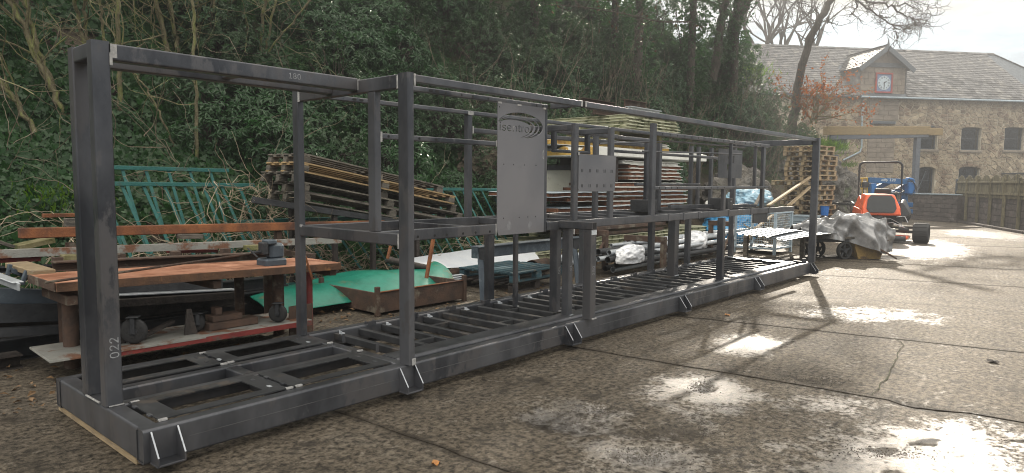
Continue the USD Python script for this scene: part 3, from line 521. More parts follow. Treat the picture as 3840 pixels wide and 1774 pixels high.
fr.part('cover_plate', prism(Polygon([(0, 0), (1.24, 0), (1.24, .10), (1.02, .10)] + [(.86 + .15 * math.cos(a), .10 + .17 * math.sin(a)) for a in np.linspace(0, PI, 14)][1:-1] + [(.70, .10), (.52, .10)] + [(.36 + .15 * math.cos(a), .10 + .17 * math.sin(a)) for a in np.linspace(0, PI, 14)][1:-1] + [(.2, .10), (0, .10)]), .006, frame_of((0, 1, 0), (-1, 0, 0), (0, 0, 1)), (12.43, 4.22, .2535)), 'galv')
# lugs
for x in (1.475, 3.258, 5.335, 7.69, 10.06, 12.58):
    l = fr.part('lug', bx(x - .004, x + .156, YF - .10, YF + .0, ZB + .002, ZB + .014, .002), S_)
    for k in (0, .146):
        prof = Polygon([(0, 0), (-.105, 0), (-.105, .045), (-.012, .172), (0, .172)])
        fr.part('fin', prism(prof, .009, frame_of((0, 1, 0), (0, 0, 1), (1, 0, 0)), (x + k, YF + .003, ZB + .014)), S_, l)
        fr.part('cut_edge', bar((x + k + .0045, YF - .1035, ZB + .058), (x + k + .0045, YF - .0095, ZB + .187), .0085, .003, 0), 'ground_steel', l)
fr.part('seam_line', bx(X0 + .25, X1 - .2, YF - .0012, YF + .001, .152, .1550, 0), 'galv_dull')
# near open deck: rails, cross members, dark ring plates
fr.part('deck_rail', rail(1.55, 3.34, 4.555, .15, .249, .095, .015), S_, smooth=35)
fr.part('deck_rail', rail(1.55, 3.34, 4.905, .15, .249, .095, .015), S_, smooth=35)
for y0, y1 in ((4.07, 4.553), (4.652, 4.903), (5.002, 5.43)):
    fr.part('deck_cross', cross(y0, y1, 2.365, .15, .2475, .10, .015), S_, smooth=35)
fr.part('deck_cross', cross(4.07, 5.43, 3.30, .15, .2465, .10, .015), S_, smooth=35)
def ring(x0, x1, y0, y1, b=.085, bl=.13):
    P = Polygon([(x0, y0), (x1, y0), (x1, y1), (x0, y1)], [[(x0 + bl, y0 + b), (x1 - bl, y0 + b), (x1 - bl, y1 - b), (x0 + bl, y1 - b)]])
    return prism(P, .008, np.eye(3), (0, 0, .2525))
for (x0, x1) in ((1.565, 2.39), (2.43, 3.27)):
    for (y0, y1) in ((4.085, 4.545), (5.01, 5.42)):
        fr.part('ring_plate', ring(x0, x1, y0, y1), 'deck_steel')
        for (xx, yy) in ((x0 + .02, y0 + .10), (x0 + .02, y1 - .14), (x1 - .04, y0 + .1), (x1 - .04, y1 - .14)):
            fr.part('hinge_tab', bx(xx - .035, xx - .012, yy, yy + .04, .2525, .264, .001), 'galv' if (k_ := (int(xx * 97 + yy * 31) % 3)) == 0 else 'mill_steel')
for p in ((1.56, 4.075), (2.38, 4.085), (2.45, 4.085), (2.37, 4.99), (2.43, 5.0), (1.575, 4.53), (2.41, 5.43), (3.3, 4.98), (3.31, 4.57)):
    fr.part('weld_mark', bx(p[0], p[0] + .05, p[1] - .012, p[1] + .012, .249, .2635, .003), 'weld_white')
for x, y in ((3.43, 4.95), (3.42, 4.47)): fr.part('clip', bx(x, x + .03, y, y + .004, .24, .32, .001), S_)
# gantry at the near end
A = fr.part('gantry_post', post(1.447, 1.547, 4.905, 5.0, ZT + .001, 2.462, .012), S_, smooth=35)
B = fr.part('gantry_post', post(1.445, 1.545, 4.555, 4.65, ZT + .001, 2.464, .012), S_, smooth=35)
fr.part('gantry_tie', cross(4.652, 4.903, 1.452, 2.365, 2.459, .09, .012), S_, smooth=35)
fr.part('gantry_rail', rail(1.546, 3.328, 4.555, 2.355, 2.455, .095, .012), S_, smooth=35)
fr.part('gantry_rail', rail(1.548, 3.328, 4.905, 2.355, 2.452, .09, .012), S_, smooth=35)
fr.part('gantry_stay', bx(2.39, 2.46, 4.652, 4.903, 2.375, 2.43, .006), S_)
fr.part('chalk_number', text('022', .052, frame_of((0, 0, 1), (-1, 0, 0), (0, -1, 0)), (1.528, 4.5548, .545), .0006), 'chalk', B)
fr.part('chalk_number', text('180', .04, frame_of((1, 0, 0), (0, 0, 1), (0, -1, 0)), (2.72, 4.5548, 2.385), .0006), 'chalk')
fr.part('weld_mark', bx(1.545, 1.582, 4.5532, 4.556, 2.37, 2.45, .001), 'weld_white'); fr.part('weld_mark', bx(1.539, 1.556, 4.5528, 4.556, 2.325, 2.40, .001), 'weld_white')
fr.part('weld_mark', bar((1.44, 4.652, .262), (1.44, 4.90, .258), .012, .01, .002), 'weld_white', B); fr.part('weld_mark', bar((1.46, 4.552, .254), (1.545, 4.552, .254), .01, .008, .002), 'weld_white')
# near portal and main cage
fr.part('corner_post', post(3.325, 3.385, 3.94, 4.06, ZT, ZR, .011), S_, smooth=35)
fr.part('corner_post', post(3.33, 3.39, 5.43, 5.525, ZT, 2.43, .011), S_, smooth=35)
fr.part('header', cross(4.062, 5.428, 3.33, 2.335, 2.442, .06, .010), S_, smooth=35)
fr.part('weld_mark', bx(3.3275, 3.3305, 4.03, 4.075, 2.335, 2.43, .001), 'weld_white'); fr.part('weld_mark', bx(3.384, 3.4, 3.938, 3.945, 2.35, 2.44, .002), 'weld_white'); fr.part('weld_mark', bx(3.324, 3.36, 4.548, 4.553, 2.36, 2.445, .001), 'weld_white'); fr.part('weld_mark', bx(3.3275, 3.332, 5.40, 5.43, 2.33, 2.42, .001), 'weld_white')
fr.part('weld_mark', bx(3.35, 3.39, 3.934, 3.942, .245, .30, .003), 'weld_white')
fr.part('mid_post', post(3.333, 3.393, 4.345, 4.44, 1.25, 2.335), S_, smooth=35)
fr.part('mid_header', cross(4.062, 5.428, 3.33, 1.152, 1.246, .06, .010), S_, smooth=35)
fr.part('weld_mark', bx(3.3265, 3.331, 4.03, 4.075, 1.13, 1.245, .001), 'weld_white'); fr.part('weld_mark', bx(3.385, 3.405, 4.343, 4.35, 1.95, 2.03, .002), 'weld_white'); fr.part('weld_mark', bx(3.327, 3.345, 5.40, 5.43, 1.23, 1.252, .002), 'weld_white')
# front top rail with the open splice, far portal
xs = 7.4
P_s = ony((1840 + 1485 * 420 / 1785, 360 + 130 * 420 / 1785), YF); xs = float(P_s[0])
fr.part('top_rail', rail(3.386, xs - .012, 3.985, 2.385, 2.445, .06), S_, smooth=35)
fr.part('top_rail', rail(xs + .03, 12.70, 3.985, 2.385, 2.445, .06), S_, smooth=35)
fr.part('splice', bx(xs - .011, xs + .029, 3.992, 4.038, 2.392, 2.438, .002), 'hole_black')
for k in (-.04, .031): fr.part('weld_mark', bx(xs + k, xs + k + .028, 3.9825, 3.986, 2.39, 2.447, .001), 'weld_white')
fr.part('top_cross', cross(4.047, 4.352, xs - .06, 2.386, 2.440, .05), S_, smooth=35)
fr.part('corner_post', post(12.68, 12.76, 3.945, 4.06, ZT, 2.45), S_, smooth=35)
fr.part('corner_post', post(12.60, 12.68, 5.43, 5.525, ZT, 2.43), S_, smooth=35)
fr.part('far_header', cross(4.062, 5.428, 12.64, 2.33, 2.43, .07), S_, smooth=35)
fr.part('bracket', bx(12.43, 12.62, 4.06, 4.075, .25, .32, .003), S_)
def holes(rail_path, xs_, y, z, r=.011, slot=0.):
    for x in xs_:
        c = Polygon([(s * slot + r * math.cos(a), r * math.sin(a)) for s, a0 in ((1, -PI / 2), (-1, PI / 2)) for a in np.linspace(a0, a0 + PI, 7)])
        fr.part('bolt_hole', prism(c, .0018, frame_of((1, 0, 0), (0, 0, 1), (0, -1, 0)), (x, y + .0004, z)), 'hole_black', rail_path)
# inner front plane (y = 4.35)
YM = 4.35
r1 = fr.part('cage_rail', rail(3.392, 5.50, YM, 2.380, 2.425, .045), S_, smooth=35)
holes(r1, (3.92, 3.99), YM, 2.403, .011, .012); holes(r1, (4.09, 4.28, 4.42, 4.62, 5.32, 5.42), YM, 2.402)
r2 = fr.part('cage_rail', rail(3.394, 4.74, YM, 1.975, 2.020, .045), S_, smooth=35); holes(r2, (3.47, 3.79, 3.98), YM, 1.998)
r3 = fr.part('mid_beam', rail(3.392, 4.742, YM, 1.150, 1.247, .05), S_, smooth=35); holes(r3, (3.77, 3.96, 4.10, 4.30, 4.46, 4.65), YM, 1.182, .012)
fr.part('weld_mark', bx(4.728, 4.742, YM - .003, YM + .002, 1.14, 1.25, .001), 'weld_white'); fr.part('weld_mark', bx(4.728, 4.742, YM - .003, YM + .002, 1.97, 2.03, .001), 'weld_white')
# tall plate with the cut-out name and swooshes
def text_poly(s, h):
    m = meshkit.text_mesh(s, h, .01, True); V = np.array(m.vertices); Fc = np.array(m.faces)
    return V, Fc
m3 = lambda m: manifold3d.Manifold(manifold3d.Mesh(np.asarray(m[0], np.float32), np.asarray(m[1], np.uint32)))
PX0, PX1, PZ0, PZ1 = 4.742, 5.452, 1.14, 2.392
pl = prism(Polygon([(0, .055), (0, 1.245), (.705, 1.245), (.705, 0.0), (.02, 0.0)]), .006)
cut = None
SW = PX1 - PX0
def swoosh(x0, ytip, xr, yc, yb, t, xe):
    up_o = [(x0 + (xr - x0) * s, ytip + (yc - ytip) * 0 + .0 + (1 - abs(1 - 2 * s) ** 2.2) * 0) for s in (0,)]
    th = np.linspace(PI * .98, -PI * .42, 40); cx_, rx = (x0 + xr) / 2, (xr - x0) / 2
    o = [(cx_ + rx * math.cos(a), yc + (ytip if math.sin(a) > 0 else yb) * math.sin(a)) for a in th]
    w = [t * math.sin(PI * min(1, (k / 39) ** 1.15)) ** .8 for k in range(40)]
    i = [(x - w[k] * math.cos(th[k]), y - w[k] * .55 * math.sin(th[k])) for k, (x, y) in enumerate(o)]
    return Polygon(o + i[::-1]).buffer(0)
cuts = []
for (x0, yt, xr, yc, yb, t) in ((.005, .125, .672, 1.045, .120, .062), (.005, .100, .60, 1.04, .115, .052), (.005, .080, .525, 1.035, .105, .046)):
    sp = swoosh(x0, yt, xr, yc, yb, t, 0)
    for g in getattr(sp, 'geoms', [sp]):
        if g.area > 1e-5: cuts.append(prism(g, .05, np.eye(3), (0, 0, -.02)))
tm = meshkit.text_mesh('isentro', .073, .05); tv = np.array(tm.vertices); tv[:, 0] = (tv[:, 0] - tv[:, 0].min()); tv[:, 0] *= .43 / tv[:, 0].max(); tv[:, 1] += .985 ; tv[:, 0] += .028; tv[:, 2] -= .02
solid = m3(pl)
for c in cuts: solid = solid - m3(c)
try:
    parts = [trimesh.Trimesh(tv, tm.faces).split()]
    for g in parts[0]: solid = solid - manifold3d.Manifold(manifold3d.Mesh(np.asarray(g.vertices, np.float32), np.asarray(g.faces, np.uint32)))
except Exception: pass
for k in range(6):    # bolt holes
    pass
sm = solid.to_mesh(); PM = frame_of((1, 0, 0), (0, 0, 1), (0, -1, 0))
tp = fr.part('name_plate', xf((sm.vert_properties[:, :3], sm.tri_verts), PM, (PX0, YM - .001, PZ0)), 'plate_steel', label='tall steel plate with the cut out name and three swooshes')
for x, z in [(4.83, 1.81), (4.97, 1.81), (5.13, 1.81), (5.31, 1.81), (4.83, 1.30), (5.31, 1.30), (5.06, 1.30), (5.19, 1.30), (4.765, 2.34)]: fr.part('bolt_hole', prism(Polygon([(.006 * math.cos(a), .006 * math.sin(a)) for a in np.linspace(0, 2 * PI, 9)[:-1]]), .002, PM, (x, YM - .0067, z)), 'hole_black', tp)
fr.part('chalk_oval', prism(Polygon([(.012 * math.cos(a), .045 * math.sin(a)) for a in np.linspace(0, 2 * PI, 24)[:-1]], [[(.007 * math.cos(a), .037 * math.sin(a)) for a in np.linspace(0, 2 * PI, 24)[:-1]]]), .001, PM, (5.425, YM - .0068, 1.92)), 'weld_white', tp)
for x, z in ((4.91, 1.225), (5.225, 1.215)): fr.part('ground_spot', prism(Polygon([(.032 * math.cos(a), .042 * math.sin(a)) for a in np.linspace(0, 2 * PI, 20)[:-1]]), .0008, PM, (x, YM - .0068, z)), 'spot_steel', tp)
for x, w in ((4.745, .05), (5.02, .06), (5.42, .04)): fr.part('weld_mark', bx(x, x + w, YM - .010, YM - .0065, 2.372, 2.388, .001), 'weld_white', tp)
fr.part('plate_edge_post', post(5.455, 5.505, 4.352, 4.40, 1.14, 2.38), S_, smooth=35)
# back plane (y = 5.43)
b1_ = fr.part('back_rail', rail(3.392, 12.60, 5.43, 2.385, 2.43, .05), S_, smooth=35); holes(b1_, (3.93, 4.01), 5.43, 2.408, .011, .012)
b2_ = fr.part('back_rail', rail(5.522, 9.6, 5.43, 2.19, 2.243, .05), S_, smooth=35); 
fr.part('back_post', post(5.45, 5.52, 5.435, 5.505, 1.245, 2.385), S_, smooth=35)
fr.part('weld_mark', bx(5.445, 5.53, 5.426, 5.432, 2.38, 2.42, .002), 'weld_white'); fr.part('weld_mark', bx(5.515, 5.535, 5.428, 5.436, 2.18, 2.26, .002), 'weld_white')
fr.part('back_beam', rail(3.392, 12.60, 5.43, 1.150, 1.246, .055), S_, smooth=35)
for x in (4.45, 5.62): fr.part('shelf_cross', cross(4.402, 5.428, x, 1.165, 1.24, .05), S_, smooth=35)
for x in (6.2, 6.9, 7.55, 8.35, 9.3, 10.3, 11.4): fr.part('shelf_cross', cross(4.402, 5.428, x, 1.155, 1.232, .05), S_, smooth=35)
# right part of the inner plane
fr.part('mid_beam', rail(5.506, 12.75, YM, 1.148, 1.238, .05), S_, smooth=35)
for x in (8.05, 8.47, 8.92, 9.9, 10.75, 11.5): fr.part('beam_clamp', bx(x, x + .05, YM - .006, YM + .056, 1.143, 1.245, .004), S_)
for x0, x1, zt in ((5.965, 6.045, 2.27), (6.665, 6.745, 2.275), (7.61, 7.71, 2.385)): fr.part('cage_post', post(x0, x1, YM, YM + .05, 1.238, zt), S_, smooth=35)
fr.part('cage_post', post(6.66, 6.73, YM + .2, YM + .25, 1.238, 2.18), S_, smooth=35)
fr.part('cage_post', post(8.42, 8.50, 4.90, 4.95, 1.238, 2.22), S_, smooth=35); fr.part('cage_post', post(8.95, 9.03, 5.0, 5.06, 1.238, 2.22), S_, smooth=35)
sp_ = fr.part('slotted_plate', prism(Polygon([(.015, 0), (.70, 0), (.72, .02), (.735, .385), (.72, .405), (.012, .405), (0, .39), (.0, .03)]), .006, PM, (6.035, YM - .001, 1.545)), 'plate_steel', label='square plate with paired slots')
for i in range(5):
    for zz in (1.59, 1.755):
        for k in (0, .024): fr.part('slot', bx(6.085 + i * .145 + k, 6.092 + i * .145 + k, YM - .0085, YM - .0062, zz, zz + .035, 0), 'hole_black', sp_)
fr.part('weld_mark', bx(6.02, 6.05, YM - .012, YM - .004, 1.935, 1.965, .003), 'weld_white'); fr.part('weld_mark', bx(6.72, 6.77, YM - .01, YM - .005, 1.945, 1.955, .001), 'weld_white')
# hanging trapeze between the two cage posts
fr.part('trapeze_rail', cross(4.352 + .05, 4.85, 5.99, 2.20, 2.265, .05), S_, smooth=35); fr.part('trapeze_rail', cross(4.402, 4.85, 6.68, 2.205, 2.27, .05), S_, smooth=35)
for x in (6.20, 6.86): fr.part('trapeze_leg', post(x, x + .05, 4.80, 4.86, 2.02, 2.235), S_, smooth=35)
fr.part('trapeze_base', rail(6.2, 6.91, 4.80, 1.985, 2.02, .05), S_, smooth=35)
fr.part('cage_rail', rail(5.51, 7.6, 4.85, 2.21, 2.262, .05), S_, smooth=35); fr.part('weld_mark', bx(5.505, 5.56, 4.845, 4.852, 2.19, 2.265, .002), 'weld_white')
b3_ = fr.part('cage_rail', rail(6.9, 9.0, 5.16, 2.24, 2.29, .05), S_, smooth=35); holes(b3_, (6.98, 7.06, 8.1, 8.16), 5.16, 2.265, .009)
fr.part('rod', rtube([(6.8, 4.6, 2.10), (8.2, 4.42, 2.19), (10.6, 4.42, 2.205)], .012, 6), S_); fr.part('rod', rtube([(8.3, 4.9, 2.075), (10.9, 4.6, 2.12)], .012, 6), S_)
fr.part('cage_rail', rail(7.9, 11.3, 5.1, 2.05, 2.09, .045), S_, smooth=35)
r4 = fr.part('cage_rail', rail(7.712, 11.47, YM, 2.238, 2.290, .05), S_, smooth=35); holes(r4, [7.85 + .2 * k for k in range(17)], YM, 2.264, .012)
r5 = fr.part('cage_rail', rail(7.68, 11.46, YM - .002, 1.556, 1.604, .05), S_, smooth=35); holes(r5, [7.8 + .16 * k for k in range(4)] + [8.85 + .22 * k for k in range(5)] + [11.0, 11.3], YM - .002, 1.58, .012)
fr.part('cage_rail', rail(8.5, 10.5, 5.1, 1.60, 1.64, .045), S_, smooth=35)
for (x0, x1, y, z0, z1) in ((9.75, 9.83, 4.36, 1.24, 1.556), (11.24, 11.34, 4.36, 1.24, 2.238), (10.35, 10.43, 5.2, 1.24, 2.24), (9.98, 10.02, 4.36, 1.604, 2.238), (10.95, 10.99, 4.37, 1.604, 2.238), (10.72, 10.80, 5.25, 1.24, 2.25), (11.2, 11.28, 5.25, 1.24, 2.25)):
    fr.part('cage_post', post(x0, x1, y, y + .05, z0, z1), S_, smooth=35)
gp = Polygon([(0, 0), (.92, 0), (.92, .46), (0, .46)], [[(.33, .12), (.48, .12), (.48, .22), (.33, .22)], [(.50, .24), (.60, .24), (.60, .36), (.50, .36)], [(.40 + .05 * math.cos(a), .33 + .03 * math.sin(a)) for a in np.linspace(0, 2 * PI, 16)[:-1]]])
fr.part('cutout_plate', prism(gp, .006, PM, (10.3, 4.72, 1.73)), S_, label='small plate with square cut outs near the far end')
for x, y, z, w in ((8.25, 4.75, 1.24, .22), (10.1, 4.45, 1.245, .20)):
    bxp = fr.part('socket_box', bx(x, x + w, y, y + .30, z, z + .17, .006), 'deck_steel'); fr.part('bolt_hole', prism(Polygon([(.012 * math.cos(a), .012 * math.sin(a)) for a in np.linspace(0, 2 * PI, 9)[:-1]]), .002, PM, (x + w * .6, y + .0004, z + .12)), 'ground_steel', bxp)
fr.part('shelf_bar', bar((9.0, 4.85, 1.30), (11.4, 4.55, 1.27), .06, .05), S_, smooth=35); fr.part('shelf_bar', bar((8.9, 5.2, 1.25), (12.2, 5.0, 1.25), .06, .05), S_); fr.part('hinge_block', bx(5.75, 6.15, 5.0, 5.07, 1.25, 1.30, .01), 'deck_steel')
for k in range(4): fr.part('hinge_tab', bx(5.78 + .1 * k, 5.85 + .1 * k, 4.985, 5.0, 1.255, 1.295, .003), 'ground_steel')
fr.part('under_bracket', bx(10.9, 11.5, 4.36, 4.38, 1.0, 1.148, .003), 'deck_steel')
# posts under the mid beam and the short goalpost at the front
for n_, (x0, x1, y0, y1, z0, z1) in enumerate(((5.79, 5.87, 4.435, 4.535, ZT, 1.148), (5.73, 5.81, 4.235, 4.325, ZT - .01, 1.165), (5.695, 5.795, 3.93, 4.03, ZT, 1.165), (5.83, 5.88, 5.05, 5.10, .222, 1.15), (5.80, 5.90, 5.44, 5.52, ZT, 1.15), (7.70, 7.80, 5.44, 5.52, ZT, 1.15),
        (9.56, 9.66, 5.44, 5.52, ZT, 1.15), (9.44, 9.58, 4.98, 5.10, .222, 1.155), (10.80, 10.90, 5.44, 5.52, ZT, 1.15), (9.42, 9.50, 4.205, 4.30, ZT - .01, 1.148))):
    p = fr.part('floor_post', post(x0, x1, y0, y1, z0, z1), S_, smooth=35)
    fr.part('weld_mark', bx(x0 + .03, x1 + .004, y0 - .012, y0 + .004, z0 - .002, z0 + .012, .002), 'weld_white' if n_ in (0, 2, 3, 4) else 'galv')
    if n_ == 2: fr.part('chalk_number', text('150', .038, frame_of((0, 0, 1), (-1, 0, 0), (0, -1, 0)), (5.765, 3.9296, .70), .0006), 'chalk', p)
    if n_ == 0: fr.part('chalk_number', text('00L', .034, frame_of((0, 0, 1), (-1, 0, 0), (0, -1, 0)), (5.85, 4.4346, .66), .0006), 'chalk', p)
    if n_ == 1: fr.part('chalk_number', text('01', .034, frame_of((0, 0, 1), (-1, 0, 0), (0, -1, 0)), (5.79, 4.2346, .72), .0006), 'chalk', p)
fr.part('goalpost_beam', cross(3.925, 4.348, 5.705, 1.166, 1.246, .08), S_, smooth=35); fr.part('open_end', bx(5.715, 5.775, 3.9235, 3.926, 1.176, 1.236, 0), 'hole_black'); fr.part('weld_mark', bx(5.70, 5.79, 3.9265, 3.931, 1.115, 1.165, .001), 'galv'); fr.part('weld_mark', bx(5.806, 5.835, 4.232, 4.238, 1.10, 1.165, .002), 'weld_white')
tb = Thing('timber_batten', 'pale timber batten wedged under the near end of the long steel frame', 'timber', (1.46, 4.85, 0))
tb.part('batten', bx(1.455, 1.55, 4.14, 5.55, 0.004, .049, .004), 'timber_pale')
for x in (5.2, 9.0, 12.4): single('timber_batten', bx(x, x + .09, 4.2, 5.6, .004, .049, .004), 'timber_grey', {5.2: 'weathered packing batten under the middle of the frame beside the pallet', 9.0: 'weathered packing batten under the frame beside the pipe bundle', 12.4: 'weathered packing batten under the far end of the frame'}[x], 'timber')
# ---------------------------------------------------------------- stock and scrap behind the frame
def crop(x0, y0, x1, y1, W): s = (x1 - x0) / W; return lambda x, y: (x0 + x * s, y0 + y * s)
b1 = crop(0, 780, 640, 1220, 1731); b2 = crop(600, 560, 1240, 1000, 1731); kA = crop(1000, 560, 1900, 1000, 2434); kB = crop(1500, 820, 2140, 1260, 1731)
kC = crop(2020, 330, 2720, 800, 1772); kD = crop(2020, 650, 2720, 1120, 1772); kE = crop(2600, 480, 3240, 1020, 1410); q8 = crop(3000, 560, 3640, 1000, 1731)
def pbar(p, p2, y, h, w, b=.004, y2=None):
    """straight bar whose top front edge runs between two measured points"""
    a, c = ony(p, y), ony(p2, y2 or y); return bar(a + [0, w / 2, -h / 2], c + [0, w / 2, -h / 2], w, h, b)
def chan(p, p2, y, h, w=.06, t=.008):
    a, c = ony(p, y), ony(p2, y); L, M = basis(a, c); pr = Polygon([(0, 0), (0, -h), (w, -h), (w, -h + t), (t, -h + t), (t, -t), (w, -t), (w, 0)])
    return prism(pr, L, frame_of(M[:, 1], M[:, 2], M[:, 0]), a)
def ibeam(a, c, w, h, t=.012):
    L, M = basis(a, c); f = w / 2; pr = Polygon([(-f, 0), (f, 0), (f, t), (t / 2, t), (t / 2, h - t), (f, h - t), (f, h), (-f, h), (-f, h - t), (-t / 2, h - t), (-t / 2, t), (-f, t)])
    return prism(pr, L, frame_of(M[:, 1], M[:, 2], M[:, 0]), a)
wt = Thing('welding_table', 'heavy steel welding table with a rust orange top and pipe legs', 'table', (3.0, 6.7, 0))
wt.part('tabletop', bar((1.70, 6.775, .765), (4.42, 6.775, .70), .76, .078, .004), 'rust_top'); wt.part('front_edge', bar((1.70, 6.390, .7635), (4.42, 6.390, .6985), .012, .073, .002), 'rust_edge'); wt.part('end_edge', bar((1.694, 6.40, .765), (1.694, 7.15, .765), .012, .073, .002), 'rust_dark')
for x in (1.78, 3.0, 4.3): wt.part('edge_bar', bx(x, x + .08, 6.42, 7.12, .60, .68, .004), 'rust_dark')
for x, y, r, m in ((1.89, 6.75, .062, 'rust_dark'), (3.80, 6.64, .058, 'rust_dark'), (4.115, 6.55, .038, 'red_paint'), (1.95, 7.08, .062, 'rust_dark'), (3.92, 7.05, .055, 'rust_dark'), (3.55, 7.0, .05, 'rust_dark')):
    wt.part('leg', pipe((x, y, 0), (x, y, .69), r, 18), m, smooth=35, label='red painted pipe leg' if m == 'red_paint' else None)
sh = wt.part('shelf', bar((1.62, 6.63, .185), (3.95, 6.55, .185), .66, .02, .002), 'old_paint_grey'); wt.part('shelf_edge', bar((1.84, 6.305, .165), (3.93, 6.215, .165), .008, .05, .001), 'red_paint', sh)
single('steel_rod', rtube([ony(q4(225, 232), 6.34), ony(q4(700, 168), 6.5), ony(q4(1430, 62), 6.85)], .011, 7), 'rust_dark', 'long thin rusty rod lying across the welding table', 'rod', smooth=40)
single('steel_rod', rtube([ony(q4(1535, 98), 6.35), ony(q4(1572, 215), 6.35)], .012, 6), 'rust', 'short rusty rod hanging at the right end of the welding table', 'rod', smooth=40)
v = Thing('bench_vice', 'grey green bench vice at the right end of the rusty welding table', 'vice', (3.72, 6.62, .74))
v.part('base', xf(cbox(.24, .22, .09, .02), None, (3.72, 6.62, .785)), 'blue_steel'); v.part('body', cat(xf(cbox(.17, .13, .17, .03), None, (3.76, 6.62, .90)), xf(cbox(.10, .15, .05, .012), None, (3.70, 6.62, 1.0))), 'blue_steel'); v.part('jaw', bx(3.60, 3.66, 6.56, 6.68, .87, 1.0, .01), 'dark_steel'); v.part('screw', pipe((3.5, 6.62, .90), (3.66, 6.62, .90), .016, 8), 'dark_steel'); v.part('handle', pipe((3.51, 6.52, .86), (3.51, 6.72, .94), .008, 6), 'dark_steel')
w = Thing('wrench', 'small pale spanner lying on the welding table', 'spanner', (3.3, 6.55, .745)); w.part('handle', bar((3.18, 6.50, .752), (3.42, 6.58, .746), .02, .008, .002), 'galv'); w.part('jaw', bar((3.40, 6.575, .747), (3.46, 6.595, .746), .045, .01, .003), 'galv')
def castor(c, r, label, rz=0):
    t = Thing('castor_wheel', label, 'castor', c, rz); prof = [(0, -.022), (r * .35, -.028), (r * .8, -.024), (r * .96, -.012), (r, 0), (r * .96, .012), (r * .8, .024), (r * .35, .028), (0, .022)]
    t.part('tyre', xf(lathe(prof, 24, 'y'), None, (0, 0, r)), 'rubber', smooth=40, local=True); t.part('hub', xf(lathe([(0, -.034), (r * .3, -.034), (r * .3, .034), (0, .034)], 12, 'y'), None, (0, 0, r)), 'dark_steel', local=True)
    t.part('fork', cat(bx(-.02, .02, -.045, -.036, r * .8, r * 2.05), bx(-.02, .02, .036, .045, r * .8, r * 2.05), bx(-.05, .05, -.05, .05, r * 2.05, r * 2.12)), 'dark_steel', local=True)
castor((2.28, 6.42, .197), .115, 'black castor wheel at the left end of the table shelf', -.65); castor((2.86, 6.50, .197), .085, 'black castor wheel in the middle of the table shelf', -.1); castor((3.62, 6.34, .197), .095, 'black castor wheel at the right end of the table shelf', -.8)
def scrap(name, m, label, cat_, mt='scrap_dark'): single(name, m, mt, label, cat_)
scrap('steel_offcut', cat(bx(2.95, 3.45, 6.42, 6.6, .197, .27, .006), bx(3.0, 3.3, 6.45, 6.62, .27, .33, .006), bx(3.05, 3.12, 6.5, 6.6, .33, .40)), 'stepped brown steel offcut between the castors on the table shelf', 'offcut', 'rust_dark')
scrap('steel_gusset', prism(Polygon([(0, 0), (.12, 0), (.07, .24), (.03, .24)]), .02, frame_of((1, 0, 0), (0, 0, 1), (0, -1, 0)), (2.72, 6.45, .197)), 'upright dark steel gusset on the table shelf', 'gusset')
scrap('steel_plate', bx(3.78, 4.06, 6.40, 6.41, .02, .33, .002), 'small rusty plate leaning by the red table leg', 'plate', 'rust_dark')
scrap('steel_bracket', cat(bx(2.0, 2.25, 6.5, 6.75, .197, .29, .008), bx(2.02, 2.1, 6.52, 6.7, .29, .36)), 'dark bracket beside the left castor on the table shelf', 'bracket'); scrap('steel_bar', bar((2.35, 6.5, .22), (2.7, 6.62, .31), .05, .035), 'dark flat bar leaning on the castor of the shelf', 'bar')
single('long_channel', chan(q4(0, 262), q4(330, 272), 7.25, .13, .10), 'blue_steel', 'blue grey steel channel on the left in front of the rusty beams', 'channel')
single('long_channel', chan(q4(-120, 345), q4(330, 338), 7.2, .16, .12), 'dark_steel', 'dark steel channel under the blue grey channel at the left edge', 'channel')
single('long_channel', chan(q4(-60, 470), q4(400, 445), 7.1, .07, .10), 'dark_steel', 'lowest dark channel on the ground at the left edge', 'channel')
single('steel_strip', pbar(q4(605, 292), q4(1190, 264), 7.35, .018, .12), 'galv', 'shiny galvanised strip lying under the welding table', 'strip'); single('rolled_beam', pbar(q4(560, 255), q4(1120, 215), 7.45, .16, .15), 'dark_steel', 'black box section behind the shiny strip under the table', 'beam')
single('rolled_beam', pbar(q4(600, 318), q4(1215, 278), 7.3, .08, .16), 'scrap_dark', 'dark timber bearer under the shiny strip below the table', 'bearer')
single('square_tube', pbar(b1(205, 207), kA(1200, 722), 8.2, .105, .105, .008), 'rust', 'long rust brown square tube, the longest on the rack behind the table', 'tube')
single('square_tube', pbar(b1(438, 60), b1(900, 52), 8.7, .042, .06), 'rust', 'short rust coloured tube on top behind the near gantry post', 'tube')
single('packing_block', pbar(b1(680, 108), b1(790, 105), 8.5, .09, .12), 'timber_grey', 'dark packing block under the short rust coloured tube', 'block')
single('painted_channel', chan(b1(-300, 440), kA(760, 893), 7.9, .078, .08), 'old_paint_grey', 'grey painted channel with rust patches in front of the rust tube', 'channel')
single('red_bar', pbar(b1(-200, 512), b1(415, 490), 7.95, .05, .08), 'red_paint', 'dark red bar under the grey painted channel at the left edge', 'bar'); single('red_bar', pbar(b2(85, 1022), b2(590, 1018), 8.0, .035, .06), 'red_paint', 'dark red angle under the grey painted channel above the tabletop', 'bar')
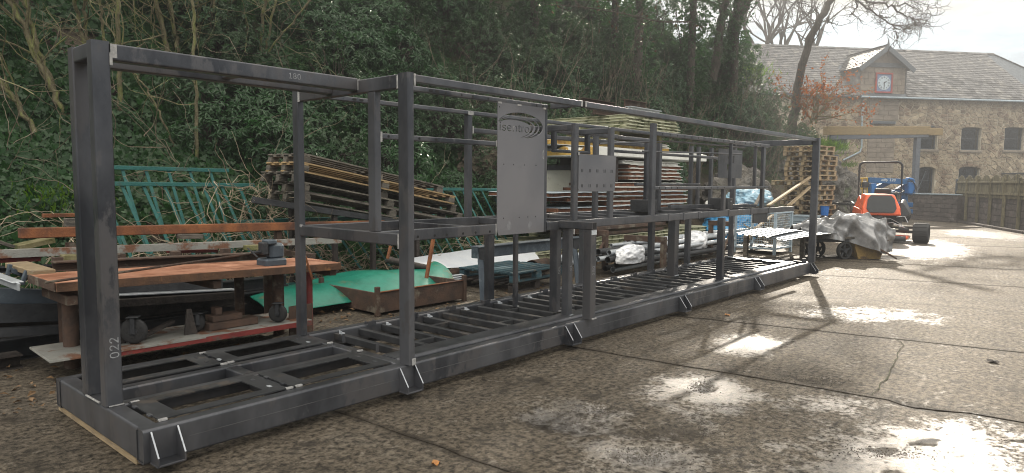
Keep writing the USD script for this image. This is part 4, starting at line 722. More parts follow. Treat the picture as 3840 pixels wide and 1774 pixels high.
for k, (x0, x1, y, z, w_, h, lb) in enumerate(((.2, 3.4, 7.45, .0, .22, .20, 'lowest black beam under the far side of the welding table'), (.4, 3.9, 7.55, .20, .16, .16, 'second black beam stacked under the far side of the welding table'), (1.2, 4.3, 7.75, .0, .2, .30, 'big black beam on the ground behind the welding table'), (-.3, 2.6, 7.8, .30, .14, .18, 'black beam lying behind the left leg of the welding table'), (2.6, 4.6, 7.8, .31, .12, .14, 'short black beam behind the right legs of the welding table'), (-1., 1.6, 7.1, .0, .2, .12, 'black beam on the ground at the left edge'))):
    single('black_beam', ibeam((x0, y, z), (x1, y + .05, z), w_, h), 'scrap_dark' if k % 2 else 'dark_steel', lb, 'beam')
for k, (a, c, y, h, w_, mt, lb) in enumerate(((b1(655, 482), b1(800, 476), 7.75, .07, .2, 'timber_moss', 'yellowed timber block left of the near gantry post'), (b2(885, 978), b2(1112, 965), 7.8, .06, .15, 'timber_moss', 'yellowed timber block left of the bench vice'), (b2(215, 862), b2(440, 862), 8.1, .055, .15, 'timber_grey', 'grey timber block between the rust tube and the grey channel'),
        (b1(550, 505), b1(645, 500), 7.6, .07, .1, 'rust_dark', 'brown steel stub left of the yellowed block'), (b1(1195, 468), b1(1280, 464), 7.6, .075, .1, 'rust_dark', 'brown steel stub just right of the near gantry post'), (b2(135, 1037), b2(215, 1034), 7.6, .07, .1, 'rust_dark', 'brown steel stub above the middle of the tabletop'), (b2(645, 1008), b2(720, 1006), 7.6, .07, .1, 'rust_dark', 'brown steel stub left of the vice'))):
    single('packing_block', pbar(a, c, y, h, w_), mt, lb, 'block')
single('rolled_beam', ibeam(ony(b1(530, 640), 7.5), ony(b2(1240, 1110), 7.5), .14, .09), 'rust_dark', 'rusty rolled beam lying level with the tabletop behind it', 'beam'); single('rolled_beam', ibeam(ony(b1(-250, 665), 7.9), ony(b1(800, 625), 7.9), .12, .06), 'dark_steel', 'black rolled beam behind the left end of the welding table', 'beam')
single('plank', pbar(b1(190, 555), b1(480, 640), 7.6, .05, .18, y2=7.0), 'timber_pale', 'pale plank slanting behind the left corner of the tabletop', 'plank'); single('plank', pbar(b1(200, 380), b1(560, 300), 8.9, .06, .25), 'timber_moss', 'mossy plank beyond the beams on the left', 'plank'); single('plank', pbar(b1(-100, 300), b1(150, 380), 8.6, .035, .18), 'timber_grey', 'grey plank at the left edge beyond the beams', 'plank')
single('steel_angle', cat(pbar(b1(-60, 660), b1(200, 755), 7.3, .012, .09, y2=6.9), pbar(b1(-60, 668), b1(200, 763), 7.3, .07, .012, y2=6.9)), 'galv', 'bright steel angle at the left edge', 'angle'); single('steel_frame_piece', cat(pbar(b1(75, 570), b1(115, 575), 7.4, .10, .05), pbar(b1(100, 600), b1(250, 660), 7.4, .045, .05), pbar(b1(230, 630), b1(272, 640), 7.2, .13, .05)), 'blue_steel', 'small blue grey frame piece left of the tabletop corner', 'frame piece')
for x, lb in ((.95, 'rusty rack post at the left edge holding the beams'), (2.35, 'rusty rack post behind the near gantry post'), (4.75, 'rusty rack post behind the near end of the cage')):
    t = Thing('rack_stand', lb, 'stand', (x, 8.0, 0)); t.part('upright', bx(x - .04, x + .04, 8.24, 8.32, 0, .97), 'rust_dark'); t.part('upright', bx(x - .04, x + .04, 7.62, 7.70, 0, .74), 'rust_dark'); t.part('arm', bx(x - .035, x + .035, 7.45, 8.34, .66, .735), 'rust_dark'); t.part('foot', bx(x - .06, x + .06, 7.4, 8.4, 0, .05), 'rust_dark')
# green railings leaning on the bank
def railing(label, x0, x1, y, z0, z1, dx, sp, lean=.35, rear=False):
    t = Thing('green_railing', label, 'railing', ((x0 + x1) / 2, y, 0), group=None)
    t.part('top_rail', bar((x0, y, z1), (x1, y, z1 - .02), .05, .055, .005), 'teal_paint'); t.part('bottom_rail', bar((x0 + dx, y - lean, z0), (x1 + dx, y - lean, z0), .04, .045, .005), 'teal_paint')
    x = x0 + .12
    while x < x1 - .03: t.part('baluster', bar((x, y + .005, z1 - .028), (x + dx, y - lean, z0 + .02), .013, .042, .003, (1, 0, 0)), 'teal_paint'); x += sp
railing('green steel railing leaning left of the tilted pallets, front one of two', 2.95, 5.14, 9.6, .08, 1.585, .42, .262); railing('green steel railing just behind the front one, with the higher top rail', 3.1, 5.0, 10.1, .3, 1.80, .25, .3, .3)
railing('green steel railing half hidden under the tilted pallets', 4.9, 8.4, 9.75, .05, 1.02, .42, .30, .4); railing('green steel railing right of the tilted pallets below the rock outcrop', 8.0, 10.45, 9.6, .05, 1.50, .62, .27, .4)
# pallets
def pallet(label, loc, rz=0., L=1.2, W=1.0, nb=7, mt='timber_pale', R=None, group=None, mb=None, h=.144, sp_=.095, name='pallet'):
    t = Thing(name, label, 'pallet', loc, rz, group); R = np.eye(3) if R is None else R; g = lambda m: xf(m, R); rr = random.Random(int(loc[0] * 977 + loc[2] * 1731 + W * 99)); mb = mb or mt
    for y in np.linspace(-W / 2 + sp_ / 2, W / 2 - sp_ / 2, nb): t.part('deck_board', g(bx(-L / 2 - rr.uniform(0, .01), L / 2 + rr.uniform(0, .01), y - sp_ / 2, y + sp_ / 2, h - .022, h, .002)), mt, local=True)
    for x in (-L / 2 + .07, 0, L / 2 - .07): t.part('stringer_board', g(bx(x - .05, x + .05, -W / 2, W / 2, h - .042, h - .0222, .002)), mt, local=True)
    for x in (-L / 2 + .07, 0, L / 2 - .07):
        for y in (-W / 2 + .05, 0, W / 2 - .05): t.part('block', g(bx(x - .068, x + .068, y - .049, y + .049, .0222, h - .0422, .003)), mb, local=True)
    for y in (-W / 2 + .05, 0, W / 2 - .05): t.part('base_board', g(bx(-L / 2, L / 2, y - .048, y + .048, 0, .022, .002)), mt, local=True)
    return t
ORD = ['lowest', 'second from the bottom', 'third from the bottom', 'fourth from the bottom', 'fifth from the bottom', 'sixth from the bottom', 'seventh from the bottom', 'eighth from the bottom', 'ninth from the bottom', 'tenth from the bottom', 'tenth from the top', 'ninth from the top', 'eighth from the top', 'seventh from the top', 'sixth from the top', 'fifth from the top', 'fourth from the top', 'third from the top', 'second from the top', 'topmost']
# tilted stack of long pallets
tl = math.atan2(-.44, 2.53); RT = roty(-tl) ; z = 0
names = ['lowest', 'second from the bottom', 'third from the bottom', 'fourth from the bottom', 'topmost']
for k in range(5):
    c = np.array([6.95 + .04 * (k % 2) - .06 * k, 9.1 + .03 * (k % 3), 1.06 + .148 * k]); Lk = (3.3, 3.25, 3.2, 3.05, 2.75)[k]
    pallet(f'long weathered pallet, {names[k]} of the tilted heap on the bank', c, 0, Lk, .95, 5, 'timber_new' if k == 3 else 'timber_grey', RT, mb='timber_grey', h=.146, sp_=.12, name='long_pallet')
single('prop_beam', pbar(kA(-120, 482), kA(1400, 718), 8.62, .085, .09), 'dark_steel', 'dark sloping beam carrying the tilted heap of long pallets', 'beam')
for x, z1 in ((5.9, 1.16), (6.6, 1.05), (7.5, .9)): single('prop_post', bar((x, 8.68, -.05), (x, 8.68, z1), .07, .07), 'scrap_dark', {5.9: 'dark prop post under the high end of the sloping beam', 6.6: 'dark prop post under the middle of the sloping beam', 7.5: 'dark prop post under the low end of the sloping beam'}[x], 'post')
for x, y in ((5.7, 9.5), (7.9, 9.5)): single('prop_post', bar((x, y, -.1), (x, y, 1.28 - .17 * (x - 5.7)), .09, .09), 'scrap_dark', 'dark rear post under the tilted heap, ' + ('left one' if x < 6 else 'right one'), 'post')
# teal sheet, rusty tray, white sheet
u = np.linspace(0, 1, 40)[:, None]; vv = np.linspace(0, 1, 14)[None]; xa = 3.95 + u * 3.0
Pz = .10 + .20 * np.sin(np.clip(vv * 1.25, 0, 1) * PI * .62) + .05 * np.sin(u * 9 + vv * 3) * vv + .10 * np.clip((u - .82) / .18, 0, 1) ** 2 * np.sin(vv * PI) - .12 * np.clip((.15 - u) / .15, 0, 1) * vv + .06 * u
single('teal_sheet', thick(np.stack([xa + .2 * vv + .03 * np.sin(vv * 9), 7.15 + .95 * vv + .06 * np.sin(u * 7) + 0 * xa, Pz + 0 * xa], -1), .012), 'teal_sheet', 'big curled sea green plastic sheet behind the rusty tray', 'plastic sheet', smooth=50)
tr = Thing('rusty_tray', 'shallow rusty brown steel tray with corner posts on the ground', 'tray', (5.85, 7.2, 0)); x0, x1, y0, y1 = 5.11, 6.60, 6.65, 7.85
tr.part('front_wall', bx(x0, x1, y0, y0 + .02, .035, .285, .004), 'rust_dark'); tr.part('back_wall', bx(x0, x1, y1 - .02, y1, .035, .285, .004), 'rust_dark'); tr.part('side_wall', bx(x0, x0 + .02, y0 + .021, y1 - .021, .035, .285, .004), 'rust_dark'); tr.part('side_wall', bx(x1 - .02, x1, y0 + .021, y1 - .021, .035, .285, .004), 'rust_dark'); tr.part('floor', bx(x0 + .02, x1 - .02, y0 + .02, y1 - .02, .04, .05, 0), 'rust_dark')
for x in (x0 - .02, x1 - .03):
    for y in (y0 - .025, y1 - .03): tr.part('corner_post', bx(x, x + .055, y, y + .055, 0, .36, .004), 'rust_dark')
tr.part('lip', bx(x0 + .04, x1 - .03, y0 - .012, y0 + .03, .286, .295, .002), 'rust')
def quad(pts, n=8, m=6, sag=0., seed=0, t=.004):
    (a, b, c, d) = [np.asarray(p, float) for p in pts]; u = np.linspace(0, 1, n)[:, None, None]; v_ = np.linspace(0, 1, m)[None, :, None]
    P = (a * (1 - u) + b * u) * (1 - v_) + (d * (1 - u) + c * u) * v_
    if sag: P = P + np.array([0, -.4, 1]) * (sag * (meshkit.fbm(P * 2.2, 3, seed) - .5))[..., None]
    return thick(P, t)
single('white_panel', quad((ony(kB(140, 520), 7.85), ony(kB(1440, 440), 7.85), ony(kB(1285, 222), 8.75), ony(kB(140, 395), 8.5)), 12, 8, .02, 1), 'white_sheet', 'large clean white sheet leaning behind the steel trestle', 'sheet'); single('steel_angle', cat(pbar(kB(450, 522), kB(1125, 437), 7.7, .07, .01), pbar(kB(450, 565), kB(1125, 487), 7.69, .008, .09)), 'rust_dark', 'brown steel angle lying along the foot of the white sheet', 'angle')
single('rust_stake', bar(ony(kA(1690, 905), 7.0), ony(kB(268, 605), 7.0), .05, .035, .003, (1, 0, 0)), 'rust', 'rust brown stake standing in front of the white sheet', 'stake'); single('rust_stake', bar(ony(kA(1258, 980), 7.6), ony(kA(1225, 1110), 7.6), .04, .03, .003, (1, 0, 0)), 'rust', 'short rust brown stake behind the near corner post', 'stake')
single('rust_pipe', pipe(ony(kB(1335, 495), 7.3), ony(kB(1490, 462), 8.2), .125, 26, .008), 'rust_dark', 'short fat brown pipe lying on the blue pallet', 'pipe', smooth=35); single('dark_pipe', pipe(ony(kA(1215, 1118), 7.9), ony(kB(270, 500), 7.6), .05, 14), 'scrap_dark', 'dark pipe lying on the sea green sheet', 'pipe', smooth=40)
for k in range(3): single('pale_strip', pbar(kB(450 + 12 * k, 590 + 16 * k), kB(650, 562 + 22 * k), 7.35 - .05 * k, .012, .07), 'galv', ['rear', 'middle', 'front'][k] + ' pale metal strip lying between the tray and the trestle', 'strip')
ts = Thing('steel_trestle', 'blue grey steel trestle with splayed flat legs beside the blue pallet', 'trestle', (7.9, 6.6, 0))
ts.part('beam', bx(6.74, 9.30, 6.53, 6.66, .585, .735, .006), 'blue_steel'); ts.part('beam_flange', bx(6.74, 9.30, 6.50, 6.69, .7355, .75, .003), 'blue_steel')
for x in (6.86, 9.05):
    ts.part('leg', bar((x - .05, 6.56, .72), (x - .20, 6.35, 0), .10, .02, .003, (0, 1, 0)), 'blue_steel'); ts.part('leg', bar((x + .02, 6.62, .72), (x + .33, 6.68, 0), .10, .02, .003, (0, 1, 0)), 'blue_steel')
    ts.part('head_plate', bx(x - .12, x + .1, 6.505, 6.512, .56, .73, .002), 'dark_steel')
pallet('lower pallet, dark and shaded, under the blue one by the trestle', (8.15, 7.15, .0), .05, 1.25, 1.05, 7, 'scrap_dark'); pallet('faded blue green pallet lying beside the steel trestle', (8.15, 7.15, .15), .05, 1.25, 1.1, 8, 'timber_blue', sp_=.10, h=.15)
# insulated panels
def ipanel(label, x0, x1, y0, y1, z, t=.08, skin='panel_white', core='foam_orange', rz=0., ragged=.02, sd=0):
    c = ((x0 + x1) / 2, (y0 + y1) / 2, z); T = Thing('insulated_panel', label, 'panel', c, rz); a, b = (x1 - x0) / 2, (y1 - y0) / 2; rr = random.Random(sd * 77 + int(z * 1000)); s = lambda: rr.uniform(-ragged, ragged)
    T.part('core', bx(-a + s(), a + s(), -b + abs(s()), b, .005, t - .005, .012), core, local=True)
    for zz, nm in ((0, 'lower_skin'), (t - .006, 'upper_skin')):
        P = np.array([[(x, y, zz + .006 + .010 * rr.random() + .02 * (fbm((x * 2.3, y * 3, sd + zz), 1, 2) - .5)) for y in np.linspace(-b - .028, b, 5)] for x in np.linspace(-a, a, 26)]); T.part(nm, thick(P, .011), skin, local=True)
    return T
nm7 = ['lowest', 'second', 'third', 'fourth', 'fifth', 'sixth', 'seventh', 'eighth', 'ninth', 'tenth']
for k in range(6): ipanel(f'mossy cream panel, {nm7[k] if k == 0 else nm7[k] + " up"} in the low stack on the ground', 11.45 + .08 * (k % 3), 17.0 + .1 * ((k * 5) % 3), 8.0 + .02 * (k % 2), 9.7, .02 + .082 * k, .078, 'panel_moss', 'foam_old', sd=k)
ipanel('thick mossy panel lying left of the low stack behind the trestle', 10.1, 11.35, 8.15, 9.6, .30, .16, 'panel_moss', 'foam_old', sd=31); ipanel('second thick mossy panel under the one behind the trestle', 10.0, 11.35, 8.1, 9.6, .12, .16, 'panel_moss', 'foam_old', sd=32)
for k, (x0, x1, y) in enumerate(((11.4, 14.6, 8.0), (11.7, 15.6, 8.35), (12.0, 16.5, 8.9), (11.6, 15.2, 9.4))): single('bearer', bx(x0, x1, y, y + .13, .53, .60 + .03 * (k % 2), .006), 'timber_pale' if k == 1 else 'rust_dark', ['brown front bearer on the low mossy panel stack', 'pale timber bearer on the low mossy panel stack', 'dark third bearer on the low mossy stack', 'rear bearer on the low mossy stack'][k], 'bearer')
for k in range(5): single('packing_block', bx(11.9 + .9 * k, 12.05 + .9 * k, 8.02, 8.5, .635, .74, .006), 'rust_dark', f'dark packing block {["farthest left", "second from the left", "in the middle", "second from the right", "farthest right"][k]} under the orange edged panels', 'block')
oz = .75
for k in range(9):
    left = (10.2, 10.15, 12.35, 10.5, 12.3, 10.9, 10.2, 12.3, 12.45)[k]
    ipanel(f'orange edged panel, {nm7[k] if k == 0 else nm7[k] + " up"} in the middle stack', left if k in (0, 1, 3, 5, 6) else left, 16.0 - .12 * ((k * 3) % 5), 8.0 + .03 * ((k * 7) % 3), 9.6, oz + .1 * k, .088, 'panel_blue' if k in (1, 3, 6) else 'panel_white', 'foam_orange', ragged=.05, sd=40 + k)
for k in range(3): single('packing_block', bx(13.2 + .95 * k, 13.35 + .95 * k, 8.05, 9.3, 1.652, 1.70, .004), 'scrap_dark', f'black packing strip under the upper orange edged panels, {["left", "middle", "right"][k]} one', 'block')
for k in range(4): ipanel(f'dark orange edged panel, {["lowest", "second up", "third up", "topmost"][k]} in the upper stack', 13.05 + .03 * (k % 2), 15.5 - .1 * (k % 3), 8.03, 9.6, 1.705 + .085 * k, .078, 'panel_white', 'foam_orange', sd=60 + k)
ipanel('cream sheet lying on the upper orange edged stack', 12.85, 15.35, 8.05, 9.5, 2.05, .07, 'panel_white', 'panel_white', sd=70); single('packing_block', bx(13.0, 15.2, 8.5, 8.6, 2.122, 2.19, .004), 'timber_grey', 'timber strip under the white roof panel with yellow foam ends', 'block'); single('packing_block', bx(12.6, 12.72, 8.1, 9.6, 1.66, 2.19, .004), 'scrap_dark', 'dark upright block under the left end of the white roof panel', 'block')
# roof panel with ribs: profile across y, extruded in x
rp = Thing('roof_panel', 'white ribbed roof panel with bare yellow foam at its left end', 'panel', (14.1, 9.0, 2.2)); prof = [(8.0, 2.2)]
for k in range(3): y = 8.0 + .62 * k; prof += [(y, 2.205), (y + .02, 2.36), (y + .10, 2.385), (y + .2, 2.36), (y + .26, 2.30), (y + .56, 2.30)]
prof += [(9.85, 2.37), (9.95, 2.37), (9.95, 2.2)]
PX = lambda P, x0, x1: prism(Polygon(P).buffer(0), x1 - x0, frame_of((0, 1, 0), (0, 0, 1), (1, 0, 0)), (x0, 0, 0))
rp.part('foam', PX(prof[1:], 11.55, 16.6), 'foam_yellow'); rp.part('bottom_skin', bx(11.55, 16.72, 7.985, 9.95, 2.19, 2.2, .002), 'panel_white'); up_ = [(y, z + .006) for y, z in prof[1:-1]]
rp.part('top_skin', PX([(7.988, 2.203)] + [(7.988, 2.30)] + up_[1:] + [(y, z) for y, z in prof[1:-1]][::-1], 11.62, 16.72), 'panel_white'); rp.part('side_skin', bx(11.60, 16.72, 7.975, 7.987, 2.203, 2.365, .003), 'panel_white')
ipanel('yellow foam panel lying behind on top of the white roof panel', 11.3, 16.2, 8.75, 9.9, 2.42, .11, 'panel_white', 'foam_yellow', sd=80); ipanel('white sheet panel above the yellow foam panel', 13.0, 16.0, 8.7, 9.85, 2.54, .06, 'panel_white', 'panel_white', sd=81)
single('bearer', bx(13.1, 13.22, 8.4, 9.8, 2.602, 2.84, .005), 'timber_moss', 'left mossy bearer under the top panels', 'bearer'); single('bearer', bx(15.0, 15.12, 8.4, 9.8, 2.602, 2.84, .005), 'timber_moss', 'right mossy bearer under the top panels', 'bearer')
for k in range(4): ipanel(f'mossy yellow green panel, {["lowest", "second up", "third up", "topmost"][k]} of the high pile under the steel joists', 12.95 + .04 * (k % 2), 15.35 - .05 * k, 8.05, 10.3, 2.845 + .072 * k, .066, 'panel_moss', 'foam_old', sd=90 + k)
for k, (x0, x1, y, z, h, mt, lb) in enumerate(((12.6, 13.9, 8.7, 3.14, .16, 'rust_dark', 'left rusty rolled joist on the high panel pile'), (13.3, 14.7, 8.25, 3.14, .20, 'galv', 'front joist with a pale painted web on the high panel pile'), (13.7, 14.65, 8.6, 3.35, .2, 'rust_dark', 'right rusty rolled joist on the high panel pile'), (12.5, 13.8, 8.95, 3.31, .19, 'rust_dark', 'highest rusty rolled joist at the back of the high panel pile'))):
    single('rolled_joist', ibeam((x0, y, z), (x1, y, z), .15, h), mt, lb, 'joist')
cb = Thing('cream_board', 'scuffed cream board standing left of the panel stacks', 'board', (11.2, 9.5, .6)); A_ = [ony(kC(60, 1045), 9.4), ony(kC(345, 1045), 9.2), ony(kC(345, 782), 9.2), ony(kC(60, 780), 9.4)]; cb.part('sheet', quad(A_, 6, 6, .02, 4, .02), 'cream_board'); cb.part('cap', bar(ony(kC(55, 757), 9.4), ony(kC(350, 757), 9.2), .3, .10, .005), 'dark_steel')
# pipes on rusty trestles with bags
rng = np.random.default_rng(9); lab = iter(['thick dark pipe end nearest', 'upper left', 'upper right', 'second row left', 'second row middle', 'second row right', 'third row', 'lowest front', 'lowest rear', 'bright long front', 'bright long middle', 'bright long rear', 'slim rear', 'slim far', 'dull far'])
pts = [(10.0, 6.55, .30), (10.15, 6.62, .41), (10.05, 6.78, .42), (10.2, 6.5, .20), (9.9, 6.68, .31), (10.1, 6.83, .30), (9.95, 6.93, .40), (10.25, 6.6, .10), (10.3, 6.8, .10), (9.2, 6.95, .26), (9.3, 7.1, .35), (9.5, 7.2, .25), (10.8, 7.0, .47), (11.5, 7.15, .46), (11.0, 6.9, .15)]
for k, (x, y, z) in enumerate(pts):
    r = (.055, .048, .05, .05, .045, .05, .05, .05, .05, .04, .045, .04, .035, .04, .05)[k]; dy = rng.uniform(-.15, .25)
    single('steel_pipe', pipe((x, y, z), (x + rng.uniform(4.0, 5.6), y + dy, z + rng.uniform(-.02, .05)), r, 16, .005), 'galv' if k > 8 or k % 3 == 1 else 'dark_steel', f'steel pipe in the bundle by the rusty trestles, {next(lab)} one', 'pipe', smooth=35)
def rtrestle(label, x, y, z1, w=.62, s=1):
    t = Thing('rusty_trestle', label, 'trestle', (x, y, 0)); t.part('top_bar', bx(x - .05, x + .05, y - w / 2, y + w / 2, z1 - .11, z1, .005), 'rust_dark'); 
    for k in (-1, 1): t.part('upright', bx(x - .05, x + .05, y + k * (w / 2 - .05) - .045, y + k * (w / 2 - .05) + .045, 0, z1 - .112, .005), 'rust_dark')
    t.part('brace', bar((x + .06, y - w / 2 + .06, z1 - .13), (x + .5 * s, y - w / 2 + .06, .02), .05, .04), 'rust_dark'); t.part('brace', bar((x + .06, y + w / 2 - .06, z1 - .13), (x + .5 * s, y + w / 2 - .06, .02), .05, .04), 'rust_dark')
rtrestle('rusty trestle in front of the pipe bundle, nearest one', 11.6, 6.75, .62, .9); rtrestle('rusty trestle behind the first white bag', 10.9, 7.6, .74, .9, -1); rtrestle('rusty trestle farthest right by the blue tarpaulin', 14.9, 6.7, .78, .6, -1)
for k in range(2): single('rust_frame_rail', bx(10.6, 13.4, 7.35 + .35 * k, 7.42 + .35 * k, .73 + .02 * k, .79 + .02 * k), 'rust_dark', ['front', 'rear'][k] + ' dark rail over the rusty trestles beside the mossy panels', 'rail')
def bag(name, c, r, mt, label, cat_, sd, amp=.28, sub=4, fold=9.):
    m = trimesh.creation.icosphere(sub); V = np.array(m.vertices); n = meshkit.fbm(V * 1.5 + sd, 3, sd) - .5; f = np.abs(meshkit.fbm(V * fold / 3 + sd * 2, 3, sd + 1) - .5)
    V = V * (1 + 2 * amp * n - .32 * f)[:, None]; V[:, 2] = np.maximum(V[:, 2], -.55); single(name, (V * np.asarray(r) + np.asarray(c), np.array(m.faces)), mt, label, cat_, smooth=60)
bag('plastic_bag', ony(kD(870, 785), 6.38), (.42, .20, .20), 'bag_white', 'crumpled white plastic bag on the near end of the pipes', 'bag', 3); bag('plastic_bag', ony(kD(1490, 650), 6.75), (.45, .22, .25), 'bag_white', 'crumpled white plastic bag farther along the pipes', 'bag', 7)
bag('blue_tarpaulin', (18.4, 8.0, .42), (.9, .75, .55), 'tarp_blue', 'bright blue tarpaulin over a pile beyond the low panels', 'tarpaulin', 11, .2, 5, 12); bag('blue_tarpaulin', (17.3, 7.75, .30), (.55, .6, .40), 'tarp_blue', 'lower fold of blue tarpaulin by the rusty trestle', 'tarpaulin', 13, .2, 4, 12); bag('pale_tarpaulin', ony(kE(455, 585), 8.1), (1.0, .6, .36), 'tarp_pale', 'pale blue crumpled tarpaulin heap beside the leaning planks', 'tarpaulin', 17, .3, 5, 12)
single('board_offcut', quad((ony(kE(100, 612), 7.2), ony(kE(260, 612), 7.2), ony(kE(262, 598), 7.5), ony(kE(110, 600), 7.5)), 4, 4, 0, 0, .05), 'panel_white', 'white board lying on the blue tarpaulin', 'board')
# mesh cage
mc = Thing('mesh_cage', 'pale blue grey wire mesh stillage full of timber scraps', 'stillage', (16.25, 6.25, 0)); x0, x1, y0, y1 = 15.7, 16.8, 5.75, 6.76
for x in (x0, x1 - .06):
    for y in (y0, y1 - .06): mc.part('corner_post', bx(x, x + .06, y, y + .06, 0, 1.0), 'lead_grey')
for z in (.12, .50, .95):
    for x in (x0 + .01, x1 - .05): mc.part('rail', bx(x, x + .04, y0 + .061, y1 - .061, z, z + .045), 'lead_grey')
    for y in (y0 + .01, y1 - .05): mc.part('rail', bx(x0 + .061, x1 - .061, y, y + .04, z, z + .045), 'lead_grey')
mc.part('wire_mesh', cat(*[bx(x0 + .02, x0 + .026, y, y + .006, .165, .95, 0) for y in np.arange(y0 + .1, y1 - .06, .055)], *[bx(x0 + .027, x0 + .033, y0 + .06, y1 - .06, z, z + .006, 0) for z in np.arange(.2, .94, .055)], *[bx(x, x + .006, y0 + .02, y0 + .026, .165, .95, 0) for x in np.arange(x0 + .1, x1 - .06, .055)], *[bx(x0 + .06, x1 - .06, y0 + .027, y0 + .033, z, z + .006, 0) for z in np.arange(.2, .94, .055)]), 'lead_grey', kind='stuff'); mc.part('floor', bx(x0 + .05, x1 - .05, y0 + .05, y1 - .05, .13, .15, 0), 'dark_steel')
rr = random.Random(4); names_ = iter(['leaning left', 'crossed at the front', 'standing upright', 'lying low', 'broken at the right', 'buried at the back', 'thin one at the front', 'wide one on the right', 'short one in the middle'])
for k in range(9):
    a = np.array([rr.uniform(15.85, 16.6), rr.uniform(5.9, 6.6), rr.uniform(.16, .3)]); b = np.array([rr.uniform(15.85, 16.6), rr.uniform(5.85, 6.65), rr.uniform(.45, 1.15 if k < 4 else .7)]); single('timber_offcut', bar(a, b, rr.uniform(.07, .14), .03), 'timber_pale' if k < 5 else 'timber_grey', f'timber offcut in the mesh stillage, {next(names_)}', 'offcut')
# corrugated sheets in front of the cage
def corrug(label, A, B_, C_, n=6, dz=0.):
    A, B_, C_ = [np.asarray(p, float) for p in (A, B_, C_)]; u = np.linspace(0, 1, n * 8 + 1); prof = np.clip(np.cos(u * n * 2 * PI) * 1.8, -.2, 1) * .022; v = np.linspace(0, 1, 12)
    P = A[None, None] + (B_ - A)[None, None] * u[:, None, None] + (C_ - A)[None, None] * v[None, :, None]; P[..., 2] += prof[:, None] + dz + .02 * np.sin(v * 3)[None]; single('corrugated_sheet', thick(P, .003), 'galv', label, 'roofing sheet', smooth=30)
zc = .60; a_, b_, c_ = onz(kE(355, 884), zc), onz(kE(640, 912), zc), onz(kE(640, 838), zc); corrug('upper ribbed metal roofing sheet lying in front of the mesh stillage', a_, b_, a_ + (c_ - a_) * 1.0, 5, .02)
a_, b_ = onz(kE(590, 905), zc - .03), onz(kE(780, 935), zc - .03); corrug('lower ribbed metal roofing sheet reaching towards the covered wagon', a_, b_, a_ + (onz(kE(1010, 850), zc - .03) - a_), 4); 
for k, p in enumerate((kE(420, 905), kE(900, 900))): c = onz(p, zc - .07) + [.35, .1, 0]; single('sheet_support', bar((c[0], c[1], 0), (c[0], c[1], zc - .06), .09, .09), 'timber_grey', ['timber prop under the left end of the roofing sheets', 'timber prop under the right end of the roofing sheets'][k], 'prop')
# tall pallet stack, one built then copied
P_ = pallet('pale wooden pallet, lowest of the tall stack beside the rock', (21.55, 6.95, 0.), -.10, 1.2, 1.05, 7, 'timber_pale'); rr = random.Random(8)
for k in range(1, 19):
    dup(P_, (21.55 + rr.uniform(-.06, .06) - (.25 if k == 11 else 0), 6.95 + rr.uniform(-.07, .07) + (.25 if k == 11 else 0), .1455 * k), -.10 + rr.uniform(-.05, .05), f'pale wooden pallet, {ORD[k] if k < 9 else ORD[min(19, k + 1)]} of the tall stack beside the rock', 'pallet')
for k, (a, b, y) in enumerate(((kE(620, 640), kE(968, 405), 6.35), (kE(790, 640), kE(968, 485), 6.2), (kE(425, 900), kE(655, 720), 6.9), (kE(510, 640), kE(570, 530), 7.2))): single('leaning_plank', bar(ony(a, y), ony(b, y + .1), .10, .04, .004, (1, 0, 0)), 'timber_pale' if k != 3 else 'timber_grey', ['upper plank leaning on the tall pallet stack', 'lower plank leaning on the tall pallet stack', 'plank leaning behind the mesh stillage', 'short plank leaning by the pale blue tarpaulin'][k], 'plank')
cr = Thing('plastic_crate', 'pale grey plastic crate stacked between the frame and the tall pallets', 'crate', (19.0, 6.1, 0)); 
for z in (.45, .62, .79): cr.part('tray', cat(bx(18.7, 19.3, 5.9, 6.5, z - .15, z, .01), bx(18.68, 19.32, 5.88, 6.52, z - .02, z + .01, .004)), 'lead_grey')
cr.part('stand', bx(18.75, 19.25, 5.95, 6.45, 0, .30), 'timber_grey')
single('blue_bucket', lathe([(0, 0), (.13, 0), (.16, .32), (.165, .33), (.15, .33), (.12, .02), (0, .02)], 20) if False else xf(lathe([(0, 0), (.10, 0), (.12, .26), (.13, .27), (.11, .27), (.09, .02), (0, .02)], 20), None, ony(kE(1083, 722), 6.3)), 'crate_blue', 'small blue bucket behind the tall pallet stack', 'bucket', smooth=40)
# dead brambles and leaf litter
rng = np.random.default_rng(21)
single('dead_brambles', cat(twigs(rng, 260, 1.3, .006, ((3.2, 6.4), (9.0, 9.9), (.0, .7)), .7, 8), twigs(rng, 90, 1.0, .006, ((4.2, 5.4), (8.9, 9.6), (.4, 1.6)), .8, 8, 1.2), twigs(rng, 150, 1.1, .006, ((6.0, 10.5), (8.8, 9.8), (0, .5)), .7, 8), twigs(rng, 70, 1.2, .006, ((1.0, 3.4), (9.3, 10.6), (.2, 1.0)), .7, 8)), 'dead_twig', 'tangle of dead pale brambles in and around the green railings', 'brambles', kind='stuff')
N = 1500; x = rng.uniform(.5, 14, N); y = np.where(rng.random(N) < .75, rng.uniform(6.2, 10, N), rng.uniform(5.6, 6.4, N)); a = rng.uniform(0, 6.28, N)
L_ = leaves(np.stack([x, y, rng.uniform(.006, .03, N)], 1), np.stack([np.cos(a), np.sin(a), rng.normal(0, .25, N)], 1), np.tile([0., 0, 1], (N, 1)) + rng.normal(0, .3, (N, 3)), rng.uniform(.04, .09, N), rng.uniform(.02, .05, N)); single('leaf_litter', L_, 'leaf_litter', 'brown fallen leaves and crumbs along the foot of the bank', 'leaf litter', kind='stuff')
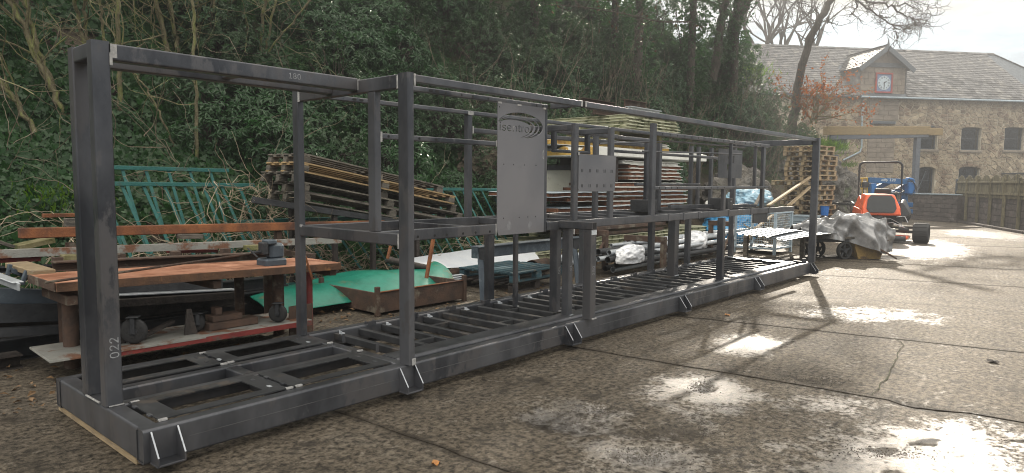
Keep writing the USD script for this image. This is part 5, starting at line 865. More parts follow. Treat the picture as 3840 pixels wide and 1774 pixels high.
def one_leaf(p, label, r=.045, mt='orange_leaf'): c = onz(p); a = np.linspace(0, 2 * PI, 13)[:-1]; V = np.stack([c[0] + r * np.cos(a) * (1 + .35 * np.cos(3 * a)), c[1] + r * np.sin(a) * (1 + .3 * np.sin(2 * a)), .012 + .012 * np.abs(np.sin(1.5 * a))], 1); V = np.vstack([V, [c + [0, 0, .008]]]); k = np.arange(12); single('fallen_leaf', (V, np.stack([k, (k + 1) % 12, np.full(12, 12)], 1)), mt, label, 'leaf')
one_leaf(q5(475, 1152), 'orange yellow leaf lying alone on the concrete at the bottom', .028); one_leaf((2728, 1185), 'small reddish leaf near the far lug of the frame', .035); one_leaf(q6(1560, 634), 'dark chip lying on the yard at the far right', .05, 'scrap_dark')
# ---------------------------------------------------------------- stone building with clock dormer
BA = dep(D(2300, 470), 45.); BA[2] = 0; BANG = math.radians(-40); BU = np.array([math.cos(BANG), math.sin(BANG), 0]); BN = np.array([-BU[1], BU[0], 0])   # BN points into the building
def fsz(p): P = phit(p, BA, BN); return float((P - BA) @ BU), float(P[2])
bd = Thing('stone_building', 'long old rubble stone mill with slate roof and a clock gable', 'building', BA, BANG)
SL, SR, ZE = fsz(q3(260, 500))[0], fsz(q3(2080, 500))[0], 7.22
def win(x0, y0, x1, y1, arch): (a, t), (b, z0) = fsz(q3(x0, y0)), fsz(q3(x1, y1)); return a, b, z0, t, arch
WIN = [win(1404, 640, 1495, 756, .10), win(1622, 640, 1712, 756, .06), win(1182, 640, 1278, 752, .10), win(738, 640, 832, 758, .06), win(1180, 840, 1262, 975, .16), win(1390, 838, 1486, 960, .16), win(1840, 640, 1935, 756, .08), win(520, 640, 610, 760, .08)]
def wpoly(a, b, z0, z1, arch, g=0.):
    c, r = (a + b) / 2, (b - a) / 2 + g; return Polygon([(a - g, z0 - g), (b + g, z0 - g)] + [(c + r * math.cos(k), z1 - arch + (arch + g) * math.sin(k)) for k in np.linspace(0, PI, 9)])
wall = Polygon([(SL, -.1), (SR, -.1), (SR, ZE), (SL, ZE)])
for w_ in WIN: wall = wall.difference(wpoly(*w_))
FM = frame_of((1, 0, 0), (0, 0, 1), (0, -1, 0))   # facade plane: x along, y up, z outwards (local)
bd.part('wall', prism(wall, .45, FM, (0, .45, 0)), 'mortar', local=True); bd.part('end_wall', bx(SR - .4, SR, .46, 11, 0, ZE, 0), 'mortar', local=True); bd.part('end_wall', bx(SL, SL + .4, .46, 11, 0, ZE, 0), 'mortar', local=True)
bd.part('interior', cat(bx(SL + .5, SR - .5, 3.4, 3.5, 0, ZE, 0), bx(SL + .5, SR - .5, .5, 3.4, 3.3, 3.5, 0), bx(SL + .5, SR - .5, .5, 3.4, ZE - .2, ZE, 0)), 'room_dark', local=True)
for k, (a, b, z0, z1, arch) in enumerate(WIN):
    f = prism(wpoly(a, b, z0, z1, arch).difference(wpoly(a + .07, b - .07, z0 + .07, z1 - .07, arch)), .06, FM, (0, .24, 0)); g = bd.part('window', f, 'dark_joinery', local=True)
    bd.part('glazing_bar', cat(bx(a + .07, b - .07, .19, .23, (z0 + z1) / 2 - .02, (z0 + z1) / 2 + .03, .004), bx(a + .07, a + .12, .191, .231, z0 + .07, z1 - .2, .004)), 'dark_joinery', g, local=True)
    bd.part('pane', (np.array([[a + .05, .222, z0 + .05], [b - .05, .222, z0 + .05], [b - .05, .222, z1 - .03], [a + .05, .222, z1 - .03]]), np.array([[0, 1, 2], [0, 2, 3]])), 'pane', g, local=True); bd.part('sill', bx(a - .12, b + .12, -.09, .16, z0 - .16, z0 - .012, .015), 'ashlar', g, local=True)
    if k in (0, 2): bd.part('ceiling_lamp', bx(a + .3, a + .75, 1.6, 1.7, z1 - .45, z1 - .42, 0), 'window_lamp', g, local=True)
    n = 7; c = (a + b) / 2
    for i in range(n):
        t0, t1 = [PI - PI * (i + j) / n for j in (.04, .96)]; r = (b - a) / 2; P = lambda t, e: (c + (r + e) * math.cos(t), z1 - arch + (arch + e) * math.sin(t)); bd.part('arch_stone', prism(Polygon([P(t0, .02), P(t1, .02), P(t1, .24), P(t0, .24)]), .07, FM, (0, .002, 0)), 'stone', local=True)
bd.part('leaning_bar', bar((WIN[4][0] + .45, .5, WIN[4][2]), (WIN[4][1] - .25, .5, WIN[4][2] + 1.5), .06, .03), 'letter_white', local=True)
# ashlar patches under the clock
ASH = []
for (x0, y0, x1, y1) in ((938, 503, 1082, 606), (930, 690, 1056, 868)):
    (a, t), (b, z0) = fsz(q3(x0, y0)), fsz(q3(x1, y1)); ASH.append(sbox(a - .02, z0 - .02, b + .02, t + .02)); nr = max(3, round((t - z0) / .34)); h_ = (t - z0) / nr
    for r in range(nr):
        e = [a] + ([a + (b - a) * .33, a + (b - a) * .66] if r % 2 else [a + (b - a) * .5]) + [b]
        for s0, s1 in zip(e[:-1], e[1:]): bd.part('ashlar_block', bx(s0 + .008, s1 - .008, -.05, .01, z0 + r * h_ + .008, z0 + (r + 1) * h_ - .008, .01), 'ashlar', local=True)
a, z_ = fsz(q3(942, 606)); b_ = fsz(q3(1066, 606))[0]; bd.part('lintel', bx(a, b_, -.14, .0, z_ - .22, z_ - .03, .02), 'barge_board', local=True)
# rubble stones, one by one
rng = np.random.default_rng(77); s0_, s1_ = fsz(q3(600, 600))[0], fsz(q3(1760, 600))[0]; pts = []
zz = .15
while zz < ZE:
    h_ = rng.uniform(.19, .27); s = s0_ - rng.uniform(0, .4)
    while s < s1_: w_ = rng.uniform(.26, .62); pts.append((s + w_ / 2 + rng.normal(0, .02), zz + h_ / 2 + rng.normal(0, .045))); s += w_
    zz += h_
vor = Voronoi(np.array(pts + [(s0_ - 5, 3), (s1_ + 5, 3), (5, -6), (5, 16)])); block = None
from shapely.ops import unary_union
aband = lambda a, b, z0, z1, arch: Polygon([((a + b) / 2 + ((b - a) / 2 + e_) * math.cos(t), z1 - arch + (arch + e_) * math.sin(t)) for e_, ts in ((.255, np.linspace(0, PI, 12)), (0, np.linspace(PI, 0, 12))) for t in ts]); block = unary_union([wpoly(*w_, .03) for w_ in WIN] + [aband(*w_) for w_ in WIN] + [sbox(w_[0] - .13, w_[2] - .17, w_[1] + .13, w_[2]) for w_ in WIN] + ASH); area = sbox(s0_, .05, s1_, ZE - .05); stones = []
for i in range(len(pts)):
    reg = vor.regions[vor.point_region[i]]
    if -1 in reg or len(reg) < 3: continue
    g = Polygon(vor.vertices[reg]).intersection(area)
    if g.intersects(block): g = g.difference(block)
    for g in getattr(g, 'geoms', [g]):
        g = g.buffer(-.016, join_style=2).simplify(.02)
        if g.geom_type == 'Polygon' and g.area > .012: stones.append(g)
def stone_mesh(g):
    d = rng.uniform(.015, .055)
    P = np.array(g.exterior.coords)[:-1]; c = P.mean(0)
    if g.convex_hull.area > g.area * 1.05 or len(P) > 9: return prism(g, d, FM, (0, .001, 0))
    n = len(P); I = c + (P - c) * .80; Q = np.vstack([np.c_[P, np.zeros(n)], np.c_[P + (I - P) * .25, np.full(n, d * .75)], np.c_[I, np.full(n, d) + rng.normal(0, .006, n)], [[*c, d * 1.05]]])
    F_ = []
    for i in range(n):
        j = (i + 1) % n
        for k in (0, n): F_ += [[k + i, k + j, k + n + j], [k + i, k + n + j, k + n + i]]
        F_.append([2 * n + i, 2 * n + j, 3 * n])
    return xf((Q, np.array(F_)), FM, (0, .001, 0))
stones.sort(key=lambda g: -g.area)
for g in stones[:290]: bd.part('rubble_stone', stone_mesh(g), 'stone', local=True)
bd.part('rubble', cat(*[stone_mesh(g) for g in stones[290:]]), 'stone', kind='stuff', local=True)
# roof
RP = math.radians(39); eo = -.28; pn = np.array([0, -math.sin(RP), math.cos(RP)]); R3 = rotz(BANG); PNW = R3 @ pn; EW = BA + R3 @ np.array([0, eo, ZE])
toL = lambda P: rotz(-BANG) @ (P - BA)
rid = toL(phit(q3(1085, 256), EW, PNW)); ZRG, YRG = rid[2], rid[1]; LR = (YRG - eo) / math.cos(RP); sre = toL(phit(q3(1552, 266), EW, PNW))[0]
RM = frame_of((1, 0, 0), (0, math.cos(RP), math.sin(RP)), pn); ER = SR + .2
roofp = Polygon([(SL - .3, 0), (ER, 0), (sre, LR), (SL - .3, LR)]); dk = bd.part('roof', prism(roofp, .10, RM, (0, eo, ZE - .10)), 'dark_joinery', local=True)
bd.part('roof_back', prism(Polygon([(SL - .3, 0), (ER, 0), (sre, LR), (SL - .3, LR)]), .1, frame_of((1, 0, 0), (0, -math.cos(RP), math.sin(RP)), (0, math.sin(RP), math.cos(RP))), (0, 2 * YRG - eo, ZE - .1)), 'slate', local=True); hipv = [(ER, eo, ZE), (sre, YRG, ZRG), (ER, 2 * YRG - eo, ZE)]; bd.part('roof_hip', (np.array(hipv), np.array([[0, 1, 2]])), 'slate', local=True)
(d0, _), (d1, _) = fsz(q3(893, 420)), fsz(q3(1116, 420)); dm = (d0 + d1) / 2; hw = (d1 - d0) / 2; zda = fsz(q3(1031, 236))[1]; zde = fsz(q3(1116, 346))[1]; ZW = zde + .05
dpit = math.atan2(zda - zde, hw + .25); ydr = eo + (zda - ZE) / math.tan(RP)
slates, sl_dm = [], []
def slate_at(s, t, w_, ln=.36, th=.014, tilt=.03): m = bx(s + .006, s + w_ - .006, t, t + ln, 0, th, 0); V = m[0].copy(); V[:, 2] += tilt * (1 - (V[:, 1] - t) / ln) + .012 + rng.uniform(-.004, .009); V[:, 0] += (V[:, 1] - t) * rng.normal(0, .012); V[:, 1] += rng.normal(0, .012); return V, m[1]
t = 0.; row = 0
while t < LR - .12:
    ex = .30 - .10 * t / LR; s = fsz(q3(300, 400))[0] - rng.uniform(0, .3)
    smax = min(sre + (ER - sre) * (1 - t / LR), fsz(q3(1790, 400))[0])
    while s < smax:
        w_ = rng.uniform(.30, .48) * (1 - .25 * t / LR)
        y_ = eo + t * math.cos(RP); zr = ZE + t * math.sin(RP)
        if not (d0 - .15 < s + w_ / 2 < d1 + .15 and zr < zda - abs(s + w_ / 2 - dm) * math.tan(dpit)): slates.append((t, s, slate_at(s, t, min(w_, smax - s + .1), ex * 1.35)))
        s += w_
    t += ex; row += 1
vis = [x for x in slates if fsz(q3(1100, 300))[0] < x[1] < fsz(q3(1725, 300))[0]]; vis.sort(key=lambda x: x[0]); first = vis[:230]; ids = {id(x) for x in first}
for x in first: bd.part('slate', xf(x[2], RM, (0, eo, ZE)), 'slate', dk, local=True)
bd.part('slates', cat(*[xf(x[2], RM, (0, eo, ZE)) for x in slates if id(x) not in ids]), 'slate', dk, kind='stuff', local=True)
for k in range(40): s = SL + (sre - SL) * k / 40; bd.part('ridge_tile', prism(Polygon([(-.16, -.10), (-.13, -.12), (0, .0), (.13, -.12), (.16, -.10), (.02, .04), (-.02, .04)]), (sre - SL) / 40 - .012, frame_of((0, 1, 0), (0, 0, 1), (1, 0, 0)), (s, YRG, ZRG + .07 + rng.uniform(-.008, .008))), 'slate', dk, local=True)
hp = [np.array([ER, eo, ZE + .03]), np.array([sre, YRG, ZRG + .05])]
for k in range(16): bd.part('hip_tile', bar(hp[0] + (hp[1] - hp[0]) * k / 16, hp[0] + (hp[1] - hp[0]) * (k + .96) / 16, .26, .06, .02), 'slate', dk, local=True)
# gutter and downpipe
bd.part('gutter', xf(lathe([(.001, 0), (.07, 0), (.07, fsz(q3(1800, 500))[0] - d0 + .2), (.001, fsz(q3(1800, 500))[0] - d0 + .2)], 10, 'x'), None, (d0 - .1, eo - .02, ZE - .06)), 'lead_grey', smooth=40, local=True); bd.part('gutter', xf(lathe([(.001, 0), (.06, 0), (.06, d0 - SL - .4), (.001, d0 - SL - .4)], 10, 'x'), None, (SL, eo - .02, ZE - .06)), 'dark_joinery', smooth=40, local=True)
dp = [fsz(q3(*p)) for p in ((905, 490), (897, 540), (894, 600), (892, 740), (884, 765), (798, 806))]; bd.part('downpipe', rtube([(s, -.16, z) for s, z in dp], .055, 10), 'lead_grey', smooth=50, local=True)
s, z = fsz(q3(907, 497)); bd.part('hopper', cat(bx(s - .09, s + .09, -.28, -.1, z - .12, z + .16, .02), bx(s - .12, s + .12, -.3, -.08, z + .16, z + .2, .01)), 'timber_pale', local=True)
# the clock dormer
gab = Polygon([(-hw, 0), (hw, 0), (hw, ZW - ZE + .1), (0, zda - ZE - .12), (-hw, ZW - ZE + .1)])
bd.part('dormer_wall', prism(gab, .3, FM, (dm, .28, ZE - .04)), 'ashlar', local=True); nb = 9; hh = (ZW - ZE) / 5
for r in range(5):
    e = np.linspace(-hw, hw, 6 + r % 2 * 1) if r % 2 else np.concatenate([[-hw], np.linspace(-hw + .25, hw - .25, 5), [hw]])
    for a, b in zip(e[:-1], e[1:]):
        if not (abs((a + b) / 2) < .62 and r in (1, 2, 3)) : bd.part('dormer_block', bx(dm + a + .008, dm + b - .008, -.05, -.019, ZE + r * hh + .008, ZE + (r + 1) * hh - .008, .01), 'ashlar', local=True)
for k in (-1, 1): bd.part('dormer_cheek', bx(dm + k * hw - .12, dm + k * hw + .12, .0, ydr * .8, ZE - .3, ZW + .1, 0), 'slate', local=True)
cosd, sind = math.cos(dpit), math.sin(dpit); LD = (hw + .32) / cosd; DR = bd.part('dormer_roof', cat(*[prism(Polygon([(-.42, 0), (-.42, LD), (ydr + .3, LD), (ydr * .45, 0)]), .06, frame_of((0, 1, 0), (-k * cosd, 0, sind), (k * sind, 0, cosd)) , (dm + k * (hw + .32), 0, zda - (hw + .32) * math.tan(dpit) - .06)) for k in (-1, 1)]), 'dark_joinery', local=True)
for k in (-1, 1):
    Mx = frame_of((0, 1, 0), (-k * cosd, 0, sind), (k * sind, 0, cosd)); t = 0.; i = 0
    while t < LD - .1:
        y = -.40 - (.15 if i % 2 else 0); ymax = ydr * .45 + (ydr * .55 + .2) * t / LD
        while y < ymax:
            w_ = rng.uniform(.28, .38); bd.part('dormer_slate', xf(slate_at(max(y, -.42), t, min(w_, ymax - y + .1), .30), Mx, (dm + k * (hw + .32), 0, zda - (hw + .32) * math.tan(dpit))), 'slate', DR, local=True); y += w_
        t += .24; i += 1
    bd.part('barge_board', bar((dm + k * (hw + .36), -.42, zda - (hw + .36) * math.tan(dpit) - .12), (dm, -.42, zda - .12), .05, .30, .006), 'barge_board', local=True)
bd.part('tie_beam', bx(dm - hw - .02, dm + hw + .02, -.12, -.02, ZW - .02, ZW + .26, .01), 'barge_board', local=True); zf0, zf1 = fsz(q3(1031, 236))[1], fsz(q3(1031, 196))[1]; bd.part('finial', xf(lathe([(.09, 0), (.07, .15), (.05, .35), (.012, zf1 - zf0 + .1), (0, zf1 - zf0 + .12)], 10), None, (dm, -.38, zf0 - .1)), 'dark_joinery', smooth=50, local=True)
cc, cz = fsz(q3(1008, 418)); cw = (fsz(q3(1052, 418))[0] - fsz(q3(966, 418))[0]) / 2
ck = bd.part('clock_surround', prism(Polygon([(-cw, -cw * 1.06), (cw, -cw * 1.06), (cw, cw * 1.06), (-cw, cw * 1.06)], [[(-cw * .84, -cw * .9), (cw * .84, -cw * .9), (cw * .84, cw * .9), (-cw * .84, cw * .9)]]), .06, FM, (cc, -.06, cz)), 'clock_red', local=True)
circ = lambda r, n=40: [(r * math.cos(a), r * math.sin(a)) for a in np.linspace(0, 2 * PI, n + 1)[:-1]]
bd.part('clock_panel', bx(cc - cw * .84, cc + cw * .84, -.08, -.06, cz - cw * .9, cz + cw * .9, 0), 'clock_blue', ck, local=True); rd = cw * .74; bd.part('clock_dial', prism(Polygon(circ(rd)), .02, FM, (cc, -.081, cz)), 'clock_white', ck, local=True)
RN = ['XII', 'I', 'II', 'III', 'IV', 'V', 'VI', 'VII', 'VIII', 'IX', 'X', 'XI']
for k, s in enumerate(RN):
    a = -k * PI / 6; m = text(s, rd * .2, np.eye(3), (0, 0, 0), .004, True); V = m[0] - [(m[0][:, 0].min() + m[0][:, 0].max()) / 2, rd * .1, 0]; V = V * [min(1, rd * .24 / max(.01, np.ptp(V[:, 0]))), 1, 1]; V = (V + [0, rd * .78, 0]) @ rotz(a).T; bd.part('clock_numeral', xf((V, m[1]), FM, (cc, -.102, cz)), 'clock_black', ck, local=True)
def hand(a, L, w_, o): return xf(prism(Polygon([(-w_, -L * .2), (w_, -L * .2), (w_ * 1.6, L * .5), (0, L), (-w_ * 1.6, L * .5)]), .008, rotz(a)), FM, (cc, -.107 - o, cz))
bd.part('clock_hand', hand(math.radians(-58), rd * .55, rd * .045, 0), 'clock_black', ck, local=True); bd.part('clock_hand', hand(math.radians(-178), rd * .8, rd * .035, .01), 'clock_black', ck, local=True)
# small lean-to rooflight at the right, behind the fence
(s0, zt), (s1, zb) = fsz(q3(1604, 828)), fsz(q3(1740, 905)); rl = bd.part('lean_to', bar((s0, -.9, (zb + zt) / 2 - .1), (s1 + 2, -.9, (zb + zt) / 2 - .1), 1.9, .06, .01), 'dark_joinery', local=True); bd.part('lean_to_glass', bar((s0 + .5, -1.0, (zb + zt) / 2 - .05), (s1 - .1, -1.0, (zb + zt) / 2 - .05), 1.3, .02, 0), 'pane', rl, local=True); bd.part('lean_to_wall', bx(s0 + .1, s1 + 1.9, -1.8, -.02, 0, (zb + zt) / 2 - .14, 0), 'mortar', local=True)

# ---------------------------------------------------------------- retaining wall, fence, kerb, canopy
GA, GB = onz(q8(1150, 706)), onz(q8(1605, 742)); GN = np.cross(GB - GA, [0, 0, 1.]); GN /= np.linalg.norm(GN); zw = phit(q8(1400, 462), GA, GN)[2]; dv = (GB - GA) / np.linalg.norm(GB - GA); A_ = GA - dv * 3
rw = Thing('retaining_wall', 'dark block retaining wall between the blue post and the board fence', 'wall', GA); LW = np.linalg.norm(GB - A_)
for r in range(6):
    h_ = zw / 6; x = -.2 if r % 2 else 0.
    while x < LW: p0, p1 = A_ + dv * max(x, 0), A_ + dv * min(x + .43, LW); rw.part('block', bar(p0 + [0, 0, (r + .5) * h_], p1 + [0, 0, (r + .5) * h_], .22, h_ - .008, .01), 'block_wall') if np.linalg.norm(p1 - p0) > .05 else None; x += .442
rw.part('coping', bar(A_ + [0, 0, zw + .03], GB + [0, 0, zw + .03], .30, .055, .01), 'lead_grey')
FA, FB = onz(q3(1388, 1112)), onz(q3(1717, 1168)); fdv = (FB - FA) / np.linalg.norm(FB - FA); FB = FB + fdv * 3; FNm = np.cross(fdv, [0, 0, 1.]); zf = phit(q3(1500, 905), FA, FNm)[2]; zb_ = phit(q3(1500, 985), FA, FNm)[2]; LF = np.linalg.norm(FB - FA)
bf = Thing('board_fence', 'mossy board fence with scalloped tops on a dark wall at the right edge', 'fence', FA)
for r in range(5):
    h_ = zb_ / 5; x = -.2 if r % 2 else 0.
    while x < LF: p0, p1 = FA + fdv * max(x, 0), FA + fdv * min(x + .43, LF); bf.part('block', bar(p0 + [0, 0, (r + .5) * h_], p1 + [0, 0, (r + .5) * h_], .2, h_ - .008, .01), 'block_wall') if np.linalg.norm(p1 - p0) > .05 else None; x += .442
x = .06; i = 0; FF = frame_of(fdv, (0, 0, 1), np.cross(fdv, (0, 0, 1.)))
while x < LF:
    u_ = (x % 1.05) / 1.05; ht = zf + .20 * math.sin(PI * u_) - .02; bf.part('board', prism(Polygon([(0, zb_ - .06 + .01 * (i % 3)), (.128, zb_ - .06 + .01 * (i % 3)), (.128, ht + .012 * math.cos(PI * u_)), (.064, ht + .02), (0, ht - .012 * math.cos(PI * u_))]), .022, FF, FA + fdv * x + FF[:, 2] * .12), 'fence_board'); x += .136; i += 1
for z in (zb_ + .12, zf - .10): bf.part('rail', bar(FA + FF[:, 2] * .165 + [0, 0, z], FB + FF[:, 2] * .165 + [0, 0, z], .04, .09, .006), 'fence_board')
for k in range(6): bf.part('post', bar(FA + fdv * (.02 + 1.45 * k) + FF[:, 2] * .15, FA + fdv * (.02 + 1.45 * k) + FF[:, 2] * .15 + [0, 0, zf + .05], .11, .11, .008, (1, 0, 0)), 'barge_board' if k == 0 else 'fence_board')
kb = Thing('kerb', 'rough dark kerb along the foot of the wall and fence', 'kerb', GB, kind='structure'); 
for a, b in ((A_, GB), (GB, FA), (FA, FB)):
    n = max(1, int(np.linalg.norm(b - a) / .9)); off = np.cross((b - a) / np.linalg.norm(b - a), [0, 0, 1.]) * .35
    for k in range(n): kb.part('kerb_stone', bar(a + off + (b - a) * k / n + [0, 0, .05], a + off + (b - a) * (k + .97) / n + [0, 0, .05], .14, .10, .015), 'block_wall')
CPp = onz(q8(1146, 702)); cv = Thing('canopy', 'unfinished canopy of a blue grey steel post and beam carrying a timber beam', 'canopy', CPp); ch = lambda p: phit(p, CPp, BN)
zt_ = ch(q3(1180, 672))[2]; pw = .11
cv.part('post', prism(Polygon([(-pw, -pw), (pw, -pw), (pw, pw), (-pw, pw)]), zt_ + .02, rotz(BANG), CPp), 'canopy_steel'); a, b = ch(q3(736, 688)), ch(q3(1228, 678)); cv.part('steel_beam', bar(a + [0, 0, -.04], b + [0, 0, -.03], .26, .20, .01), 'canopy_steel'); cv.part('base_plate', bx(CPp[0] - .2, CPp[0] + .2, CPp[1] - .2, CPp[1] + .2, .006, .03), 'canopy_steel')
a, b = ch(q3(716, 658)), ch(q3(1236, 657)); cv.part('timber_beam', bar(a, b, .30, .40, .01), 'glulam'); a2 = b + BN * .4; b2_ = ch(q3(1335, 656)) + BN * .4; cv.part('timber_beam', bar(a2 - BU * 2, b2_ + [0, 0, -.05], .2, .34, .01), 'glulam'); cv.part('light_box', bar(ch(q3(1190, 637)) , ch(q3(1262, 636)), .15, .06), 'dark_joinery')
cv.part('inner_post', prism(Polygon([(-pw, -pw), (pw, -pw), (pw, pw), (-pw, pw)]), 3.0, rotz(BANG), ch(q3(770, 700)) * [1, 1, 0]), 'canopy_steel')

# ---------------------------------------------------------------- ride-on mower
def hull(pts, n=10):
    ms = [manifold3d.Manifold.sphere(r, n * 2).translate(tuple(map(float, c))) for *c, r in pts]; m = manifold3d.Manifold.batch_hull(ms).to_mesh(); return np.array(m.vert_properties[:, :3]), np.array(m.tri_verts)
mw0 = onz(q8(800, 930)); mw0 = np.array([22.55, 4.95, 0]) - _r * .40; mw = Thing('ride_on_mower', 'orange red ride-on mower with roll bar, seen from behind', 'mower', mw0, math.radians(4 - 90)); HR = rotz(math.radians(22)) @ np.diag([.9, 1, 1]); pt = lambda n, m, mt, par=None, **k: mw.part(n, xf(m, HR) if n.startswith('hood') or n in ('grille', 'air_vent', 'maker_plate') else m, mt, par, local=True, **k)
hd_ = pt('hood', hull([(-.50, -.60, .80, .05), (.50, -.60, .80, .05), (-.53, .5, .80, .06), (.53, .5, .80, .06), (-.50, -.55, .95, .06), (.50, -.55, .95, .06), (-.36, -.40, 1.27, .08), (.36, -.40, 1.27, .08), (-.30, .35, 1.28, .09), (.30, .35, 1.28, .09)], 12), 'orange_paint', smooth=40)
pt('hood_skirt', hull([(-.55, -.58, .78, .03), (.55, -.58, .78, .03), (-.57, .45, .80, .04), (.57, .45, .80, .04), (-.55, -.5, .88, .03), (.55, -.5, .88, .03), (.57, .4, .95, .03), (-.57, .4, .95, .03)], 8), 'orange_paint', hd_, smooth=40)
for k in (-1, 1): pt('hood_scoop', hull([(k * .46, -.2, 1.08, .03), (k * .40, .42, 1.26, .05), (k * .52, .42, .98, .04), (k * .54, .1, .95, .03)], 8), 'orange_paint', hd_, smooth=40); pt('air_vent', bar((k * .50, -.1, 1.04), (k * .47, .25, 1.12), .01, .08, .003), 'black_plastic', hd_)
ga = math.atan2(.47, .24); gp = Polygon([(-.34, 0), (.34, 0), (.40, .10), (.36, .36), (.28, .46), (-.28, .46), (-.36, .36), (-.40, .10)]).buffer(.03, 4); pt('grille', prism(gp, .03, frame_of((1, 0, 0), (0, .34, .94), (0, -.94, .34)), (0, -.645, .86)), 'mower_grille', hd_); pt('maker_plate', bx(-.30, -.18, -.535, -.53, 1.20, 1.23, 0), 'chrome_grey', hd_)
pt('chassis', cat(bx(-.3, .3, -.5, 1.3, .35, .74, .03), bx(-.55, .55, .5, 1.2, .45, .80, .05), bx(-.2, .2, -.7, -.5, .40, .60, .03)), 'black_plastic'); pt('engine', cat(bx(-.25, .28, -.62, -.1, .42, .76, .05), xf(lathe([(0, 0), (.12, 0), (.14, .05), (.14, .2), (0, .22)], 16, 'y'), None, (.12, -.68, .60))), 'dark_steel')
pt('floor', bx(-.6, .6, .55, 1.5, .66, .70, .02), 'black_plastic'); 
for k in (-1, 1): pt('fender', hull([(k * .62, .35, .72, .05), (k * .62, 1.1, .72, .05), (k * .60, .45, 1.05, .06), (k * .58, .95, 1.12, .08), (k * .75, .6, .78, .05), (k * .75, 1.0, .78, .05)], 8), 'black_plastic', smooth=40)
st_ = pt('seat', hull([(-.16, .72, 1.02, .06), (.28, .72, 1.02, .06), (-.16, 1.15, 1.0, .06), (.28, 1.15, 1.0, .06)], 10), 'black_plastic', smooth=40); pt('backrest', hull([(-.16, .68, 1.05, .06), (.28, .68, 1.05, .06), (-.10, .58, 1.47, .06), (.22, .58, 1.47, .06)], 10), 'black_plastic', st_, smooth=40)
a = np.linspace(0, 2 * PI, 33); sw = np.stack([.19 * np.cos(a), .19 * np.sin(a), 0 * a], 1) @ rotx(.35).T + [.30, 1.42, 1.43]; s_ = pt('steering_wheel', rtube(sw, .016, 8, False), 'black_plastic', smooth=50); pt('column', rtube([(.30, 1.42, 1.42), (.22, 1.6, .7)], .035, 8), 'black_plastic', s_)
pth = [(-.57, .42, .70), (-.57, .42, 2.12)] + [(-.57 + .14 * (1 - math.cos(t)), .42, 2.16 + .14 * math.sin(t)) for t in np.linspace(.1, PI / 2, 6)] + [(.57 - .14 * (1 - math.cos(t)), .42, 2.16 + .14 * math.sin(t)) for t in np.linspace(PI / 2, .1, 6)] + [(.57, .42, 2.12), (.57, .42, .70)]
pt('roll_bar', rtube(pth, .032, 12), 'black_plastic', smooth=50)
def wheel(x, y, r, w_, nm='wheel'):
    c = w_ / 2; prof = [(r * .55, -c * .8), (r * .7, -c * .97), (r * .9, -c), (r * .985, -c * .86), (r, -c * .5), (r, c * .5), (r * .985, c * .86), (r * .9, c), (r * .7, c * .97), (r * .55, c * .8)]; p = pt(nm, xf(lathe(prof, 40, 'x'), None, (x, y, r)), 'rubber', smooth=40); pt('rim', xf(lathe([(0, -c * .55), (r * .3, -c * .55), (r * .54, -c * .82), (r * .56, -c * .8), (r * .56, c * .8), (r * .54, c * .82), (r * .3, c * .55), (0, c * .55)], 28, 'x'), None, (x, y, r)), 'dark_steel', p, smooth=40)
    for k in range(28): t = k * 2 * PI / 28; pt('tread_block', xf(bx(-c * .8, c * .8, -.012, .012, r - .004, r + .009, .002), rotx(t), (x, y, r)), 'rubber', p) if k % 2 == 0 else None
wheel(1.22, -.32, .285, .38); wheel(-.92, .1, .285, .36); wheel(.95, 1.5, .24, .28); wheel(-.95, 1.5, .24, .28)
pt('axle', cat(bar((-.9, -.0, .30), (1.0, -.3, .30), .08, .08), bar((.3, -.1, .40), (1.0, -.32, .42), .05, .05), xf(lathe([(0, 0), (.09, 0), (.09, .25), (0, .25)], 14, 'x'), None, (.65, -.25, .35))), 'black_plastic'); pt('hydraulic_pipe', cat(rtube([(.2, -.3, .5), (.5, -.4, .55), (.8, -.35, .42)], .016, 6), rtube([(.1, -.4, .62), (.45, -.38, .66), (.7, -.2, .5), (.8, -.3, .3)], .012, 6), rtube([(.55, -.1, .7), (.75, 0, .72), (.85, -.1, .55)], .014, 6)), 'chrome_grey', smooth=50)
pt('cutting_deck', cat(bx(.25, .95, -.75, -.25, .10, .20, .03), bx(-1.0, -.1, -.7, -.2, .10, .22, .03)), 'orange_paint'); pt('cutting_reel', xf(lathe([(0, 0), (.08, 0), (.08, .7), (0, .7)], 12, 'x'), None, (.2, -.75, .12)), 'dark_steel'); pt('name_mark', xf(text('BOB', .035, np.eye(3), (0, 0, 0), .002, True), frame_of((0, 1, 0), (0, 0, 1), (1, 0, 0)), (.575, -.30, .84)), 'letter_white') if False else None
# boom lift
BL = lambda x, y, d=30.: dep(q8(x, y), d); bl = Thing('boom_lift', 'blue articulated boom lift with a yellow basket behind the mower', 'boom lift', BL(900, 560) * [1, 1, 0])
bm = bl.part('boom', bar(BL(690, 312), BL(1150, 333), .22, .235, .012), 'lift_blue'); tx = (BL(950, 318) - BL(800, 312)); tx /= np.linalg.norm(tx); ty = np.cross(RGT, FWD); ty = np.array([0, 0, 1.]) - tx * tx[2]; ty /= np.linalg.norm(ty); tz = np.cross(tx, ty)
bl.part('lettering', text('nifty', .10, frame_of(tx, ty + tx * .25, tz), BL(808, 321, 30.) + tz * .112, .004, True), 'letter_white', bm); bl.part('lettering', text('120', .10, frame_of(tx, ty, tz), BL(893, 322, 30.) + tz * .112, .004, True), 'letter_white', bm)
bl.part('knuckle', bar(BL(1113, 330), BL(1113, 450), .30, .36, .03, tuple(FWD)), 'lift_bright'); bl.part('knuckle', bar(BL(733, 345), BL(733, 480), .26, .30, .03, tuple(FWD)), 'lift_bright'); bl.part('cover', bar(BL(1085, 296), BL(1135, 305), .3, .10, .03), 'lift_bright')
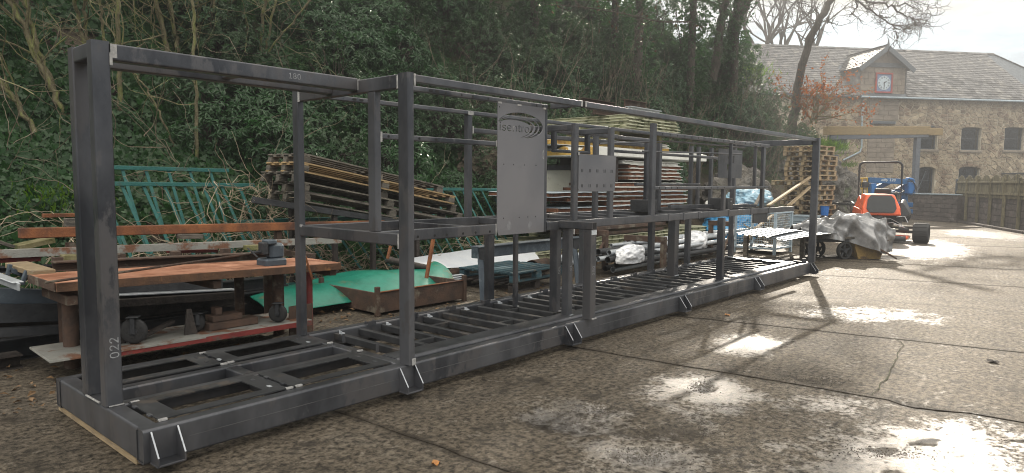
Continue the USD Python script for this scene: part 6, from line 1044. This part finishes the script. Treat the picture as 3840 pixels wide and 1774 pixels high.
bl.part('arm', bar(BL(940, 450, 30.3), BL(1105, 345, 30.3), .2, .22, .01), 'lift_blue'); bl.part('arm', bar(BL(720, 420, 30.3), BL(905, 330, 30.3), .2, .2, .01), 'lift_blue'); bl.part('arm', bar(BL(900, 442, 30.3), BL(1130, 442, 30.3), .2, .15, .01), 'lift_blue')
bk = BL(628, 520); bl.part('chassis', cat(*[bar(BL(700, 500, 30.4) * [1, 1, 0] + [0, 0, z], BL(1120, 500, 30.4) * [1, 1, 0] + [0, 0, z], .5, .2, .02) for z in (.45, .75)]), 'lift_blue')
for x in (760, 1060): bl.part('turret', bar(BL(x, 460, 30.3), BL(x, 460, 30.3) * [1, 1, 0] + [0, 0, .8], .25, .25, .02, (1, 0, 0)), 'lift_blue')
for x in (740, 1080): c = BL(x, 500, 30.2) * [1, 1, 0]; bl.part('wheel', xf(lathe([(0, -.1), (.25, -.1), (.3, -.06), (.3, .06), (.25, .1), (0, .1)], 22, 'y'), rotz(YAW), c + [0, 0, .3]), 'rubber', smooth=40)
for (a, b) in (((578, 295), (682, 293)), ((578, 295), (580, 530)), ((682, 293), (684, 530)), ((578, 400), (682, 400)), ((580, 525), (684, 525)), ((630, 294), (632, 525)), ((765, 330), (766, 400))): bl.part('basket_rail', rtube([BL(*a), BL(*b)], .028, 8), 'yellow_paint', smooth=50)
for (a, b) in (((578, 295), (682, 293)), ((580, 525), (684, 525)), ((578, 295), (580, 530)), ((682, 293), (684, 530))): bl.part('basket_rail', rtube([BL(*a, 30.8), BL(*b, 30.8)], .028, 8), 'yellow_paint', smooth=50)
for x, y in ((578, 295), (682, 293), (580, 527), (684, 527)): bl.part('basket_rail', rtube([BL(x, y), BL(x, y, 30.8)], .028, 8), 'yellow_paint', smooth=50)
bl.part('control_box', bar(BL(655, 330), BL(655, 385), .25, .3, .02, tuple(FWD)), 'black_plastic')
for k, ps in enumerate((((1080, 320), (1150, 330), (1180, 380), (1183, 420)), ((1100, 300), (1160, 340), (1172, 400), (1150, 440)), ((650, 380), (640, 420), (655, 470)))): bl.part('hose', rtube([BL(*p, 29.8) for p in ps], .018, 6), 'rubber', smooth=60)
# steel frames lying beyond the tall pallets
sf = Thing('floor_frame', 'low dark steel frame standing between the pallets and the mower', 'frame', onz(q8(390, 700))); FZ = lambda x, y, z: onz(q8(x, y), z)
c0, c1, c2, c3 = FZ(225, 540, .95), FZ(550, 562, .95), FZ(520, 530, .95), FZ(245, 518, .95)
for k, (a, b) in enumerate(((c0, c1), (c1, c2), (c2, c3), (c3, c0), ((c0 + c1) / 2, (c2 + c3) / 2), ((c0 * 2 + c1) / 3, (c3 * 2 + c2) / 3))): sf.part('rail', bar(a, b, .06, .07), 'dark_steel')
for c in (c0, c1, c2, c3): sf.part('leg', bar(c * [1, 1, 0], c - [0, 0, .04], .07, .07, .004, (1, 0, 0)), 'rust_dark')
sf.part('lower_rail', bar(c0 * [1, 1, 0] + [0, 0, .4], c1 * [1, 1, 0] + [0, 0, .4], .05, .3), 'rust_dark')
# ---------------------------------------------------------------- covered wagon
W0 = onz(D(2110, 648)); wg = Thing('platform_wagon', 'low platform wagon on spoked black wheels under a grey tarpaulin', 'wagon', W0, YAW - PI / 2); wp = lambda n, m, mt, par=None, **k: wg.part(n, m, mt, par, local=True, **k)
wp('platform', bx(-1.0, .85, -.38, .42, .44, .50, .006), 'timber_grey'); wp('frame', cat(bx(-1.0, .85, -.36, -.30, .38, .438), bx(-1.0, .85, .32, .38, .38, .438)), 'dark_steel'); wp('drawbar', bar((.35, -.40, .42), (.95, -.62, .05), .05, .04), 'rust_dark')
for x, y, r in ((-.06, -.36, .195), (.24, .10, .19), (-.42, .12, .19), (-.85, -.30, .17)):
    p = wp('wheel', xf(lathe([(r * .78, -.04), (r * .93, -.045), (r, -.02), (r, .02), (r * .93, .045), (r * .78, .04), (r * .78, -.04)], 30, 'y'), rotz(.35), (x, y, r)), 'rubber', smooth=40); wp('hub', xf(lathe([(0, -.05), (r * .25, -.05), (r * .25, .05), (0, .05)], 14, 'y'), rotz(.35), (x, y, r)), 'dark_steel', p)
    for k in range(5): t = k * 2 * PI / 5; wp('spoke', xf(xf(bx(-.018, .018, -.02, .02, r * .2, r * .8, .003), roty(t)), rotz(.35), (x, y, r)), 'dark_steel', p)
nu, nv = 220, 150; u = np.linspace(-1.06, 1.04, nu)[:, None] + 0 * np.zeros((1, nv)); v = np.linspace(0, 1, nv)[None] + 0 * u
top = np.interp(u, [-1.06, -.7, -.3, 0, .4, .75, 1.04], [.70, .76, .86, .94, .93, .86, .62]); hem = np.interp(u, [-1.06, -.5, -.1, .2, .5, .8, 1.04], [.48, .44, .40, .34, .24, .12, .18]); dep_ = np.interp(u, [-1.06, 0, .8, 1.04], [.36, .42, .45, .30])
cl = np.clip; fz = np.where(v < .38, hem + (top - hem) * np.sin(cl(v / .38, 0, 1) * PI / 2) ** .7, np.where(v > .72, top + (.45 - top) * (cl((v - .72) / .28, 0, 1)) ** 1.5, top)); fy = np.where(v < .38, -dep_ - .06 + .22 * (v / .38) ** 1.8, -dep_ + .16 + (v - .38) / .62 * (2 * dep_ - .1))
W1 = np.stack([u * 1.1, v * 1.1, 0 * u], -1); wx, wy, wz = [2.2 * (meshkit.fbm(W1 * 1.5 + k, 3, k) - .5) for k in (3, 8, 13)]
def wave(ang, fr, ph, warp, pw): t = fr * (u * math.cos(ang) + v * 1.5 * math.sin(ang)) + warp * wx + ph; return (.5 + .5 * np.cos(t)) ** pw
dsp = .17 * wave(1.35, 14., .4, 3.2, 1.8) * cl(.55 + .8 * wy, .15, 1.2) + .15 * wave(.85, 12., 1.9, 2.6, 2.) * cl(.6 - .8 * wy, .1, 1.2) + .08 * wave(-.5, 17., .4, 2.8, 2.) * cl(.6 + wz, 0, 1.2) + .09 * wave(0., 23., 1., 2., 2.) * cl((u - .35) / .4, 0, 1) + .03 * wave(1.1, 38., 2., 4., 2.) - .12
front = cl(1 - v / .5, .15, 1); PT = np.stack([u + .10 * wy * .5, fy - dsp * (.3 + front), np.maximum(fz + dsp * cl(v / .3, .15, 1) * .75 + .08 * wz * .5, .06)], -1)
tpl = thick(PT, .004); single('grey_tarpaulin', (tpl[0] @ rotz(YAW - PI / 2).T + W0, tpl[1]), 'tarp_grey', 'crumpled shiny grey tarpaulin draped over the platform wagon', 'tarpaulin', smooth=70)
bn_ = Thing('yellow_bin', 'scuffed yellow and brown bin under the right end of the grey tarpaulin', 'bin', W0 + rotz(YAW - PI / 2) @ np.array([.52, -.05, 0]), YAW - PI / 2); bn_.part('body', prism(Polygon([(-.26, 0), (.22, 0), (.36, .40), (-.38, .40)]), .5, frame_of((1, 0, 0), (0, 0, 1), (0, -1, 0)), (0, .2, .012)), 'bin_yellow', local=True); bn_.part('rim', bx(-.40, .38, -.32, .22, .412, .44, .006), 'rust_dark', local=True)
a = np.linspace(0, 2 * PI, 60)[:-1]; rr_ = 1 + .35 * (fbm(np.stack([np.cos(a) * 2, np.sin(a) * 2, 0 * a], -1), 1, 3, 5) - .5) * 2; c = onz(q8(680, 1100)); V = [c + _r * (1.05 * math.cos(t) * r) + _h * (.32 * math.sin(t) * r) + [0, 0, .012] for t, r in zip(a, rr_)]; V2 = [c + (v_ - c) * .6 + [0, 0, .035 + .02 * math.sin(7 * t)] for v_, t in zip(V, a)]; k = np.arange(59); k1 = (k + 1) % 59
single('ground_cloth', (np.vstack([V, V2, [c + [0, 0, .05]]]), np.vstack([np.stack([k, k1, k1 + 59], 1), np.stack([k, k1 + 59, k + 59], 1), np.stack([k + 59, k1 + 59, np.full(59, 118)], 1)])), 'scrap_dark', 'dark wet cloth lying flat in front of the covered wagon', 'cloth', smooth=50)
# ---------------------------------------------------------------- trees
def grow(rng, p, d, L, r, lev, out, spread=.55, up=.12, kids=(2, 3), seg=5, wander=.16, shrink=.68):
    P = [p]; 
    for k in range(seg): d = d + rng.normal(0, wander, 3) + [0, 0, up * .3]; d /= np.linalg.norm(d); p = p + d * L / seg; P.append(p)
    out.append(rtube(P, np.linspace(r, r * .62, seg + 1), 7 if r > .05 else 4 if r > .015 else 3, False))
    if lev <= 0: return
    for i in range(rng.integers(kids[0], kids[1] + 1)):
        t = rng.uniform(.35, 1.) if i else 1.; b = P[min(seg, max(1, int(round(t * seg))))]; e = d + rng.normal(0, spread, 3) + [0, 0, up]; e /= np.linalg.norm(e)
        grow(rng, b, e, L * shrink * rng.uniform(.75, 1.2), r * .62 * rng.uniform(.7, 1), lev - 1, out, spread, up, kids, seg, wander, shrink)
def sapling(label, px, r0, r1, sd, d=None, mt='bark', cat_='tree', dd=-.3, side=5, name='bare_tree', ext=1.8, lev=1, bl=.9, group=None):
    """trunk through measured points (base first), standing on the bank, with side twigs"""
    rng = np.random.default_rng(sd); base = hill_hit(px[0]) if d is None else dep(px[0], d); d0 = (base - CAM) @ _h; n = len(px)
    P = [dep(p, d0 + dd * k / max(1, n - 1)) for k, p in enumerate(px)]; P[0] = P[0] - (P[1] - P[0]) * .08; e = P[-1] - P[-2]; e /= np.linalg.norm(e)
    P = P + [P[-1] + e * ext * .5 + rng.normal(0, .05, 3), P[-1] + e * ext + rng.normal(0, .12, 3)]; P = np.array(P); s = np.linspace(0, len(P) - 1, 4 * len(P)); P = np.stack([np.interp(s, np.arange(len(P)), P[:, k]) for k in range(3)], 1); P[1:-1] += rng.normal(0, .012 + r0 * .1, (len(P) - 2, 3))
    R = np.linspace(r0, r1, len(P)); t = Thing(name, label, cat_, base, group=group); t.part('trunk', rtube(P, R, 10), mt, smooth=50); out = []
    for k in range(side): i = rng.integers(len(P) // 4, len(P) - 1); dv_ = rng.normal(0, .7, 3) + [0, 0, .5] + e * .4; dv_ /= np.linalg.norm(dv_); grow(rng, P[i], dv_, bl * rng.uniform(.6, 1.3), R[i] * .4, lev, out, .5, .1, (2, 3))
    if out: t.part('branches', cat(*out), mt, smooth=60)
    return t, P
for k, (lab, px, w_, ext, sd_) in enumerate((
    ('thick mossy tree stem at the far left, leaning and forked', [(350, 640), (300, 540), (250, 420), (150, 200), (40, -10)], 40, 2, 8), ('second thick mossy stem rising just right of the far left one', [(345, 610), (270, 440), (190, 250), (150, 110), (118, -10)], 34, 2, 7), ('stem at the left edge low on the bank', [(270, 800), (190, 700), (90, 520), (-10, 390)], 34, 1.5, 6),
    ('mossy twin stem above the near gantry corner, left one', [(440, 420), (420, 210), (385, 60), (372, -10)], 26, 2, 4), ('mossy twin stem above the near gantry corner, right one', [(452, 420), (432, 180), (420, 60), (425, -10)], 20, 2, 4), ('slim mossy stem right of the gantry corner', [(545, 400), (530, 200), (512, 90), (500, -10)], 18, 2, 4),
    ('straight stem seen both above and below the gantry rail, left one', [(602, 620), (604, 400), (598, 200), (588, -10)], 30, 2, 5), ('pale stem above the gantry rail, nearest the straight one', [(850, 330), (838, 240), (810, 110), (778, -10)], 30, 2, 4), ('pale forked stem above the middle of the gantry rail', [(905, 330), (893, 240), (868, 110), (848, -10)], 26, 2, 4),
    ('yellow mossy stem seen above and below the middle of the gantry rail', [(988, 870), (990, 640), (985, 430), (974, 180), (968, -10)], 22, 2, 6), ('brown stem right of the yellow mossy stem', [(1035, 340), (1020, 230), (1000, 110), (988, -10)], 30, 2, 4), ('thin dark stem between the brown stem and the pale leaning one', [(1050, 330), (1062, 150), (1080, -10)], 20, 2, 3),
    ('pale leaning stem right of the middle of the gantry', [(1132, 230), (1150, 90), (1168, -10)], 24, 2, 3), ('slim straight pale stem toward the right of the gantry', [(1298, 330), (1318, 150), (1334, -10)], 20, 2, 3), ('slim pale stem forking over the gantry rail', [(1322, 330), (1350, 180), (1385, -10)], 16, 2, 3), ('long thin stem leaning right above the gantry', [(1335, 330), (1362, 240), (1450, 140), (1572, -10)], 13, 1.5, 3),
    ('thin bent stem leaning over the ivy below the gantry rail', [(900, 800), (850, 680), (800, 560), (752, 470), (700, 400)], 14, .6, 4))):
    b = hill_hit(q1(*px[0])); dd_ = (b - CAM) @ _h; sapling(lab, [q1(*p) for p in px], w_ * .60 * dd_ / F / 2, w_ * .38 * dd_ / F / 2, 100 + k, None, 'bark', 'tree', -.35, sd_ + 4, 'tree_stem', ext, 2, 1.1)
# cut log end on the bank, big pair of trunks, leaning tree over the roof
rng = np.random.default_rng(31); p0, p1, p2 = [dep(q1(*p), 12.4) for p in ((975, 700), (945, 790), (888, 843))]; lg = Thing('cut_branch', 'sawn off branch with a pale cut end above the green railing', 'branch', p2); lg.part('limb', rtube([p0, p1, p2], [.04, .05, .052], 10), 'bark_dark', smooth=50); lg.part('cut_end', rtube([p2, p2 + (p2 - p1) * .03], .05, 12), 'timber_new')
sapling('very thick dark trunk on the crest at the right end of the bank', [q3(*p) for p in ((215, 380), (232, 240), (262, 110), (335, -20), (372, -90))], .31, .2, 201, 29., 'bark_dark', 'tree', .3, 7, 'big_tree', 2.5, 3, 2.0)
_big = stage.GetPrimAtPath('/World/big_tree'); g = np.random.default_rng(404); n = 42000; Pc = np.stack([g.uniform(22.5, 37, n), 11.6 + g.normal(0, .9, n), g.uniform(10.8, 18.5, n)], 1); Gd = Pc - SUND * (Pc[:, 2] / SUND[2])[:, None]
keep = (fbm(Pc, .55, 3, 6) > .40) & (Gd[:, 0] > 2.) & (Gd[:, 0] < 9.4 + .5 * np.sin(Gd[:, 1] * 3)) & (Gd[:, 1] > .9 + .25 * (Gd[:, 0] - 4).clip(-2, 2)) & (Gd[:, 1] < 5.2)
for c_, Mi_, w_ in WET[:2]: keep &= np.linalg.norm((Gd[:, :2] - c_) @ Mi_.T, axis=1) > 1.0
Pc = Pc[keep][:2300]; n = len(Pc); loc_ = np.array(_big.GetAttribute('xformOp:translate').Get())
usdkit.mesh(stage, '/World/big_tree/crown', tuple((lambda m: (m[0] - loc_, m[1]))(leaves(Pc, g.normal(size=(n, 3)), g.normal(size=(n, 3)), g.uniform(.12, .22, n), g.uniform(.08, .13, n)))), MAT['thicket_leaf'])
sapling('second dark trunk just left of the very thick one', [q3(*p) for p in ((150, 400), (178, 240), (196, 110), (220, -20), (225, -80))], .19, .13, 202, 28., 'bark_dark', 'tree', .3, 6, 'big_tree', 2.5, 3, 1.8)
tr_, TP = sapling('bare leaning tree in front of the slate roof reaching over the yard', [q3(*p) for p in ((548, 690), (560, 580), (574, 490), (588, 390), (608, 300), (640, 190), (690, 95), (752, -5), (800, -70))], .21, .10, 203, 31., 'bark_dark', 'tree', -1., 3, 'bare_tree', 1.0, 2, 1.)
out = []; BR = [[(800, -60), (860, -15), (930, 45), (985, 80), (1050, 122), (1110, 142), (1140, 160)], [(860, -15), (960, 15), (1060, 30), (1110, 75), (1165, 95), (1215, 122), (1242, 88)], [(1050, 122), (1075, 150), (1080, 190), (1062, 240)], [(1060, 30), (1130, 20), (1190, 55), (1272, 80)], [(930, 45), (960, 0), (1040, -10), (1150, -5), (1220, 20), (1262, 45)], [(985, 80), (1020, 90), (1075, 80), (1150, 60)], [(1110, 142), (1150, 130), (1200, 100)], [(1040, -10), (1120, -30), (1230, -20), (1300, 5)], [(690, 105), (740, 112), (790, 130)], [(650, 170), (700, 90), (660, 40), (600, 10)], [(860, -15), (880, 30), (850, 70), (880, 95)], [(1165, 95), (1180, 130), (1225, 135)]]
for bi, ps in enumerate(BR):
    d0 = 30 - .25 * bi * (-1) ** bi * .4; P = np.array([dep(q3(*p), d0) for p in ps]); s = np.linspace(0, len(P) - 1, 5 * len(P)); P = np.stack([np.interp(s, np.arange(len(P)), P[:, k]) for k in range(3)], 1) + rng.normal(0, .03, (len(s), 3)); R = np.linspace(.055 if bi < 2 else .03, .012, len(P)); out.append(rtube(P, R, 5, False))
    for k in range(int(len(P) * 1.0)):
        i = rng.integers(1, len(P)); dv_ = (P[i] - P[i - 1]); dv_ /= np.linalg.norm(dv_) + 1e-9; dv_ = dv_ * .5 + rng.normal(0, .6, 3) + [0, 0, -.12]; dv_ /= np.linalg.norm(dv_); grow(rng, P[i], dv_, rng.uniform(.3, .7), .014, 1, out, .7, -.05, (2, 3), 5, .3)
tr_.part('branches', cat(*out), 'bark_dark', smooth=60)
for k, (x, y, d, L, lab) in enumerate(((470, 330, 62, 4.2, 'wide bare tree behind the left end of the slate roof'), (640, 330, 66, 3.8, 'bare tree behind the roof between the leaning tree and the clock gable'), (380, 300, 58, 3.6, 'bare tree behind the roof beside the very thick trunk'))):
    t = Thing('distant_tree', lab, 'tree', dep(q3(x, y), d) * [1, 1, 0]); b = dep(q3(x, y), d); out = []; t.part('trunk', rtube([b * [1, 1, 0], b], [.35, .25], 8), 'bark_dark')
    for j in range(5): a = rng.uniform(0, 6.28); grow(rng, b, np.array([.5 * math.cos(a), .5 * math.sin(a), 1.]) / 1.12, L * rng.uniform(.8, 1.1), .16, 5, out, .5, .15, (2, 3), 4, .14, .72)
    t.part('branches', cat(*out), 'bark_dark')
# russet shrub below the leaning tree
b = dep(q3(665, 610), 30.2); t = Thing('russet_shrub', 'straggly shrub with russet leaves in front of the slate roof', 'shrub', b); out = []; 
for j in range(16): a = rng.uniform(-.6, 1.3); dv_ = _r * math.sin(a) * 1.1 + np.array([0, 0, .75]) + rng.normal(0, .25, 3); dv_ /= np.linalg.norm(dv_); grow(rng, b + rng.normal(0, .1, 3), dv_, rng.uniform(.8, 1.2), .03, 3, out, .42, .06, (2, 3), 4, .18, .72)
t.part('branches', cat(*out), 'bark'); tip = np.concatenate([o[0] for o in out[16:]]); tip = tip[rng.choice(len(tip), min(1500, len(tip)), False)]; n = len(tip); a = rng.normal(size=(n, 3)) - [0, 0, .5]; t.part('leaves', leaves(tip, a, rng.normal(size=(n, 3)), rng.uniform(.06, .15, n), rng.uniform(.05, .09, n)), 'russet_leaf')
ps = [q2(*p) for p in ((1760, 110), (1600, 110), (1450, 75), (1250, 40), (1010, 20))]; P = np.array([dep(p, 19.) for p in ps]); t = Thing('leafy_branch', 'long bare branch with a few brown leaves across the dark evergreens at the top', 'branch', P[0]); out = [rtube(P, np.linspace(.022, .008, 5), 6)]
for k in range(34): i = rng.uniform(0, 3.9); b = P[int(i)] + (P[int(i) + 1] - P[int(i)]) * (i % 1); grow(rng, b, rng.normal(0, 1, 3) / 1.7, .5, .012, 1, out, .6, 0, (1, 2), 4, .25)
t.part('limb', out[0], 'bark_dark'); t.part('twigs', cat(*out[1:]), 'bark_dark'); tip = np.concatenate([o[0][-3:] for o in out[1:]]); tip = tip[rng.choice(len(tip), 60)] + rng.normal(0, .05, (60, 3)); t.part('leaves', leaves(tip, rng.normal(size=(60, 3)) - [0, 0, .6], rng.normal(size=(60, 3)), rng.uniform(.08, .14, 60), rng.uniform(.05, .08, 60)), 'leaf_litter')
# evergreen trees on the crest
def crest(x, y, H_, R_, lab, sd):
    z = float(hill_z(x, y)); lv, st = shrub(sd, (R_, R_, R_ * 1.15), 900, .13, 8, .1, .4, 40, .6); t = Thing('evergreen_tree', lab, 'tree', (x, y, z)); t.part('trunk', rtube([(x, y, z - .5), (x + .1, y, z + H_ * .6), (x, y, z + H_)], [.17, .13, .08], 8), 'bark_dark', smooth=50); g = np.random.default_rng(sd + 50); n = 2600; hz_ = g.uniform(-.3, H_, n); aa = g.uniform(0, 6.28, n); rr_ = g.uniform(.12, .75, n) * (1.15 - .5 * np.sin(hz_ * 1.3) ** 2); t.part('ivy', leaves(np.stack([x + rr_ * np.cos(aa), y + rr_ * np.sin(aa), z + hz_], 1), np.stack([np.cos(aa), np.sin(aa), g.normal(-.3, .6, n)], 1), g.normal(size=(n, 3)) + [0, 0, .5], g.uniform(.09, .17, n), g.uniform(.06, .11, n)), 'ivy_leaf'); t.part('crown', xf(lv, None, (x, y, z + H_)), 'thicket_leaf'); t.part('limbs', xf(st, None, (x, y, z + H_)), 'bark_dark')
for k, (x, y, H_, R_, lab) in enumerate(((13.5, 15.5, 4.5, 2.8, 'evergreen tree on the crest above the tall cut plate'), (17.5, 14.5, 4.5, 2.9, 'evergreen tree on the crest above the panel stacks'), (21.5, 14., 5., 3., 'evergreen tree on the crest above the pipe bundle'), (25.2, 13.2, 2.4, 2.3, 'evergreen tree on the crest left of the two dark trunks'), (28.4, 12.8, 1.6, 1.7, 'evergreen tree at the right end of the crest behind the dark trunks'), (20.2, 12.2, 9., 3.4, 'tall evergreen tree at the front of the crest above the pipe bundle'), (24., 12.2, 9.2, 3.5, 'tallest evergreen tree on the crest, towards the two dark trunks'), (27.2, 11.9, 9.4, 2.5, 'slim tall evergreen tree beside the two dark trunks'), (8.5, 17., 5., 3., 'evergreen tree on the crest above the tilted pallets'))): crest(x, y, H_, R_, lab, 300 + k)
# bare stems and grass on the bank
o1 = []; 
for k in range(150):
    x = rng.uniform(11.5, 31); s = rng.uniform(.6, 3.5); y = float(yfoot(x)) + s; b = np.array([x, y, float(hill_z(x, y))]); dv_ = np.array([rng.normal(0, .25), -.35, 1.]); dv_ /= np.linalg.norm(dv_); grow(rng, b, dv_, rng.uniform(.9, 1.7), .014, 2, o1, .35, .15, (1, 3), 5, .12, .7)
single('bare_saplings', cat(*o1), 'dead_twig', 'thin pale leafless saplings growing all along the bank', 'saplings', kind='stuff')
o1 = []
for k in range(70):
    x = rng.uniform(-1, 9); s = rng.uniform(.3, 5); y = float(yfoot(x)) + s; b = np.array([x, y, float(hill_z(x, y))]); dv_ = np.array([rng.normal(0, .5), -.5, .8]); dv_ /= np.linalg.norm(dv_); grow(rng, b, dv_, rng.uniform(.5, 1.3), .010, 2, o1, .5, .05, (1, 3), 6, .2, .75)
single('bare_twigs', cat(*o1), 'dead_twig', 'bare twigs and creepers over the ivy on the left', 'twigs', kind='stuff')
def grass(c, R_, n, h_, lab, sd, dn=(0, -.4, 1)):
    rng = np.random.default_rng(sd); P = np.asarray(c) + rng.normal(0, 1, (n, 3)) * np.asarray(R_) * .5; dv_ = rng.normal(0, .45, (n, 3)) + dn; single('grass_tuft', leaves(P, dv_, rng.normal(size=(n, 3)), rng.uniform(.5, 1.2, n) * h_, np.full(n, .022)), 'grass_blade', lab, 'grass', kind='stuff')
grass(dep(q3(735, 752), 27.2), (.7, .7, .22), 500, .34, 'bright green grass hanging over the lip of the rock face', 1); grass(dep(q3(690, 735), 27.4), (.5, .5, .2), 250, .3, 'bright green grass at the top of the rock beside the pallets', 2)
grass(hill_hit(q1(290, 1040)), (.6, .6, .3), 900, .16, 'yellow green mossy grass on the bank left of the near post', 3); grass(dep(q3(330, 380), 29.5), (1.0, .8, .4), 500, .3, 'green grass on the edge of the bank below the thick trunk', 4); grass(dep(q3(830, 835), 30.), (.4, .4, .1), 150, .2, 'grass on the low rock behind the mower', 5)

# ---------------------------------------------------------------- hazy sunlit air
MAT['air'] = usdkit.material(stage, '/World/Looks/air', {'v': ('principled_volume', dict(color=(.92, .95, 1.), density=HAZE, anisotropy=.62))}, [], volume='v.volume')
single('haze', bx(-155, 225, -155, 205, -1.1, 30, 0), 'air', 'pale sunlit haze hanging over the yard', 'haze', kind='stuff')
